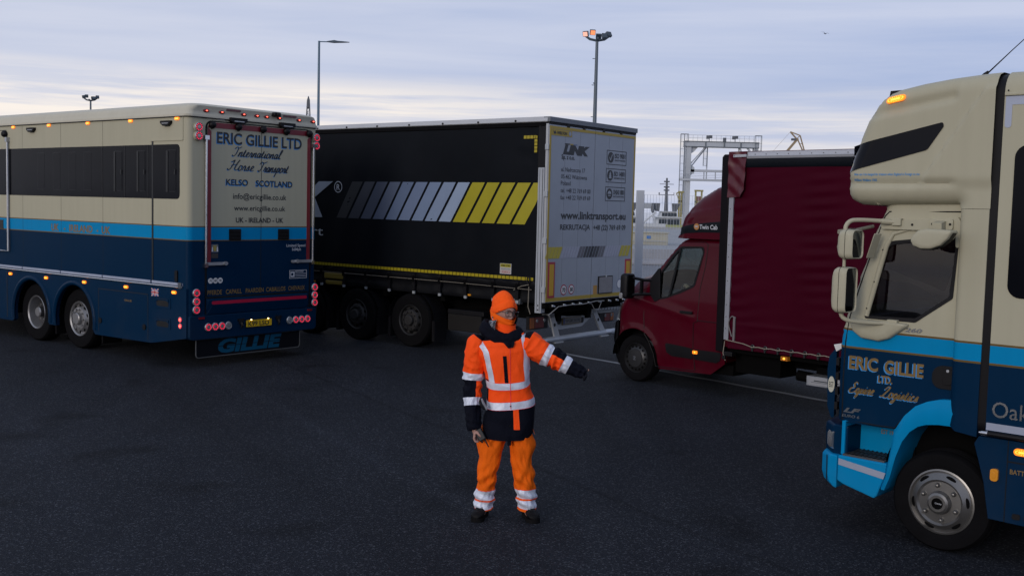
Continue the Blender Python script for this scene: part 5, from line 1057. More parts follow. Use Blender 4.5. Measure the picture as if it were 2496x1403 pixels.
    # A-pillar trim strip
    m = MB(); pl = [(7.32, 1.72), (7.26, 2.0), (7.20, 2.27), (7.15, 2.37), (7.0, 2.41)]
    m.tube([(x, cab_y(x, z) + .002, z) for x, z in pl], [.018, .02, .02, .018, .008], 10)
    for x, z in ((7.31, 1.78), (7.265, 1.99), (7.215, 2.24)): m.ell((x + .005, cab_y(x, z) + .021, z), (.006, .004, .006), 8, 6, 1)
    part('pillar_trim', m, [P_cream, M_black], T, 60)
    # rail above the window with mirror brackets
    m = MB(); m.prism(fillet([(7.24, 2.40), (7.25, 2.46), (6.66, 2.505), (6.64, 2.47), (6.64, 2.28), (6.67, 2.28), (6.675, 2.40), (7.0, 2.40)], .02, 4), 'xz', 1.11, 1.165)
    for x in (7.13, 7.0): m.disc((x, 1.165, 2.44), (0, 1, 0), .010, 1, 10, .003)
    part('door_rail', m, [P_cream, M_black], T, 40, .006)
    m = MB(); m.prism(rrect(6.69, 6.86, 2.41, 2.49, .015, 3), 'xz', 1.16, 1.185); m.obox((6.775, 1.22, 2.44), (.035, 0, 0), (0, .05, -.01), (0, .005, .028)); 
    for x in (6.71, 6.84): m.disc((x, 1.185, 2.45), (0, 1, 0), .010, 1, 10, .004)
    part('mirror_bracket', m, [P_cream, M_black], T, 40, .005)
    # kerb mirror: shell opening downwards
    prof = [(6.898, 2.325), (6.885, 2.36), (6.85, 2.40), (6.78, 2.415), (6.61, 2.41), (6.60, 2.395), (6.63, 2.345), (6.68, 2.297), (6.75, 2.270), (6.82, 2.268), (6.878, 2.29)]
    prof = fillet(prof, .012, 3); c = Vector((6.75, 2.34))
    m = MB(); m.loft([[(c.x + (x - c.x) * s_, y, c.y + (z - c.y) * s_) for x, z in prof] for y, s_ in ((1.30, .90), (1.31, .98), (1.33, 1.0), (1.43, 1.0), (1.445, .97), (1.452, .90), (1.456, .6))]); part('kerb_mirror', m, P_cream, T, 50)
    m = MB(); m.loft([[(c.x + (x - c.x) * s_, y, c.y - .008 + (z - c.y) * s_) for x, z in prof] for y, s_ in ((1.34, .99), (1.35, 1.0), (1.40, 1.0), (1.41, .99))]); part('mirror_rim', m, M_black, T, 50)
    # mirror arms
    YM = 1.45
    m = MB(); m.tube(catmull([(7.12, 1.17, 2.455), (7.22, 1.22, 2.462), (7.33, 1.36, 2.466), (7.375, 1.42, 2.455), (7.395, 1.45, 2.415), (7.395, 1.45, 2.37)], 5), .0165, 10); m.tube([(7.14, 1.16, 2.455), (7.22, 1.215, 2.46)], .022, 10); m.box(7.08, 7.15, 1.14, 1.19, 2.43, 2.485); part('mirror_arm', m, P_cream, T, 50, .004)
    m = MB(); m.tube(catmull([(7.40, 1.45, 1.80), (7.398, 1.45, 1.735), (7.36, 1.42, 1.698), (7.28, 1.33, 1.683), (7.18, 1.24, 1.68), (7.10, 1.19, 1.682)], 5), .0165, 10); m.box(7.06, 7.14, 1.16, 1.215, 1.66, 1.71); m.tube([(7.395, 1.45, 2.19), (7.395, 1.45, 2.08)], .013, 8); part('mirror_arm', m, P_cream, T, 50, .004)
    def mirror(x0, x1, z0, z1, y0, y1, nm='wing_mirror'):
        r_ = bpy.data.objects.new(nm, None); COL.objects.link(r_); r_.parent = T; r_.empty_display_size = .05
        m = MB(); R = []
        for q, s_, dx in ((0, .72, 0), (.12, .9, 0), (.3, .98, 0), (.55, 1.0, 0), (1.0, .97, 0)):
            yy0, yy1 = y0 + (y1 - y0) * (1 - s_) / 2, y1 - (y1 - y0) * (1 - s_) / 2; zz0, zz1 = z0 + (z1 - z0) * (1 - s_) / 2, z1 - (z1 - z0) * (1 - s_) / 2
            R.append([(x1 + (x0 - x1) * q, y, z) for y, z in rrect(yy0, yy1, zz0, zz1, .045, 5)])
        m.loft(R, cap1=False)
        rim = rrect(y0 + .012, y1 - .012, z0 + .012, z1 - .012, .04, 5); n = len(rim); R2 = [R[-1], [(x0 - .004, y, z) for y, z in rrect(y0 + .008, y1 - .008, z0 + .008, z1 - .008, .04, 5)], [(x0 + .008, y, z) for y, z in rim]]; m.loft(R2, 0, False, False)
        part('housing', m, P_cream, r_, 50)
        m = MB(); m.tube([R[3][k] for k in range(len(R[3]))], .0022, 4, closed=True); part('seam', m, M_black, r_)
        m = MB(); m.prism([(y, z) for y, z in rim], 'yz', x0 + .008, x0 + .014); part('glass', m, mat('mirror_glass', (.10, .12, .14), .04, 1.0), r_)
        return r_
    mirror(7.30, 7.425, 2.168, 2.392, 1.335, 1.54); mirror(7.335, 7.455, 1.755, 2.106, 1.335, 1.545)
    m = MB(); m.loft([[(x, y, z) for y, z in rrect(1.15 - a, 1.30 + a, 2.20 - a, 2.305 + a, .03, 4)] for x, a in ((7.545, -.03), (7.53, -.008), (7.49, 0), (7.46, 0))]); part('front_mirror', m, P_cream, T, 50)
    m = MB(); m.prism(fillet([(7.42, 2.365), (7.53, 2.35), (7.53, 2.385), (7.42, 2.40)], .01, 3), 'xz', 1.14, 1.31); m.tube([(7.50, 1.22, 2.36), (7.50, 1.22, 2.29)], .015, 8); m.tube([(7.44, 1.22, 2.38), (7.33, 1.10, 2.42)], .014, 8); part('front_mirror_bracket', m, mat('khaki_plastic', (.20, .19, .15), .5), T, 40, .003)
    m = MB(); m.obox((7.25, 1.26, 2.27), (.006, -.01, 0), (.01, .045, 0), (-.028, 0, .095)); part('air_deflector', m, P_cream, T, 40, .006)
    # bulge below the window that carries the lower arm
    bp = fillet([(7.44, 1.695), (7.42, 1.60), (7.34, 1.545), (7.20, 1.533), (7.12, 1.560), (6.955, 1.688)], [.02, .06, .06, .05, .04, .02], 4); c = Vector((7.23, 1.64))
    m = MB(); m.loft([[(c.x + (x - c.x) * s_, y, min(1.697, c.y + .03 + (z - c.y - .03) * s_)) for x, z in bp] for y, s_ in ((YD - .02, 1.0), (YD + .02, 1.0), (YD + .045, .97), (YD + .06, .88), (YD + .064, .6))]); part('mirror_base', m, P_cream, T, 50)
    m = MB(); text(m, '260', (7.012, YD, 1.626), *LS, .135, .032, .03, .25, lift=.006); part('chrome_badge', m, M_chrome, T, None)
    m = MB(); text(m, 'LF', (7.472, YD, .942), *LS, .145, .036, .045, .35, lift=.006); text(m, 'EURO 6', (7.482, YD, .903), *LS, .145, .022, .02, .2, lift=.006); part('chrome_badge', m, mat('dark_chrome', (.28, .29, .31), .3, .9), T, None)
    m = MB()
    for o_, mi, lf in ((.0, 1, .0028), (1, 0, .0045)):
        dx, dz = (0, 0) if o_ else (.009, -.007)
        text(m, 'ERIC', (7.443 + dx, YD, 1.296 + dz), *LS, .238, .101, .035, mi=mi, lift=lf); text(m, 'GILLIE', (7.155 + dx, YD, 1.292 + dz), *LS, .305, .101, .035, mi=mi, lift=lf); text(m, 'LTD.', (7.200 + dx, YD, 1.213 + dz), *LS, .114, .056, .03, mi=mi, lift=lf)
        script(m, 'Equine', (7.440 + dx * .6, YD, 1.103 + dz), *LS, .215, .042, .010, .4, mi, lf); script(m, 'Logistics', (7.185 + dx * .6, YD, 1.100 + dz), *LS, .31, .042, .010, .4, mi, lf)
    part('lettering', m, [mat('gold_lettering', (.17, .108, .033), .4, .1), M_inkblue], T, None, label='gold company name and script lettering shaded in blue on the cab door')
    m = MB(); m.prism(rrect(6.60, 6.785, 1.225, 1.40, (.03, .07, .08, .03), 6), 'xz', YD - .02, YD + .010); m.prism(rrect(6.63, 6.70, 1.26, 1.38, .02, 4), 'xz', YD + .010, YD + .022); m.disc((6.665, YD + .022, 1.365), (0, 1, 0), .012, 1, 10, .004); part('door_handle', m, [M_black, M_alu], T, 40, .006)
    # wheel-arch flare and entry step
    outer = [(7.115, .40), (7.085, .50), (7.055, .70), (7.035, .86), (6.96, .99), (6.88, 1.075), (6.797, 1.120), (6.70, 1.150), (6.62, 1.158), (6.50, 1.158)]
    inner = [(7.085, .39), (7.045, .50), (7.010, .66), (6.965, .79), (6.91, .875), (6.85, .925), (6.79, .948), (6.70, .962), (6.62, .964), (6.50, .964)]
    m = MB(); m.loft([[(x, y, z) for x, z in outer + inner[::-1]] for y in (.75, YD + .055)], cap0=False, cap1=False)
    n = len(outer); base = [(x, YD + .055, z) for x, z in outer] + [(x, YD + .075, z) for x, z in [tuple((Vector(a) * .5 + Vector(b) * .5)) for a, b in zip(outer, inner)]] + [(x, YD + .06, z) for x, z in inner]
    m.add(base, [(i, i + 1, n + i + 1, n + i) for i in range(n - 1)] + [(n + i, n + i + 1, 2 * n + i + 1, 2 * n + i) for i in range(n - 1)]); part('arch_flare', m, P_lb, T, 60, weld=.0005)
    m = MB(); m.prism([(7.46, .60), (7.46, .87), (7.04, .86), (7.05, .60)], 'xz', YD - .26, YD - .25); m.prism([(7.445, .60), (7.475, .60), (7.475, .87), (7.445, .87)], 'xz', YD - .25, YD + .01); m.prism([(7.03, .60), (7.06, .60), (7.05, .87), (7.02, .87)], 'xz', YD - .25, YD + .01); m.box(7.04, 7.46, YD - .26, YD + .0, .865, .875); part('step_well', m, P_lb, T, None, .005)
    m = MB(); st_ = [(7.475, .60), (7.475, .395), (7.42, .372), (7.165, .308), (7.145, .33), (7.085, .50), (7.075, .60)]
    m.loft([[(x, y, z) for x, z in st_] for y in (YD - .26, YD + .04, YD + .06)]); part('step_panel', m, P_lb, T, None, .012)
    m = MB(); m.prism([(7.465, .575), (7.465, .525), (7.095, .475), (7.080, .525)], 'xz', YD + .06, YD + .063); part('reflective_strip', m, M_silvertape, T)
    m = MB(); m.box(7.10, 7.44, YD - .24, YD + .03, .602, .612)
    for k in range(9): m.bar((7.10 + k * .036, YD - .24, .614), (7.14 + k * .036, YD + .03, .614), .006, .006, 1); m.bar((7.14 + k * .036, YD - .24, .614), (7.10 + k * .036, YD + .03, .614), .006, .006, 1)
    m.box(7.10, 7.44, YD + .03, YD + .045, .585, .615, 1); part('step_tread', m, [M_black, mat('tread_grey', (.07, .07, .075), .5, .4)], T, None)
    m = MB(); text(m, 'EST 1975', (7.26, YD - .25, .765), *LS, .135, .035, .012); part('lettering', m, M_gold, T, None)
    # front corner: deflector, headlamp, bumper
    m = MB(); YF = 1.0
    m.loft([[(7.60, YD - .10, z), (7.66 + a, YD - .10, z), (7.70 + a, YD - .24, z), (7.66, YD - .27, z)] for z, a in ((.86, -.035), (.95, 0), (1.25, .012), (1.36, .0), (1.425, -.05))]); part('corner_deflector', m, P_navy, T, None, .01)
    m = MB(); m.prism([(7.60, 1.40), (7.625, 1.455), (7.56, 1.47), (7.555, 1.43)], 'xz', YD - .16, YD - .09); part('deflector_cap', m, M_white, T, None, .004)
    m = MB(); q0 = Vector((7.668, YD - .10, 1.10)); n2 = Vector((.14, .04, 0)).normalized()
    st = 0; m.lathe([(.052, 0), (.052, .003), (0, .003)], (0, 0, 0), (0, 1, 0), 24, 0); text(m, 'EGT', (.034, .003, -.018), (-1, 0, 0), (0, 0, 1), .068, .036, .012, mi=1, lift=.001); m.xf(lambda v: Vector((7.632 + v.x * .55, YD - .099 + v.y, 1.13 + v.z * 1.25)), st); part('round_sticker', m, [mat('sticker_cream', (.45, .45, .38), .5), M_ink], T, None)
    for k in range(4):
        m = MB(); m.box(7.575, 7.60, YD - .2, YD - .10, .93 + k * .12, .99 + k * .12); part('grille_slat', m, M_black, T)
    m = MB(); m.loft([[(7.43, YD - .01, z), (7.56 + a, YD - .02, z), (7.68 + a, YD - .16, z), (7.72 + a, YD - .45, z), (7.43, YD - .45, z)] for z, a in ((.575, -.01), (.60, .0), (.77, .01), (.81, .005), (.825, -.02))]); part('headlamp_housing', m, P_navy, T, None, .012)
    m = MB(); m.loft([[(7.545 + a, YD - .004 - b, z), (7.62 + a, YD - .08 - b, z), (7.60, YD - .12, z), (7.545, YD - .05, z)] for z, a, b in ((.625, 0, .0), (.65, .012, -.008), (.74, .012, -.008), (.765, 0, 0))]); part('headlamp', m, mat('headlamp_lens', (.45, .47, .5), .12, .6, coat=.8), T, 40)
    m = MB(); m.loft([[(7.485, YD + .045, z), (7.57 + a, YD + .03, z), (7.68 + a, YD - .10, z), (7.76 + a, YD - .4, z), (7.80 + a, 0, z), (7.485, 0, z)] for z, a in ((.325, -.06), (.36, -.02), (.42, .0), (.56, .0), (.59, -.02))]); m = mirrored(m); part('front_bumper', m, P_lb, T, None, .012)
    m = MB(); m.tube([(7.572, YD + .03, .335), (7.578, YD + .033, .58)], .004, 5); part('bumper_seam', m, M_black, T)
    # wheel and underside
    wheel(T, 6.665, YD + .02, .378, .25, .236, 'cover', rim_mat=mat('wheel_trim_metal', (.19, .187, .185), .36, .8, var=.15, vscale=5))
    wheel(T, 6.665, -YD - .02, .378, .25, .236, 'cover', -1, rim_mat=MATS['wheel_trim_metal'])
    m = MB(); text(m, 'Oakley', (6.685, YD + .078, .372), *LS, .05, .012, .005); part('lettering', m, M_wletter, T, None)
    m = MB(); m.box(6.35, 7.0, -YD + .25, YD - .32, .45, 1.2); m.box(6.3, 7.5, -YD + .2, YD - .3, .9, 1.0); m.box(2.0, 6.35, -YD + .1, YD - .02, .45, 1.0); m.box(7.0, 7.45, -YD + .3, YD - .3, .35, .9); part('chassis', m, M_under, T)
    m = MB(); m.grid(lambda u, v: (6.68 + .43 * cos(pi * (1 - u)), YD - .35 + .36 * v, .52 + .44 * sin(pi * (.02 + .96 * u))), 24, 3); part('wheel_arch_liner', m, M_under, T, 60)
    # interior
    M_seat = mat('seat_grey', (.045, .055, .062), .9, var=.3); M_dash = mat('dash_dark', (.03, .035, .04), .6)
    for y in (.62, -.62):
        m = MB(); m.loft([[(6.72 + a, yy, z) for yy in (y - .23, y + .23)] + [(6.58 + a, yy, z) for yy in (y + .23, y - .23)] for z, a in ((1.35, 0.0), (1.95, -.06), (2.02, -.08))]); m.box(6.62, 7.05, y - .25, y + .25, 1.25, 1.38); part('seat', m, M_seat, T, None, .04)
    m = MB(); m.loft([[(7.12, y, 1.3), (7.20, y, 1.62), (7.30, y, 1.72), (7.45, y, 1.70), (7.50, y, 1.3)] for y in (-.98, .98)]); m.box(6.95, 7.14, -.3, .35, 1.4, 1.68); part('dashboard', m, M_dash, T, None, .02)
    m = MB(); m.lathe([(.012, 0), (.012, .16)], (6.80, .80, 1.9), (0, 0, 1), 10); m.ell((6.93, .80, 1.86), (.03, .02, .035), 10, 8); m.tube([(6.93, .8, 1.86), (6.86, .8, 1.84), (6.80, .8, 1.90)], .009, 6); m.box(6.72, 6.83, .76, .80, 1.80, 1.95); part('phone_holder', m, M_black, T, None)
    m = MB(); cwh = Vector((7.05, -.6, 1.78)); ax = Vector((-.6, 0, .8)); a_ = Vector((0, 1, 0)); b_ = ax.cross(a_); m.tube([cwh + (a_ * cos(k * pi / 12) + b_ * sin(k * pi / 12)) * .21 for k in range(24)], .016, 8, closed=True); m.bar(cwh - a_ * .2, cwh + a_ * .2, .03); part('steering_wheel', m, M_black, T)
    m = MB(); m.box(6.42, 6.50, -1.1, 1.1, 1.2, 2.55); part('cab_back_panel', m, M_dash, T)
    m = MB(); m.box(6.45, 7.45, -1.0, 1.0, 1.0, 1.2); part('cab_floor', m, M_dash, T)
    return T
make_right_lorry()
# ================================================================ red curtain van
def make_van():
    T = thing('curtain_van', 'dark red box van with roof sleeper pod and side curtain, seen from its left side', 'van', (6.744, 11.873, 0), radians(133.9))
    RED = (.058, .0003, .0070)
    P = paint('van_paint', [(0, RED)], rough=.32, coat=.22, spec=.10); YV = 1.03
    def sm(a, b, x): q = max(0, min(1, (x - a) / (b - a))); return q * q * (3 - 2 * q)
    # side outline: sill, arch, bumper, bonnet line, pillar, roof
    front = [(6.50, .50), (6.515, .80), (6.47, 1.00), (6.37, 1.14), (6.22, 1.29), (6.00, 1.40), (5.90, 1.455), (5.60, 1.80), (5.42, 2.00), (5.33, 2.085), (5.22, 2.125), (4.95, 2.15), (4.46, 2.16)]
    archp = [(6.04 + .42 * cos(a), .37 + .415 * sin(a)) for a in [radians(15 + 165 * k / 16) for k in range(17)]]
    outl = [(4.46, .45), (4.70, .275), (5.60, .245)] + archp[::-1] + front
    win = fillet([(5.655, 1.235), (5.645, 1.60), (5.44, 1.87), (5.30, 2.005), (4.915, 2.02), (4.895, 1.95), (5.02, 1.47), (5.25, 1.365), (5.50, 1.27)], [.04, .08, .10, .08, .06, .04, .09, .1, .1], 4)
    seg = [(front[i], front[i + 1]) for i in range(2, len(front) - 1)]
    def vy(x, z):
        y = YV - .05 * sm(1.0, 2.1, z) - .03 * sm(.6, .3, z)
        y -= .28 * max(0, (x - 6.15) / .37) ** 3
        d = pdist((x, z), seg); r = .10
        if d < r: y -= r * (1 - sqrt(max(0, 1 - (1 - d / r) ** 2)))
        # shoulder crease and wheel-arch lip
        y += .012 * math.exp(-((z - (1.02 + (x - 5.0) * .20)) / .05) ** 2) * sm(4.9, 5.1, x) * (1 - sm(6.2, 6.4, x))
        da = abs(sqrt((x - 6.04) ** 2 + (z - .37) ** 2) - .43); y += .018 * math.exp(-(da / .03) ** 2) * (1 if z > .3 else 0)
        # swage below window
        y += .010 * math.exp(-((z - (1.19 + .0)) / .035) ** 2) * 0
        return y
    m = MB(); panel(m, outl, [win], lambda x, z: (x, vy(x, z), z), .035); m = mirrored(m)
    wf = lambda x, z: vy(x, z)
    cr = [.30, .34, .34, .32, .30, .24, .20, .12, .08, .05, .04, .03, .02]
    strip(m, front[:7], wf, cr[:7], 2.3, 25); strip(m, front[9:], wf, cr[9:], 2.8, 25); part('cab', m, P, T, 50, weld=.002)
    m = MB(); strip(m, front[6:10], wf, cr[6:10], 2.5, 25); part('windscreen', m, glassmat('van_glass', (.60, .74, .72)), T, 60)
    for s_ in (1, -1):
        m = MB(); panel(m, win, [], lambda x, z: (x, s_ * (vy(x, z) - .012), z), .08); part('door_window', m, MATS['van_glass'], T, 60)
    ce = Vector((5.27, 1.66)); o_ = [tuple(Vector(p) + (Vector(p) - ce).normalized() * .008) for p in win]; i_ = [tuple(Vector(p) - (Vector(p) - ce).normalized() * .028) for p in win]; n = len(win)
    m = MB(); m.add([(x, vy(x, z) + .004, z) for x, z in o_] + [(x, vy(x, z) + .003, z) for x, z in i_] + [(x, vy(x, z) - .03, z) for x, z in i_], [(i, (i + 1) % n, n + (i + 1) % n, n + i) for i in range(n)] + [(n + i, n + (i + 1) % n, 2 * n + (i + 1) % n, 2 * n + i) for i in range(n)])
    m.bar((5.295, vy(5.29, 1.99), 1.99), (5.435, vy(5.43, 1.31), 1.31), .02, .03); part('window_seal', m, M_black, T, 40)
    m = MB()
    for pl in ([(5.24, 2.075), (4.88, 2.09), (4.835, 2.05), (4.86, 1.75), (4.92, 1.45), (4.935, 1.0), (4.93, .99), (5.0, .96), (4.99, .60), (4.965, .30)], [(5.88, 1.42), (5.885, 1.0), (5.86, .72), (5.78, .62), (5.70, .45), (5.66, .27)], [(5.66, .27), (4.97, .29)], [(4.935, 1.0), (4.46, 1.0)]):
        m.tube([(x, vy(x, z) + .0005, z) for x, z in pl], .0055, 6)
    part('door_seam', m, M_black, T)
    m = MB(); panel(m, fillet([(5.475, .635), (5.45, .50), (5.36, .455), (4.99, .455), (4.99, .60), (5.10, .615)], .03, 4), [], lambda x, z: (x, vy(x, z) + .012, z), .05); panel(m, fillet([(4.97, .60), (4.97, .455), (4.60, .445), (4.53, .49), (4.51, .60)], .03, 4), [], lambda x, z: (x, vy(x, z) + .012, z), .05); part('side_moulding', m, M_black, T, 50)
    m = MB(); m.prism(rrect(5.01, 5.22, 1.082, 1.118, .012, 3), 'xz', vy(5.1, 1.1) + .008, vy(5.1, 1.1) + .038); part('door_handle', m, M_black, T, 40, .006)
    m = MB(); m.prism(rrect(4.905, 4.985, .535, .58, .01, 3), 'xz', vy(4.9, .55) + .01, vy(4.9, .55) + .022, 0); m.ell((4.945, vy(4.9, .55) + .024, .557), (.013, .005, .012), 10, 6, 1); part('marker_light', m, [M_amber, M_amberhot], T)
    # bumper, headlamp
    m = MB(); bz = [(6.47, .22), (6.50, .30), (6.53, .42), (6.545, .60), (6.525, .80)]
    strip(m, bz, lambda x, z: vy(6.45, z) + .02, .34, 2.3, 25); pnl = [(6.40, .20), (6.47, .22), (6.50, .30), (6.53, .42), (6.545, .60), (6.525, .80), (6.46, .86), (6.43, .62), (6.40, .45)]
    mm = MB(); panel(mm, pnl, [], lambda x, z: (x, vy(min(x, 6.45), z) + .035 - .5 * max(0, x - 6.45), z), .03); mm = mirrored(mm); m.add(mm.v, mm.f); part('front_bumper', m, M_black, T, 50, weld=.002)
    m = MB(); hl = fillet([(6.535, .84), (6.495, 1.05), (6.36, 1.155), (6.40, 1.0), (6.46, .87)], .02, 3)
    m.loft([[(x + dx, vy(min(x, 6.47), z) + dy, z) for x, z in hl] for dx, dy in ((0, -.2), (.012, .012), (.03, -.01))]); part('headlamp', m, mat('van_headlamp', (.35, .38, .42), .1, .7, coat=.8), T, 40)
    # mirror with two arms
    m = MB(); m.prism(fillet([(5.62, 1.71), (5.60, 1.25), (5.69, 1.195), (5.79, 1.30), (5.79, 1.52)], .02, 3), 'xz', vy(5.7, 1.4) - .01, vy(5.7, 1.4) + .02); part('mirror_mount', m, M_black, T, 40, .006)
    m = MB()
    for z0, z1 in ((1.505, 1.545), (1.305, 1.29)): m.tube([(5.75, 1.0, z0), (5.84, 1.10, z0), (5.95, 1.30, z1)], .022, 8)
    m.bar((5.86, 1.13, 1.30), (5.86, 1.13, 1.51), .05, .03); part('mirror_arm', m, M_black, T, 50)
    rr_ = bpy.data.objects.new('wing_mirror', None); COL.objects.link(rr_); rr_.parent = T
    m = MB(); R = [[(x, y, z) for y, z in rrect(1.20 + a, 1.40 - a, 1.235 + a, 1.60 - a, .05, 5)] for x, a in ((6.06, .045), (6.045, .015), (6.0, .0), (5.93, .004), (5.92, .012))]; m.loft(R, cap1=True); part('housing', m, M_black, rr_, 50)
    m = MB(); m.prism(rrect(1.225, 1.375, 1.33, 1.575, .03, 4), 'yz', 5.914, 5.919); m.prism(rrect(1.225, 1.375, 1.255, 1.32, .02, 4), 'yz', 5.914, 5.919); part('glass', m, mat('van_mirror_glass', (.06, .07, .08), .05, 1.0), rr_)
    m = MB(); m.prism(rrect(5.99, 6.05, 1.24, 1.32, .02, 3), 'xz', 1.385, 1.405); part('indicator', m, M_clear, rr_, 40, .004)
    # wheel
    wheel(T, 6.04, YV - .035, .345, .22, .215, 'van', rim_mat=mat('van_rim', (.035, .036, .04), .42, .6, var=.2)); wheel(T, 6.04, -YV, .345, .22, .215, 'van', -1, rim_mat=MATS['van_rim'])
    for s_ in (1, -1): wheel(T, 1.3, s_ * (YV - .05), .345, .22, .215, 'van', s_, rim_mat=MATS['van_rim'])
    m = MB(); m.grid(lambda u, v: (6.04 + .43 * cos(pi * (1 - u)), YV - .32 + .30 * v, .36 + .42 * sin(pi * (.0 + u))), 24, 3); m.box(5.62, 6.3, -.75, .75, .3, .8); m.box(4.4, 5.7, -.8, .9, .28, .42); m.box(-1.6, 4.5, -.5, -.4, .45, .62); m.box(-1.6, 4.5, .4, .5, .45, .62); m.box(-1.8, 4.4, -1.0, 1.0, .62, .70); m.box(2.2, 3.2, .3, .8, .3, .55); part('chassis', m, M_under, T, 50)
    # ---- roof sleeper pod
    pf = [(5.365, 2.13), (5.385, 2.20), (5.375, 2.29), (5.325, 2.43), (5.24, 2.56), (5.07, 2.72), (4.83, 2.85), (4.60, 2.90), (4.50, 2.91)]
    po = [(4.50, 2.13)] + pf; sg = [(pf[i], pf[i + 1]) for i in range(1, len(pf) - 1)]
    def py(x, z):
        y = 1.03; d = pdist((x, z), sg); r = .30
        y -= .05 * sm(2.4, 2.8, z)
        if d < r: y -= r * .70 * (1 - sqrt(max(0, 1 - (1 - d / r) ** 2.2)))
        zc = 2.40 - (x - 4.5) * .12; y += .010 * (1 - sm(zc - .02, zc, z)); 
        z2 = 2.60 - (x - 4.5) * .18; y -= .022 * sm(z2 - .01, z2 + .02, z)
        return y
    m = MB(); band = lambda x, z: 1 if (2.375 - (x - 4.5) * .10 - .10 * max(0, (x - 5.1) / .3) ** 2) > z > (2.225 - (x - 4.5) * .045) else 0
    panel(m, po, [], lambda x, z: (x, py(x, z), z), .028); m = mirrored(m); mf_ = MB(); wfp = lambda x, z: py(x, z)
    strip(m, pf, wfp, [.10, .12, .12, .11, .10, .08, .05, .03, .02], 2.4, 25); part('sleeper_pod', m, P, T, 50, weld=.002)
    bandp = [(5.352, 2.205), (5.372, 2.25), (5.30, 2.285), (5.10, 2.325), (4.80, 2.36), (4.505, 2.385), (4.505, 2.228), (4.9, 2.222), (5.2, 2.20), (5.32, 2.17)]
    m = MB(); panel(m, bandp, [], lambda x, z: (x, py(x, z) + .005, z), .03); part('black_band', m, mat('band_black', (.004, .006, .009), .35, spec=.12), T, 50)
    m = MB(); yb = py(4.7, 2.3) + .007; text(m, 'Twin Cab', (4.945, yb, 2.268), *LS, .30, .062, .02); m.disc((4.995, yb - .002, 2.298), (0, 1, 0), .045, 1, 20, .003); text(m, 'MW', (5.020, yb + .001, 2.285), *LS, .05, .03, .02); part('lettering', m, [M_wletter, mat('badge_orange', (.35, .16, .05), .4)], T, None, label='white Twin Cab wording with round orange badge on the black band')
    m = MB(); m.loft([[(4.66, y, 2.80) for y in (-.8, .8)] + [(4.35, y, 2.80) for y in (.8, -.8)], [(4.62, y, 2.92) for y in (-.78, .78)] + [(4.35, y, 3.0) for y in (.78, -.78)], [(4.54, y, 3.08) for y in (-.74, .74)] + [(4.35, y, 3.2) for y in (.74, -.74)]]); part('roof_spoiler', m, P, T, None, .03)
    # cab rear corner fairing
    m = MB(); m.prism([(4.46, .47), (4.46, 2.15), (4.56, 2.13), (4.60, .40)], 'xz', -.98, .98); part('cab_rear', m, P, T)
    # black front frame of the box
    YC = 1.10
    m = MB(); m.prism(fillet([(4.44, .63), (4.555, .63), (4.562, 3.24), (4.53, 3.275), (4.44, 3.275)], [.01, .02, .03, .03, .01], 3), 'xz', YC - .10, YC + .02); part('front_corner_post', m, mat('post_black', (.004, .003, .005), .45, spec=.12), T, 40, .01)
    m = MB(); m.box(4.36, 4.44, -YC, YC - .02, .70, 3.28); part('bulkhead', m, P, T)
    m = MB(); m.prism(rrect(4.355, 4.425, .80, 3.2, .004, 2), 'xz', YC - .02, YC + .022)
    for k in range(14): m.disc((4.40, YC + .022, .95 + k * .16), (0, 1, 0), .006, 1, 8, .002)
    part('aluminium_post', m, [mat('post_alu', (.34, .35, .40), .4, .5), M_black], T, None)
    M_cur = bpy.data.materials.new('crimson_curtain'); M_cur.use_nodes = True; t = NT(M_cur.node_tree); obc = t.new('ShaderNodeTexCoord').outputs['Object']
    nz = t.new('ShaderNodeTexNoise', Vector=obc, Scale=1.4, Detail=7.0).outputs[0]; mpp = t.new('ShaderNodeMapping', _0=obc); mpp.inputs['Scale'].default_value = (.8, 1, 3.5); n3 = t.new('ShaderNodeTexNoise', Vector=mpp, Scale=1.5, Detail=3.0).outputs[0]
    b = t.new('ShaderNodeBsdfPrincipled', Base_Color=t.mix(nz, (.032, .0002, .0062, 1), (.052, .0005, .0105, 1))); t.set(b.inputs['Roughness'], t.math('MULTIPLY_ADD', nz, .25, .36)); b.inputs['Specular IOR Level'].default_value = .06
    t.set(b.inputs['Normal'], t.new('ShaderNodeBump', Height=t.math('MULTIPLY_ADD', n3, .10, nz), Strength=.3, Distance=.03)); t.new('ShaderNodeOutputMaterial', Surface=b)
    def cy(x, z):
        y = YC + .004 * sin(x * 3.1 + z) + .006 * mnoise.noise(Vector((x * 1.1, z * 2.2, 5)))
        e = math.exp(-((4.36 - x) / .30)) ; y += .011 * e * sin(z * 38 + 4 * mnoise.noise(Vector((x * 2, z * 1.5, 1))) + x * 5) * (.5 + mnoise.noise(Vector((x, z * 1.3, 9))))
        e2 = math.exp(-((x - 3.05) / .25) ** 2); y += .008 * e2 * sin(z * 40 + x * 3) * (.5 + mnoise.noise(Vector((x, z * 1.3, 2))))
        y += .012 * math.exp(-((z - 1.02) / .03) ** 2) * .6 + .010 * math.exp(-((z - .70) / .03) ** 2)
        return y
    m = MB(); m.grid(lambda u, v: (4.36 - 6.1 * u, cy(4.36 - 6.1 * u, .69 + 2.42 * v), .69 + 2.42 * v), 300, 200); part('side_curtain', m, M_cur, T, 60)
    m = MB(); m.box(-1.75, 4.36, -YC, -YC + .02, .69, 3.2); m.box(-1.76, -1.74, -YC, YC, .69, 3.28); m.box(-1.75, 4.4, -YC, YC, 3.28, 3.31); part('box_shell', m, P, T)
    m = MB(); m.prism([(YC - .02, 3.215), (YC + .022, 3.215), (YC + .03, 3.245), (YC + .018, 3.25), (YC + .012, 3.30), (YC - .03, 3.312)], 'yz', -1.75, 4.172)
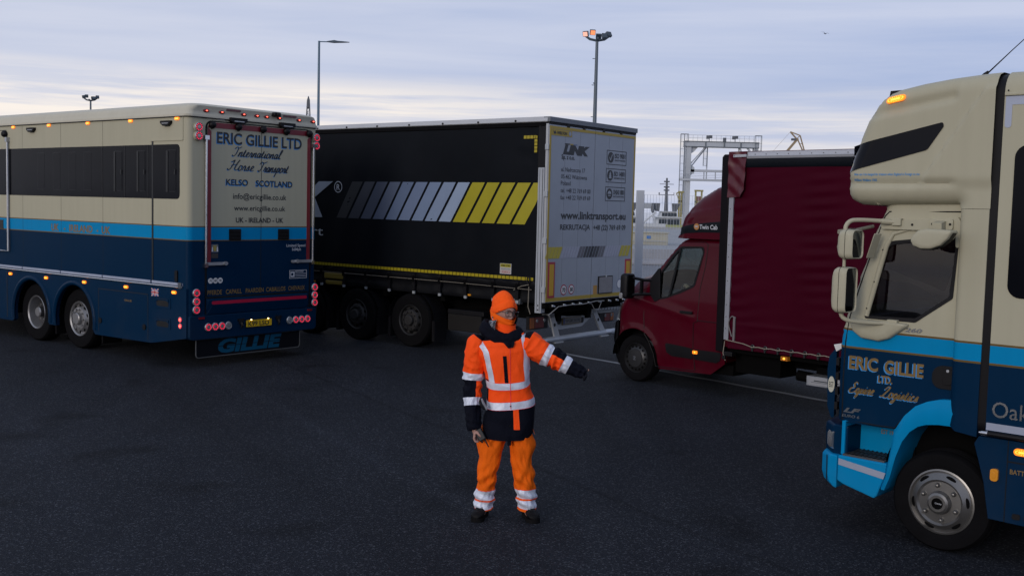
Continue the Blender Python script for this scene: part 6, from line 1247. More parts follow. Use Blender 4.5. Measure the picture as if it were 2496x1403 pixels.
    for k in range(24): m.disc((4.05 - k * .165, YC + .018, 3.268), (0, 1, 0), .006, 1, 8, .003)
    part('roof_rail', m, [mat('van_rail', (.42, .44, .49), .4, .4), M_black], T, None)
    m = MB(); m.prism([(YC - .02, 3.10), (YC + .010, 3.10), (YC + .028, 3.13), (YC + .028, 3.20), (YC + .015, 3.215), (YC - .02, 3.215)], 'yz', -1.75, 4.19); part('cornice', m, mat('cornice_black', (.005, .007, .011), .45, spec=.15), T, 40)
    # loose flap at the top corner
    fl = [(4.448, 3.306), (4.174, 3.31), (4.176, 2.81), (4.232, 2.712), (4.448, 2.70)]
    def fy(x, z): q = (3.3 - z) / .6; return YC + .034 + .035 * sm(.15, .9, q) * sm(4.30, 4.19, x) + .010 * sin(z * 14 + x * 20) * (1 - q) + .006 * sin(z * 30 - x * 25)
    m = MB(); panel(m, fl, [], lambda x, z: (x, fy(x, z), z), .02); panel(m, fl, [], lambda x, z: (x, fy(x, z) - .004, z), .02); part('loose_flap', m, mat('flap_crimson', (.07, .003, .012), .34, var=.15), T, 60, weld=1e-6)
    m = MB(); m.prism([(4.365, 3.232), (4.17, 3.236), (4.17, 3.27), (4.365, 3.266)], 'xz', YC + .03, YC + .052); m.disc((4.35, YC + .052, 3.25), (0, 1, 0), .006, 1, 8, .003); part('clamp_strip', m, [MATS['van_rail'], M_black], T, None)
    for k in range(16):
        x = 3.968 - k * .193; m = MB(); c = Vector((x, cy(x, .745) + .012, .745)); m.tube([c + Vector((cos(a) * .022, 0, sin(a) * .026)) for a in [2 * pi * j / 14 for j in range(14)]], .010, 6, closed=True); m.box(x - .012, x + .012, YC, YC + .03, .69, .75, 0); part('eyelet', m, [mat('eyelet_dark', (.035, .037, .04), .35, .6)], T)
    m = MB(); m.tube([(4.38, YC + .035, .80), (4.1, YC + .035, .775)] + [(3.968 - k * .193 * .5, YC + .034, .748 + (.006 if k % 2 else -.004)) for k in range(32)], .006, 6); m.tube([(4.40, YC + .03, .78), (4.42, YC + .03, .62), (4.38, YC + .03, .52)], .006, 6)
    m.tube(catmull([(4.30, YC + .02, .85), (4.35, YC + .03, 1.02), (4.30, YC + .035, 1.12), (4.24, YC + .03, 1.10)], 5), .008, 6, 1); m.box(4.25, 4.28, YC + .01, YC + .03, .80, 1.12, 1); part('tie_rope', m, [mat('rope_beige', (.26, .23, .19), .9), mat('buckle_grey', (.15, .14, .15), .5)], T)
    m = MB(); m.box(4.28, 4.43, YC - .08, YC + .03, .58, .64); m.disc((4.40, YC + .03, .56), (0, 1, 0), .03, 0, 10, .02); part('winch', m, M_black, T, None, .008)
    m = MB(); m.box(3.475, 3.575, YC - .12, YC - .04, .612, .665, 0); m.ell((3.525, YC - .038, .640), (.018, .008, .015), 12, 8, 1); part('marker_light', m, [mat('amber_dim', (.35, .13, .01), .3, emit=(1, .3, .02), es=.06), M_amberhot], T)
    m = MB(); m.box(2.7, 3.208, YC - .35, YC - .08, .34, .46, 1); m.box(2.7, 3.17, YC - .08, YC - .07, .355, .45, 0); text(m, 'fleet', (3.12, YC - .069, .40), *LS, .001, .001, 0, mi=2)
    m.box(2.75, 3.14, YC - .0705, YC - .069, .385, .39, 2); m.box(2.75, 3.10, YC - .0705, YC - .069, .40, .415, 2); part('rear_underrun_board', m, [mat('board_white', (.30, .31, .34), .5), M_alu, mat('board_mark', (.05, .06, .07), .5)], T, None)
    m = MB(); m.tube([(2.6, .7, .40), (3.2, .72, .38), (3.5, .74, .40)], .07, 12); m.box(3.7, 4.4, .45, .85, .34, .60); m.box(2.3, 2.34, .5, 1.0, .12, .6); part('exhaust', m, M_under, T)
    # interior
    MD = mat('van_dash', (.02, .022, .025), .6); MS = mat('van_seat', (.05, .06, .075), .9)
    m = MB(); m.loft([[(5.40, y, .95), (5.50, y, 1.25), (5.68, y, 1.36), (5.95, y, 1.33), (6.0, y, .9)] for y in (-.88, .88)]); part('dashboard', m, MD, T, None, .02)
    m = MB(); m.loft([[(4.98 + a, yy, z) for yy in (.32, .80)] + [(4.84 + a, yy, z) for yy in (.80, .32)] for z, a in ((.85, .05), (1.45, -.05), (1.55, -.07))]); m.box(4.85, 5.35, .30, .82, .72, .86); part('seat', m, MS, T, None, .04)
    m = MB(); m.loft([[(4.98 + a, yy, z) for yy in (-.80, .05)] + [(4.84 + a, yy, z) for yy in (.05, -.80)] for z, a in ((.85, .05), (1.45, -.05), (1.50, -.07))]); part('seat', m, MS, T, None, .04)
    m = MB(); cwh = Vector((5.38, .55, 1.30)); ax = Vector((-.75, 0, .66)).normalized(); a_ = Vector((0, 1, 0)); b_ = ax.cross(a_); m.tube([cwh + (a_ * cos(k * pi / 14) + b_ * sin(k * pi / 14)) * .20 for k in range(28)], .017, 8, closed=True); m.lathe([(.08, 0), (.075, .03), (0, .04)], cwh, ax, 20, 1); m.bar(cwh - a_ * .19, cwh + a_ * .19, .05, .02); m.bar(cwh, cwh - b_ * .19, .03, .02); m.tube([cwh, cwh - ax * .3], .03, 8); part('steering_wheel', m, [M_black, MS], T)
    m = MB(); m.box(4.5, 6.0, -.95, .95, .55, .62); part('cab_floor', m, MD, T)
    return T
VAN = make_van()
# ================================================================ the marshal
def make_person():
    OY = 8.45
    T = thing('person', 'person in orange and navy high-visibility clothing, orange beanie and face covering, pointing with one arm', 'person', (0, OY, 0))
    fb = lambda p: mnoise.fractal(Vector(p), 1.0, 2.0, 3)
    rg = lambda p: 1 - 2.6 * abs(mnoise.noise(Vector(p)))      # sharp creases
    M_skin = mat('skin', (.36, .20, .165), .55, var=.12, vscale=30, bump=.15, bscale=200); M_glove = mat('black_glove', (.008, .009, .014), .8, var=.2, spec=.15)
    # ---------- body: one continuous surface
    V, R = [], []; FG = MB()
    def chain(pts, start=None):
        q = ([(*V[start], R[start])] if start is not None else []) + list(pts)
        for x, y, z, r in pts: V.append((x, y, z)); R.append(r)
        if len(q) > 1: P_ = catmull([p[:3] for p in q], 6); k = len(q) - 1; rs = [q[min(i // 6, k - 1)][3] * (1 - (i % 6) / 6) + q[min(i // 6 + 1, k)][3] * ((i % 6) / 6) for i in range(len(P_))]; rs[-1] = q[-1][3]; FG.tube(P_, rs, 18)
        for p in q: FG.ell(p[:3], (p[3],) * 3, 16, 12)
        return len(V) - 1
    chain([(0, .01, .80, .11)]); pel = 0
    sp = chain([(-.01, .01, .95, .105), (-.03, .01, 1.12, .105), (-.05, .015, 1.28, .11), (-.062, .02, 1.38, .085), (-.064, .02, 1.46, .05), (-.06, .02, 1.54, .048), (-.058, .02, 1.62, .05)], pel); chest = 3; neckb = 4
    for pts in ([(-.11, .0, .74, .085), (-.14, .0, .50, .062), (-.165, -.01, .35, .052), (-.175, .02, .22, .045), (-.185, .03, .09, .036), (-.205, -.03, .045, .036), (-.235, -.11, .035, .03)],
                [(.10, .0, .74, .085), (.107, .0, .48, .062), (.13, -.01, .33, .052), (.15, .02, .22, .045), (.165, .03, .09, .036), (.19, -.03, .045, .036), (.225, -.11, .035, .03)]): chain(pts, pel)
    la = chain([(-.15, .02, 1.39, .045), (-.26, .02, 1.38, .050), (-.290, .03, 1.25, .045), (-.300, .03, 1.10, .040), (-.290, -.01, .95, .036), (-.275, -.055, .80, .028), (-.268, -.070, .75, .026), (-.264, -.078, .715, .024)], neckb)
    ra = chain([(.03, .02, 1.40, .045), (.13, .01, 1.415, .050), (.24, -.01, 1.365, .045), (.34, -.03, 1.315, .040), (.44, -.04, 1.262, .034), (.53, -.05, 1.222, .026), (.565, -.052, 1.205, .024), (.578, -.053, 1.200, .024)], neckb)
    def finger(b, pts):
        P_ = [Vector(p[:3]) for p in b + pts]; rr = [p[3] for p in b + pts]; Q = catmull(P_, 5); k = len(P_) - 1
        rs = [rr[min(int(i / 5), k - 1)] * (1 - (i % 5) / 5) + rr[min(int(i / 5) + 1, k)] * ((i % 5) / 5) for i in range(len(Q))]; rs[-1] = rr[-1]
        FG.tube(Q, rs, 10); FG.ell(Q[-1], (rr[-1],) * 3, 10, 8)
    # left hand: fingers curled round the radio
    for k, (dy, L) in enumerate(((-.030, .9), (-.011, 1.0), (.008, .95), (.025, .8))):
        b = [(*V[la], R[la] * .8), (-.266, -.080 + dy, .690, .0115)]; finger(b, [(-.270 + .002 * k, -.084 + dy, .663, .0098), (-.256, -.090 + dy * .9, .640 + .004 * k, .0088), (-.238, -.088 + dy * .85, .640 + .004 * k, .0078)])
    b = [(*V[la], R[la] * .8), (-.250, -.108, .715, .012)]; finger(b, [(-.234, -.124, .700, .010), (-.220, -.126, .686, .0085)])
    # right hand: index pointing, the others curled
    for k, (dz, cur) in enumerate(((.016, 0), (.002, 1), (-.014, 1), (-.028, 1))):
        b = [(*V[ra], R[ra] * .8), (.594, -.055, 1.198 + dz, .0125)]
        if not cur: finger(b, [(.602, -.060, 1.216, .0095), (.612, -.065, 1.222, .0085), (.622, -.069, 1.227, .0075)])
        else: finger(b, [(.610 - .004 * k, -.064, 1.190 + dz * .9, .0105), (.611 - .006 * k, -.078, 1.176 + dz * .9, .0095), (.598 - .005 * k, -.088, 1.172 + dz * .9, .0085)])
    b = [(*V[ra], R[ra] * .8), (.572, -.075, 1.190, .011)]; finger(b, [(.580, -.090, 1.178, .009), (.590, -.094, 1.168, .008)])
    FG.ell((-.266, -.082, .700), (.016, .042, .030), 16, 12); FG.ell((.588, -.060, 1.196), (.022, .020, .036), 16, 12)
    # head: ellipsoid with brow, sockets, nose, cheeks, ears
    HC = Vector((-.058, .0, 1.676)); yaw = radians(36); tilt = radians(7)
    Fv = Vector((sin(yaw), -cos(yaw), 0)); Sv = Vector((cos(yaw), sin(yaw), 0)); Uv = Vector((0, 0, 1))
    Rt = Matrix.Rotation(tilt, 3, Sv); Fv = Rt @ Fv; Uv = Rt @ Uv
    Rl = Matrix.Rotation(radians(-3), 3, Fv); Sv = Rl @ Sv; Uv = Rl @ Uv
    def H(s, f, u): return HC + Sv * s + Fv * f + Uv * u
    g = lambda x, w: math.exp(-(x / w) ** 2)
    def head_pt(th, ph, off=0):   # th around (0 = front, + to image right), ph elevation
        cs, cf, cu = sin(th) * cos(ph), cos(th) * cos(ph), sin(ph)
        s, f, u = .079 * cs, .102 * cf, .127 * cu
        if u < 0: s *= 1 - .28 * (u / -.122) ** 1.3; f *= 1 - .12 * (u / -.122) ** 2
        if cf > 0:
            f += .008 * g(u - .022, .012) * g(s, .05) * cf                     # brow
            f -= .012 * (g(s - .032, .016) + g(s + .032, .016)) * g(u - .001, .014)  # sockets
            f += .024 * g(s, .009) * g(u + .040, .016) + .014 * g(s, .008) * g(u + .018, .018)  # nose
            f += .008 * (g(s - .014, .006) + g(s + .014, .006)) * g(u + .046, .007)
            f += .006 * g(s, .02) * g(u + .072, .005) + .006 * g(s, .018) * g(u + .082, .005)  # lips
            f += .010 * g(s, .02) * g(u + .105, .014)                           # chin
            f += .004 * (g(s - .04, .02) + g(s + .04, .02)) * g(u + .03, .02)
        return H(s, f, u) + (Sv * cs + Fv * cf + Uv * cu) * off
    hm = MB(); hm.grid(lambda u, v: head_pt(2 * pi * u, -pi / 2 + pi * v), 120, 90, closeu=True)
    for sg in (-1, 1): hm.ell(H(sg * .074, -.005, -.015), (.012, .02, .03), 10, 8)
    hm.add(FG.v, FG.f); hme = hm.mesh('head', M_skin, None, 1e-5)
    allv = [tuple(v.co) for v in hme.vertices]
    allf = [tuple(p.vertices) for p in hme.polygons]
    m2 = bpy.data.meshes.new('body'); m2.from_pydata(allv, [], allf); o2 = bpy.data.objects.new('body', m2); COL.objects.link(o2)
    rm = o2.modifiers.new('r', 'REMESH'); rm.mode = 'VOXEL'; rm.voxel_size = .0045; rm.use_smooth_shade = True
    sm_ = o2.modifiers.new('s', 'SMOOTH'); sm_.factor = .5; sm_.iterations = 2
    dg = bpy.context.evaluated_depsgraph_get(); fin = bpy.data.meshes.new_from_object(o2.evaluated_get(dg)); fin.name = 'body'; bpy.data.objects.remove(o2)
    fin.materials.clear(); fin.materials.append(M_skin); fin.materials.append(M_glove)
    for p in fin.polygons:
        c = p.center; p.use_smooth = True; p.material_index = 1 if (c.x > .3 and c.x < .617) else 0
    body = bpy.data.objects.new('body', fin); COL.objects.link(body); body.parent = T
    # eyes, brows, hair at the temples
    for sg in (-1, 1):
        m = MB(); c = H(sg * .031, .080, .001); m.ell(c, (.0115,) * 3, 16, 12, 0); d = (Fv + Sv * .22 - Uv * .05).normalized()
        m.lathe([(.0056, 0), (.0050, .0012), (0, .0018)], c + d * .0105, d, 14, 1); part('eye', m, [mat('eye_white', (.45, .42, .40), .25), mat('iris', (.02, .015, .012), .15)], T, 60)
        m = MB(); m.tube([H(sg * q, f, u) for q, f, u in ((.013, .105, .019), (.028, .106, .025), (.045, .094, .020))], [.0028, .0036, .002], 6); part('eyebrow', m, mat('dark_hair', (.025, .017, .014), .8), T, 60)
    # ---------- glasses
    m = MB()
    for sg in (-1, 1):
        pts = [H(sg * .033 + dx, .1205 - abs(sg * .033 + dx) * .20, -.004 + dz) for dx, dz in rrect(-.026, .026, -.020, .017, .008, 4)]; m.tube(pts, .0023, 6, closed=True)
        m.tube([H(sg * .060, .107, .008), H(sg * .080, .088, .008), H(sg * .091, .02, .004)], .0022, 6)
    m.tube([H(-.008, .119, .004), H(0, .1225, .006), H(.008, .119, .004)], .0016, 6); part('glasses', m, mat('glasses_frame', (.008, .008, .010), .3), T, 60)
    m = MB()
    for sg in (-1, 1): pts = [H(sg * .033 + dx, .1205 - abs(sg * .033 + dx) * .20, -.004 + dz) for dx, dz in rrect(-.025, .025, -.019, .016, .008, 4)]; m.add(pts, [tuple(range(len(pts)))])
    part('lens', m, glassmat('spectacle_lens', (.92, .95, .97), .03), T, None)
    # ---------- beanie
    M_hat = mat('beanie_orange', (1.0, .108, .010), .85, var=.06, vscale=18, bump=.35, bscale=260, spec=.15)
    def hat(th, ph, base, slouch=True):
        p = head_pt(th, ph, base); k = max(0, sin(ph))
        if slouch: fr = 1 - .85 * max(0, cos(th - .3)) * cos(ph); p = p + Vector((-.014, .012, .016)) * k ** 1.5 * fr + Vector((0, 0, .006)) * k + Vector((-.014, .012, 0)) * g(ph - .55, .35) * fr
        p += (Sv * sin(th) + Fv * cos(th)) * (.0028 * fb((sin(th) * 4, cos(th) * 4, ph * 5)) + .0022 * g(ph - .62, .09))
        return p
    edge = lambda th: -.34 + .66 * (.5 + .5 * cos(th)) ** 2.2
    m = MB(); m.grid(lambda u, v: hat(2 * pi * u, edge(2 * pi * u) + .05 + (pi / 2 - edge(2 * pi * u) - .05) * v, .011), 96, 40, closeu=True); part('beanie', m, M_hat, T, 60)
    m = MB(); m.grid(lambda u, v: hat(2 * pi * u, edge(2 * pi * u) + (.50 - .02 * sin(3 * 2 * pi * u)) * (v if v < .85 else .85) , .010 + .010 * (sin(pi * min(1, v * 1.15)) ** .4 if v < .87 else 0)), 96, 24, closeu=True); part('beanie_cuff', m, M_hat, T, 60)
    m = MB(); c = Vector((0, 0, 0)); st = 0
    for i, s_ in enumerate(('Port', 'Boulogne', 'Calais')): text(m, s_, (0, 0, -.012 - i * .0085), (1, 0, 0), (0, 0, 1), (.011, .027, .018)[i], .0048, .02, lift=0)
    m.prism([(-.001, -.003), (.006, .0), (.008, .004), (.011, .0), (.020, -.003), (.010, -.004)], 'xz', 0, -.0005)
    def wrap(v):
        th = v.x / .095 + .10; ph = .36 + (v.z + .02) / .115 + .30; return hat(th, ph - .28, .0225)
    m.xf(wrap); part('embroidery', m, M_ink, T, None)
    # ---------- face covering
    M_mask = mat('mask_orange', (1.0, .135, .007), .85, var=.05, vscale=14, bump=.25, bscale=220, spec=.15)
    def mask(u, v):
        th = 2 * pi * u; top = -.36 + .42 * (1 - (.5 + .5 * cos(th)) ** 1.8) + .03 * sin(th); bot = -1.18 + .25 * (1 - (.5 + .5 * cos(th)))
        ph = bot + (top - bot) * v; off = .014 + .016 * (.5 + .5 * cos(th)) * (1 - v) + .0065 * (1 - v) * sin(v * 17 + cos(th) * 2) * (.3 + .7 * (.5 + .5 * cos(th)))
        p = head_pt(th, max(ph, -1.1), off)
        if cos(th) > 0: p += (Fv * .012 + Sv * .006) * cos(th) * (1 - abs(v - .6))
        p += Vector((0, .0, -.012)) * (1 - v) * (.5 + .5 * cos(th)); p += Vector((-.012, .010, -.01)) * (.5 - .5 * cos(th)); return p
    m = MB(); m.grid(mask, 110, 44, closeu=True); part('face_covering', m, M_mask, T, 60)
    M_gait = mat('gaiter_orange', (1.0, .085, .008), .8, var=.1, vscale=20, bump=.3, bscale=120, spec=.15)
    def gait(u, v):
        th = 2 * pi * u; r = .086 + .018 * (.5 + .5 * cos(th - .4)) - .010 * v + .004 * sin(th * 5 + v * 8) * v
        return Vector((-.055 + r * sin(th + yaw), .005 - r * .98 * cos(th + yaw), 1.485 + .085 * v + .012 * cos(th + 2.5) + .006 * sin(v * 14)))
    m = MB(); m.grid(gait, 80, 18, closeu=True); part('neck_gaiter', m, M_gait, T, 60)
    m = MB(); m.bar(H(-.086, -.03, -.055), H(-.082, -.02, -.075), .014, .006, 0); m.ell(H(-.088, -.022, -.062), (.006, .006, .007), 10, 6, 1); part('toggle', m, [M_white, M_ink], T, None, .002)
    # ---------- jacket
    M_or = mat('hivis_orange', (1.0, .085, .006), .75, var=.07, vscale=9, bump=.25, bscale=90, spec=.2)
    M_nv = mat('jacket_navy', (.0038, .0048, .0105), .8, var=.25, vscale=12, bump=.3, bscale=90, spec=.08)
    M_tp = mat('reflective_tape', (.62, .67, .80), .5, .15, var=.10, vscale=16, bump=.2, bscale=60, spec=.4)
    M_pk = mat('pink_piping', (.8, .03, .06), .6)
    JK = [M_or, M_nv, M_tp]
    def interp(tab, z):
        if z <= tab[0][0]: return tab[0][1:]
        for a, b in zip(tab, tab[1:]):
            if z <= b[0]:
                q = (z - a[0]) / (b[0] - a[0]); q = q * q * (3 - 2 * q); return tuple(x + (y - x) * q for x, y in zip(a[1:], b[1:]))
        return tab[-1][1:]
    # z, centre x, half width, half depth, side tilt
    tab = [(.665, -.010, .198, .148, 0), (.72, -.006, .202, .150, 0), (.82, .006, .200, .148, 0), (.93, .010, .188, .140, .012), (1.05, -.004, .172, .132, .010), (1.16, -.018, .176, .138, .008), (1.27, -.034, .192, .142, .008), (1.36, -.055, .212, .140, .014), (1.42, -.066, .215, .125, .020), (1.465, -.070, .175, .105, .024), (1.50, -.068, .120, .09, .018), (1.54, -.066, .09, .08, .0)]
    z0, z1 = .668, 1.53
    def torso(u, v, off=0):
        th = 2 * pi * u; z = z0 + (z1 - z0) * v; cx, hw, hd, tl = interp(tab, z); s, c = sin(th), cos(th); e = .82
        x = cx + hw * (abs(s) ** e) * (1 if s > 0 else -1); y = .012 - hd * (abs(c) ** e) * (1 if c > 0 else -1)
        fr = max(0, c); zz = z + tl * s * 1.6 - (.012 + .022 * g(z - 1.14, .10)) * fr
        fold = .0085 * fb((x * 7, y * 5, z * 3.0)) + .0052 * rg((x * 5 + z * 3.5, y * 4, z * 4.5 - x * 3)) + .0035 * fb((x * 14, y * 9, z * 8 + 3)) + .005 * sin(z * 24 + s * 4) * g(z - .80, .12)
        # belt of gathers near the waist side, diagonal pull from the raised arm
        fold += .006 * sin((x * 34 + z * 26)) * g(x - .12, .08) * g(z - 1.25, .10) * fr + .006 * sin((x * -30 + z * 22)) * g(x + .18, .06) * g(z - 1.24, .12) * fr
        n = Vector((s, -c, 0)); return Vector((x, y, zz)) + n * (fold + off)
    def tmat(u, v):
        th = 2 * pi * u; z = z0 + (z1 - z0) * v; cx, hw, _, _ = interp(tab, z); x = cx + hw * (abs(sin(th)) ** .82) * (1 if sin(th) > 0 else -1); front = cos(th) > -.05
        if .915 < z < .975: return 2
        if 1.085 < z < 1.145: return 2
        if z < .915: return 1
        if front:
            # braces
            xl = -.1375 - (z - 1.14) * .24 - max(0, z - 1.38) * .35; xr = .130 - max(0, 1.30 - z) * -.05 - max(0, z - 1.36) * .28
            if z > 1.435 and x < xl: return 1
            if z > 1.455 and x > xr: return 1
            if z > 1.475: return 1
            if z < 1.16 and x < -.165: return 1
            return 0
        return 1 if z > 1.40 else (2 if (abs(x + .13) < .025 or abs(x - .08) < .025) and z > 1.1 else 0)
    m = MB(); m.grid(torso, 440, 170, closeu=True, mf=tmat); part('jacket', m, JK, T, 70)
    def ribbon(nm, xf_, za, zb, w, mt_, off=.0018, n=40):
        m = MB(); m.grid(lambda u, v: on(xf_(za + (zb - za) * v) + (u - .5) * w, za + (zb - za) * v, off), 9, n); return part(nm, m, mt_, T, 70)
    m = MB(); pts = []
    def on(x, z, off):
        cx, hw, hd, tl = interp(tab, z); s = max(-1, min(1, (x - cx) / hw)); s_ = abs(s) ** (1 / .82) * (1 if s > 0 else -1); return torso(math.asin(s_) / (2 * pi) % 1.0, (z - z0) / (z1 - z0), off)
    m.tube([on(-.005 + (1.42 - z) * .04, z, .002) for z in [1.43 - k * .03 for k in range(18)]], .0022, 5); part('zip_line', m, M_pk, T, 60)
    ribbon('shoulder_tape', lambda z: -.1375 - (z - 1.14) * .24 - max(0, z - 1.38) * .35, 1.118, 1.478, .048, M_tp); ribbon('shoulder_tape', lambda z: .130 - max(0, 1.30 - z) * -.05 - max(0, z - 1.36) * .28, 1.118, 1.462, .046, M_tp)
    ribbon('chest_pocket_zip', lambda z: -.033 + (1.24 - z) * .11, 1.150, 1.342, .029, M_nv); ribbon('front_tab', lambda z: .056 + (.915 - z) * .06, .758, .914, .046, M_or)
    m = MB()
    for z_ in (.977, .913, 1.147, 1.083):
        m.tube([torso(k / 80, (z_ - z0) / (z1 - z0), .0012) for k in range(80)], .0013, 4, closed=True)
    part('piping', m, M_pk, T, 60)
    m = MB(); 
    for x, z in ((.012, .945), (.012, .79)): m.ell(on(x, z, .003), (.006, .004, .006), 10, 6)
    part('popper', m, M_black, T)
    # sleeves
    def sleeve(cps, ref, mfz, nu=72, nv=110, seed=0.0, elbow=.5, cuff=True, flat=1.0):
        C_ = [Vector(c[:3]) for c in cps]; n = len(C_); P_ = catmull(C_, 14); rr_ = []
        for i in range(len(P_)):
            q = i / (len(P_) - 1) * (n - 1); k = min(int(q), n - 2); f = q - k; f = f * f * (3 - 2 * f); rr_.append(cps[k][3] * (1 - f) + cps[k + 1][3] * f)
        L = [0]
        for a, b in zip(P_, P_[1:]): L.append(L[-1] + (b - a).length)
        tot = L[-1]
        def at(q):
            s = q * tot
            for i in range(len(L) - 1):
                if s <= L[i + 1] or i == len(L) - 2:
                    f = (s - L[i]) / max(1e-9, L[i + 1] - L[i]); f = min(1, f); return P_[i].lerp(P_[i + 1], f), rr_[i] * (1 - f) + rr_[i + 1] * f, (P_[min(i + 2, len(P_) - 1)] - P_[max(i - 1, 0)]).normalized()
        ref = Vector(ref)
        def fn(u, v):
            c, r, d = at(v); a = (ref - d * ref.dot(d)).normalized(); b = d.cross(a); th = 2 * pi * u
            w = g(v - elbow, .16)
            r2 = r + .0080 * fb((cos(th) * 1.6 + seed, sin(th) * 1.6, v * 7)) + .0060 * rg((cos(th) * 1.3 + seed, sin(th) * 1.3 + v * 4, v * 9)) + .0085 * w * sin(v * 62 + 2.2 * sin(th + 1) + seed) * (.4 + .6 * abs(sin(th / 2 + .6))) + .003 * sin(v * 95 + th * 2) * g(v - .96, .10)
            if v > .985 and cuff: r2 -= (v - .985) * .6
            if v < .08: r2 *= sqrt(max(.0, 1 - ((.08 - v) / .085) ** 2))
            return c + (a * cos(th) * flat + b * sin(th)) * r2
        m = MB(); m.grid(fn, nu, nv, closeu=True, mf=lambda u, v: mfz(u, v, at(v)[0])); return m, fn
    # hanging arm (image left): bands by height
    def ml(u, v, p):
        o_ = cos(2 * pi * u); z = p.z
        if 1.108 < z < 1.170: return 2
        if .912 < z < .970: return 2
        if z <= .912: return 1
        if z < 1.108: return 1 if o_ > -.15 else 0
        return 1 if z > 1.44 else 0
    m, _ = sleeve([(-.225, .02, 1.462, .075), (-.268, .015, 1.39, .082), (-.282, .02, 1.27, .083), (-.292, .025, 1.14, .080), (-.297, .010, 1.03, .070), (-.294, -.012, .93, .064), (-.283, -.044, .81, .059), (-.270, -.070, .722, .053)], (-1, -.25, 0), ml, seed=2.0, elbow=.52); part('sleeve', m, JK, T, 70)
    def mr(u, v, p):
        up = sin(2 * pi * u); t_ = (p.x - .02) * .87 + (1.45 - p.z) * .45 + 0 * v
        k = v
        if .375 < k < .475: return 2
        if .665 < k < .765: return 2
        if k > .765: return 1
        if k > .475 and cos(2 * pi * u) > .45: return 1
        return 1 if (k < .10 and cos(2 * pi * u) > .5) else 0
    m, _ = sleeve([(.085, .015, 1.445, .088), (.145, .01, 1.415, .103), (.215, -.005, 1.372, .094), (.285, -.015, 1.335, .084), (.355, -.025, 1.305, .078), (.425, -.035, 1.268, .068), (.480, -.042, 1.240, .058), (.540, -.048, 1.211, .049), (.597, -.053, 1.196, .040)], (0, 0, 1), mr, seed=5.0, elbow=.55); part('sleeve', m, JK, T, 70)
    # collar / hood rolled round the neck
    def collar(u, v):
        th = 2 * pi * u; c, s = cos(th), sin(th); a = -pi * .62 + v * pi * 1.32
        R0 = .112 + .030 * abs(s) ** 2; r = .034 + .010 * (.5 - .5 * c) ; fold = .006 * fb((s * 3, c * 3, v * 5)) + .004 * sin(v * 13 + s * 3)
        rad = R0 + (r + fold) * cos(a); z = 1.505 + .026 * (-s) - .040 * max(0, c) ** 2 + (r * 1.25 + .012 + fold) * sin(a)
        fp = g(th - 2 * pi if th > pi else th, .55); z -= .030 * fp * (1 - v); 
        return Vector((-.070 + rad * s + .055 * fp * (1 - v), .012 - rad * .86 * c, z))
    m = MB(); m.grid(collar, 110, 34, closeu=True); part('collar', m, M_nv, T, 70)
    m = MB(); m.grid(lambda u, v: torso((.07 + .10 * (u - .5) * (1 - v * .55)) % 1.0 if 0 else (.035 + .085 * (u - .5) * (1 - .7 * v)) % 1.0, (1.475 - .075 * v - z0) / (z1 - z0), .012 + .006 * sin(u * 7)), 14, 12); part('storm_flap', m, M_nv, T, 70)
    M_camo = bpy.data.materials.new('quilted_lining'); M_camo.use_nodes = True; t = NT(M_camo.node_tree); obc = t.new('ShaderNodeTexCoord').outputs['Object']; nz = t.new('ShaderNodeTexNoise', Vector=obc, Scale=28.0, Detail=3.0, Distortion=1.5).outputs[0]
    b = t.new('ShaderNodeBsdfPrincipled', Base_Color=t.ramp(nz, [(.0, (.01, .012, .02)), (.50, (.015, .018, .03)), (.54, (.35, .38, .44)), (.60, (.06, .07, .09))]), Roughness=.25); t.set(b.inputs['Normal'], t.new('ShaderNodeBump', Height=nz, Strength=1.0, Distance=.02)); t.new('ShaderNodeOutputMaterial', Surface=b)
    m = MB(); m.grid(lambda u, v: Vector((-.070 - (.100 + .022 * sin(pi * v)) * cos((u - .5) * 1.9 - .15), .01 + (.100 + .02 * sin(pi * v)) * sin((u - .5) * 1.9 - .15), 1.50 + .108 * v - .03 * u * v)) + Vector((-1, -1, 0)) * .008 * fb((u * 6, v * 6, 2)), 24, 20); part('hood_lining', m, M_camo, T, 70)
    # ---------- trousers
    M_tr = mat('trouser_orange', (.80, .128, .004), .8, var=.10, vscale=7, bump=.25, bscale=110, spec=.15)
    TR_ = [M_tr, M_tp, M_nv]
    def mt(bands): return lambda u, v, p: 1 if any(a < p.z < b for a, b in bands) else 0
    def leg(cps, seed, bands, ref):
        C_ = [Vector(c[:3]) for c in cps]
        m, fn = sleeve(cps, ref, lambda u, v, p: 0, 96, 10, seed, .62, False); return cps
    def leg_mesh(cps, seed, bands, side):
        zs = [c[2] for c in cps][::-1]; tb = [(c[2], c[0], c[1], c[3], c[4]) for c in cps][::-1]
        def fn(u, v):
            z = cps[0][2] + (cps[-1][2] - cps[0][2]) * v; cx, cy_, a, b = interp(tb, z); th = 2 * pi * u; s, c = sin(th), cos(th)
            kn = g(z - .33, .09); an = g(z - .15, .07)
            f = .0070 * fb((s * 1.8 + seed, c * 1.8, z * 6)) + .0058 * rg((s * 1.3 + seed, c * 1.2 + z * 3, z * 7 + side * s * 1.5)) + .0085 * kn * sin(z * 52 + side * s * 3.2 + seed) * (.5 + .5 * c) + .008 * kn * sin(z * 34 - side * s * 5) + .009 * an * sin(z * 80 + s * 2 + seed) + .004 * g(z - .58, .12) * sin(z * 18 + s * 7 * side)
            f += .016 * g(z - .60, .065) * max(0, side * s) ** 3                     # cargo pocket
            return Vector((cx + (a + f) * s, cy_ - (b + f) * c, z - (.012 * max(0, c) * g(z - .07, .05))))
        def mf(u, v):
            z = cps[0][2] + (cps[-1][2] - cps[0][2]) * v
            return 1 if any(a < z < b for a, b in bands) else 0
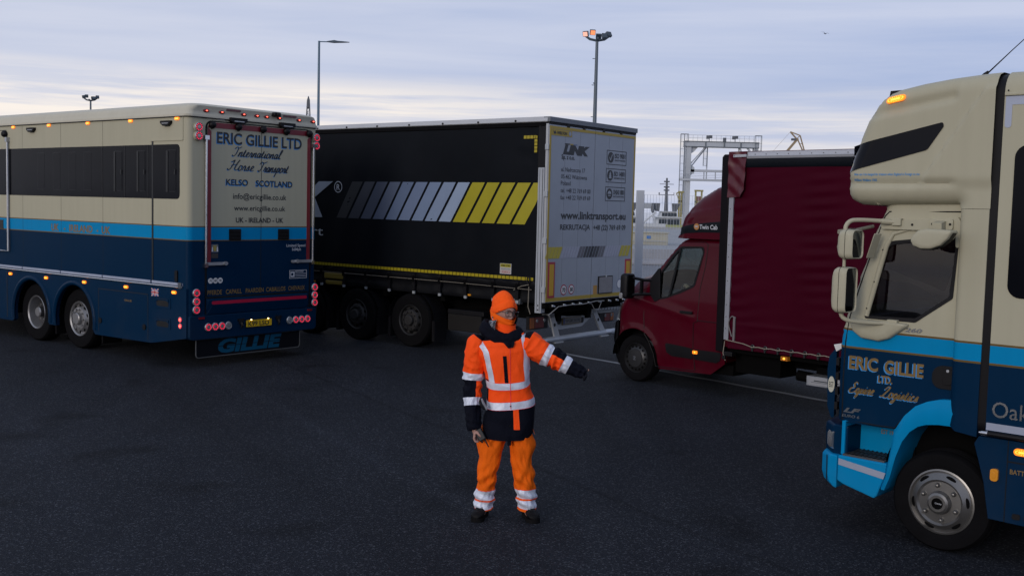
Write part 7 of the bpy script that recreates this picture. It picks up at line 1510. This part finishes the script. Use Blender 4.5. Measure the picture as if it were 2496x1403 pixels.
        m = MB(); m.grid(fn, 100, 130, closeu=True, mf=mf); return m, fn
    lL = [(-.085, .012, .80, .105, .110), (-.110, .010, .70, .118, .108), (-.130, .005, .60, .108, .098), (-.142, .0, .50, .084, .088), (-.160, -.004, .37, .077, .084), (-.170, .008, .25, .074, .080), (-.183, .020, .15, .078, .080), (-.186, .022, .075, .073, .076)]
    lR = [(.080, .012, .80, .100, .110), (.094, .010, .70, .098, .108), (.108, .005, .60, .098, .100), (.108, .0, .50, .078, .088), (.128, -.004, .37, .080, .084), (.144, .008, .25, .080, .080), (.160, .020, .15, .074, .080), (.166, .022, .075, .068, .076)]
    mL, fL = leg_mesh(lL, 1.0, ((.152, .230), (.082, .140)), -1); mR, fR = leg_mesh(lR, 4.0, ((.170, .246), (.092, .158)), 1)
    m = MB(); m.add(mL.v, mL.f); m.m = list(mL.m); k = len(m.v); m.v += mR.v; m.f += [tuple(i + k for i in f) for f in mR.f]; m.m += mR.m
    m.loft([[(.0 + a * s_ * 1.0, .012 + b * c_, z) for s_, c_ in [(sin(2 * pi * i / 24), cos(2 * pi * i / 24)) for i in range(24)]] for a, b, z in ((.17, .118, .86), (.18, .12, .78), (.12, .11, .69), (.03, .05, .655))]); part('trousers', m, TR_, T, 70)
    m = MB()
    for fn, bs in ((fL, (.152, .230, .082, .140)), (fR, (.170, .246, .092, .158))):
        for z in bs: m.tube([fn(i / 48, (.80 - z) / (.80 - .075)) * 1.0 for i in range(48)], .0022, 4, closed=True)
    part('trouser_piping', m, mat('orange_piping', (.9, .06, .02), .6), T, 60)
    m = MB(); m.grid(lambda u, v: fR((.20 + .12 * u) % 1, (.80 - (.735 - .045 * v)) / .725) + Vector((.008 + .012 * v, -.004, 0)), 10, 8); part('pocket_flap', m, M_tr, T, 60)
    m = MB(); m.bar((.175, -.075, .565), (.176, -.075, .585), .006, .004); part('pocket_tab', m, M_ink, T, None)
    m = MB(); m.loft([[(.010 + a, -.118 + b, z) for a, b in ((-.016, 0), (.014, 0), (.012, .02), (-.014, .02))] for z in (.70, .66, .625, .615)]); part('belt_strap', m, M_nv, T, None, .004)
    # ---------- boots
    M_boot = mat('boot_black', (.004, .004, .005), .6, var=.3, vscale=20, bump=.3, bscale=60, spec=.14); M_sole = mat('boot_sole', (.006, .006, .007), .8, var=.3, spec=.08)
    for heel, toe, sg in (((-.175, .085), (-.245, -.155), -1), ((.155, .085), (.232, -.150), 1)):
        h_, t_ = Vector((*heel, 0)), Vector((*toe, 0)); d = (t_ - h_); Lf = d.length; d.normalize(); n_ = Vector((-d.y, d.x, 0))
        root = bpy.data.objects.new('boot', None); COL.objects.link(root); root.parent = T; root.empty_display_size = .05
        def ring(s, w, zt, zb=.028):
            c = h_ + d * (s * Lf); out = []
            for k in range(20):
                a = 2 * pi * k / 20; x = cos(a); y = sin(a); zz = (zt + zb) / 2 + (zt - zb) / 2 * y; ww = w * (abs(x) ** .8) * (1 if x > 0 else -1) * (1 - .22 * max(0, y)); out.append(c + n_ * ww + Vector((0, 0, zz)))
            return out
        m = MB(); m.loft([ring(0, .022, .085), ring(.04, .034, .125), ring(.15, .040, .145), ring(.32, .041, .135), ring(.48, .044, .108), ring(.64, .050, .085), ring(.80, .052, .078), ring(.92, .044, .070), ring(.985, .028, .055), ring(1.0, .012, .045)]); m.loft([[h_ + d * (.19 * Lf) + n_ * (r * cos(a)) + d * (r * 1.15 * sin(a)) + Vector((0, 0, z)) for a in [2 * pi * k / 20 for k in range(20)]] for r, z in ((.042, .08), (.046, .13), (.050, .165))]); part('upper', m, M_boot, root, 60)
        m = MB(); out = []
        for s, w in ((0, .02), (.03, .034), (.15, .041), (.4, .038), (.65, .052), (.8, .055), (.93, .045), (.99, .028), (1.02, .0)): out.append((s, w))
        pl = [h_ + d * (s * Lf) + n_ * w for s, w in out] + [h_ + d * (s * Lf) - n_ * w for s, w in out[::-1][1:]]
        m.loft([[p + Vector((0, 0, z)) for p in pl] for z in (.0, .012, .032)]); part('sole', m, M_sole, root, 40)
        m = MB()
        for k in range(5): c = h_ + d * ((.36 + k * .07) * Lf) + Vector((0, 0, .136 - k * .0125)); m.tube([c - n_ * .026 - Vector((0, 0, .006)), c + Vector((0, 0, .004)), c + n_ * .026 - Vector((0, 0, .006))], .003, 6)
        part('laces', m, mat('laces_grey', (.03, .03, .034), .8), root, 60)
        m = MB(); c = h_ + d * (.12 * Lf) - n_ * sg * .03; m.grid(lambda u, v: c + Vector((.035 * cos(u * 2.4 + 2) * sg * -1, .03 + .035 * sin(u * 2.4 + 2), .11 - .05 * v * (1 - abs(u - .5)))), 10, 5); part('trouser_hem', m, M_tr, T, 60)
    # ---------- held radio
    Rr = thing('handheld_radio', 'black two-way radio held upside down in the bare hand', 'radio', (-.222, OY - .108, .694))
    ax = Vector((.48, -.34, -.80)).normalized(); sd_ = Vector((.86, .0, .50)).normalized(); fr_ = ax.cross(sd_)
    m = MB(); m.obox((0, 0, 0), ax * .048, sd_ * .029, fr_ * .016); part('casing', m, mat('radio_black', (.012, .014, .017), .5, spec=.3), Rr, 40, .006)
    m = MB(); m.tube([ax * .048 + sd_ * .016, ax * .060 + sd_ * .016, ax * .112 + sd_ * .014], [.0062, .0055, .0045], 10); m.ell(ax * .112 + sd_ * .014, (.0055,) * 3, 8, 6); part('aerial', m, M_black, Rr)
    m = MB(); m.lathe([(.007, 0), (.0065, .016), (0, .017)], ax * .048 - sd_ * .012, ax, 12); part('knob', m, M_black, Rr)
    m = MB(); m.obox(fr_ * -.0165 - ax * .012, ax * .018, sd_ * .018, fr_ * .001); part('speaker_grille', m, mat('radio_grey', (.03, .034, .038), .6), Rr, None)
    # ---------- gloves clipped at the hip
    Gg = thing('work_gloves', 'grey and black work gloves clipped between the jacket and the hanging sleeve', 'gloves', (-.205, OY - .12, .955))
    m = MB()
    for k in range(5): m.tube([Vector((-.012 + .006 * k, .0, .03 - .012 * k)), Vector((.0 + .007 * k, -.012, .0 - .010 * k)), Vector((.012 + .004 * k, -.004, -.022 - .008 * k))], [.008, .0085, .007], 8)
    part('glove', m, mat('glove_grey', (.22, .23, .27), .7, var=.4, vscale=40), Gg, 60)
    m = MB(); m.tube([Vector((-.02, .01, .035)), Vector((-.028, .0, .0)), Vector((-.01, -.01, -.03)), Vector((.012, .0, -.055))], [.007, .009, .009, .006], 8); part('cuff', m, M_black, Gg, 60)
    return T
make_person()
# ================================================================ van driver
def make_driver():
    L2W = lambda x, y, z: (x, y, z)
    T = thing('person', 'driver with a tan sleeve at the wheel of the dark red van', 'person', VAN.location, VAN.rotation_euler[2])
    V, E, R = [], [], []
    def chain(pts, start=None):
        prev = start
        for x, y, z, r in pts:
            V.append((x, y, z)); R.append(r); i = len(V) - 1
            if prev is not None: E.append((prev, i))
            prev = i
        return prev
    chain([(5.08, .56, .95, .13)]); c = chain([(5.03, .56, 1.15, .13), (4.99, .56, 1.33, .13), (4.98, .56, 1.44, .07), (4.99, .56, 1.52, .055)], 0)
    chain([(5.01, .56, 1.60, .075), (5.01, .56, 1.70, .078), (5.0, .56, 1.76, .05)], c)
    for s_ in (-1, 1):
        e = chain([(5.0, .56 + s_ * .15, 1.37, .065), (5.03, .56 + s_ * .22, 1.36, .06), (5.17, .56 + s_ * .26, 1.19 if s_ < 0 else 1.30, .048), (5.32, .56 + s_ * .20, 1.30 if s_ < 0 else 1.42, .036), (5.37, .56 + s_ * .17, 1.34 if s_ < 0 else 1.45, .026)], 3)
        for k in range(4): chain([(5.395, .56 + s_ * .16 + (k - 1.5) * .018, 1.35 if s_ < 0 else 1.46, .010), (5.41, .56 + s_ * .16 + (k - 1.5) * .018, 1.325 if s_ < 0 else 1.44, .009), (5.395, .56 + s_ * .16 + (k - 1.5) * .017, 1.31 if s_ < 0 else 1.425, .008)], e)
        chain([(5.22, .56 + s_ * .12, .90, .09), (5.50, .56 + s_ * .15, .92, .06), (5.68, .56 + s_ * .15, .66, .045), (5.78, .56 + s_ * .15, .64, .035)], 0)
    me = bpy.data.meshes.new('body'); me.from_pydata(V, E, []); ob = bpy.data.objects.new('body', me); COL.objects.link(ob); ob.parent = T
    bm = bmesh.new(); bm.from_mesh(me); bm.verts.layers.skin.verify(); bm.to_mesh(me); bm.free()
    for i, r in enumerate(R): me.skin_vertices[0].data[i].radius = (r, r)
    me.skin_vertices[0].data[0].use_root = True
    ob.modifiers.new('skin', 'SKIN').use_smooth_shade = True; s = ob.modifiers.new('sub', 'SUBSURF'); s.levels = 2; s.render_levels = 2
    dg = bpy.context.evaluated_depsgraph_get(); fin = bpy.data.meshes.new_from_object(ob.evaluated_get(dg)); ob.modifiers.clear(); ob.data = fin; rm = ob.modifiers.new('r', 'REMESH'); rm.mode = 'VOXEL'; rm.voxel_size = .0055; dg = bpy.context.evaluated_depsgraph_get(); fin = bpy.data.meshes.new_from_object(ob.evaluated_get(dg)); ob.modifiers.clear(); ob.data = fin
    fin.materials.clear()
    for m_ in (mat('driver_navy', (.012, .016, .03), .9), mat('driver_tan', (.22, .15, .09), .8), mat('driver_skin', (.30, .19, .15), .6), mat('driver_hair', (.02, .016, .014), .9)): fin.materials.append(m_)
    for p in fin.polygons:
        q = p.center; p.use_smooth = True; p.material_index = 3 if q.z > 1.70 and q.x < 5.05 else 2 if (q.z > 1.50 and q.x < 5.12) or (q.x > 5.35 and q.z > 1.2) else 1 if (q.x > 5.10 and q.z > 1.1) else 0
make_driver()
# ================================================================ separate pieces become parts of their own
def split_clusters(o, gap):
    me = o.data; n = len(me.vertices); par = list(range(n))
    def find(a):
        while par[a] != a: par[a] = par[par[a]]; a = par[a]
        return a
    for p in me.polygons:
        vs = p.vertices; r0 = find(vs[0])
        for v in vs[1:]: par[find(v)] = r0
    isl = {}
    for i in range(n): isl.setdefault(find(i), []).append(i)
    boxes = []
    for k, vs in isl.items():
        c = [me.vertices[i].co for i in vs]; boxes.append([[min(v[a] for v in c) - gap / 2 for a in range(3)], [max(v[a] for v in c) + gap / 2 for a in range(3)], set([k])])
    merged = True
    while merged:
        merged = False; out = []
        for b in boxes:
            for q in out:
                if all(b[0][a] <= q[1][a] and q[0][a] <= b[1][a] for a in range(3)):
                    q[0] = [min(x, y) for x, y in zip(b[0], q[0])]; q[1] = [max(x, y) for x, y in zip(b[1], q[1])]; q[2] |= b[2]; merged = True; break
            else: out.append(b)
        boxes = out
    if len(boxes) < 2: return
    own = {k: j for j, b in enumerate(boxes) for k in b[2]}; sm = [p.use_smooth for p in me.polygons]
    for j in range(len(boxes)):
        ids = [p.index for p in me.polygons if own[find(p.vertices[0])] == j]
        used = sorted({v for i in ids for v in me.polygons[i].vertices}); mp_ = {v: k for k, v in enumerate(used)}
        nm = bpy.data.meshes.new(o.name.split('.')[0]); nm.from_pydata([tuple(me.vertices[v].co) for v in used], [], [tuple(mp_[v] for v in me.polygons[i].vertices) for i in ids])
        for m in me.materials: nm.materials.append(m)
        nm.polygons.foreach_set('material_index', [me.polygons[i].material_index for i in ids]); nm.polygons.foreach_set('use_smooth', [sm[i] for i in ids])
        if any(sm[i] for i in ids): nm.set_sharp_from_angle(angle=radians(45))
        if j == 0: first = nm; continue
        c = o.copy(); c.data = nm; COL.objects.link(c)
    o.data = first
_gaps = {'lettering': .07, 'reflective_tape': .12, 'ladder': .9, 'mud_flap': .3, 'column': .8, 'brace': .9, 'window': .12, 'pane_divider': .3, 'locker_seam': .05, 'yellow_edge_tape': .02, 'popper': .05, 'door_outline': .05, 'silver_tape': .02, 'side_moulding': .01, 'step_recess': .05, 'landing_leg': .3, 'locker_latch': .03, 'corner_pillar': .05, 'trouser_piping': .02}
for o in [x for x in bpy.data.objects if x.type == 'MESH' and x.parent]:
    k = o.name.split('.')[0]
    if _gaps.get(k, 0) > 0: split_clusters(o, _gaps[k])
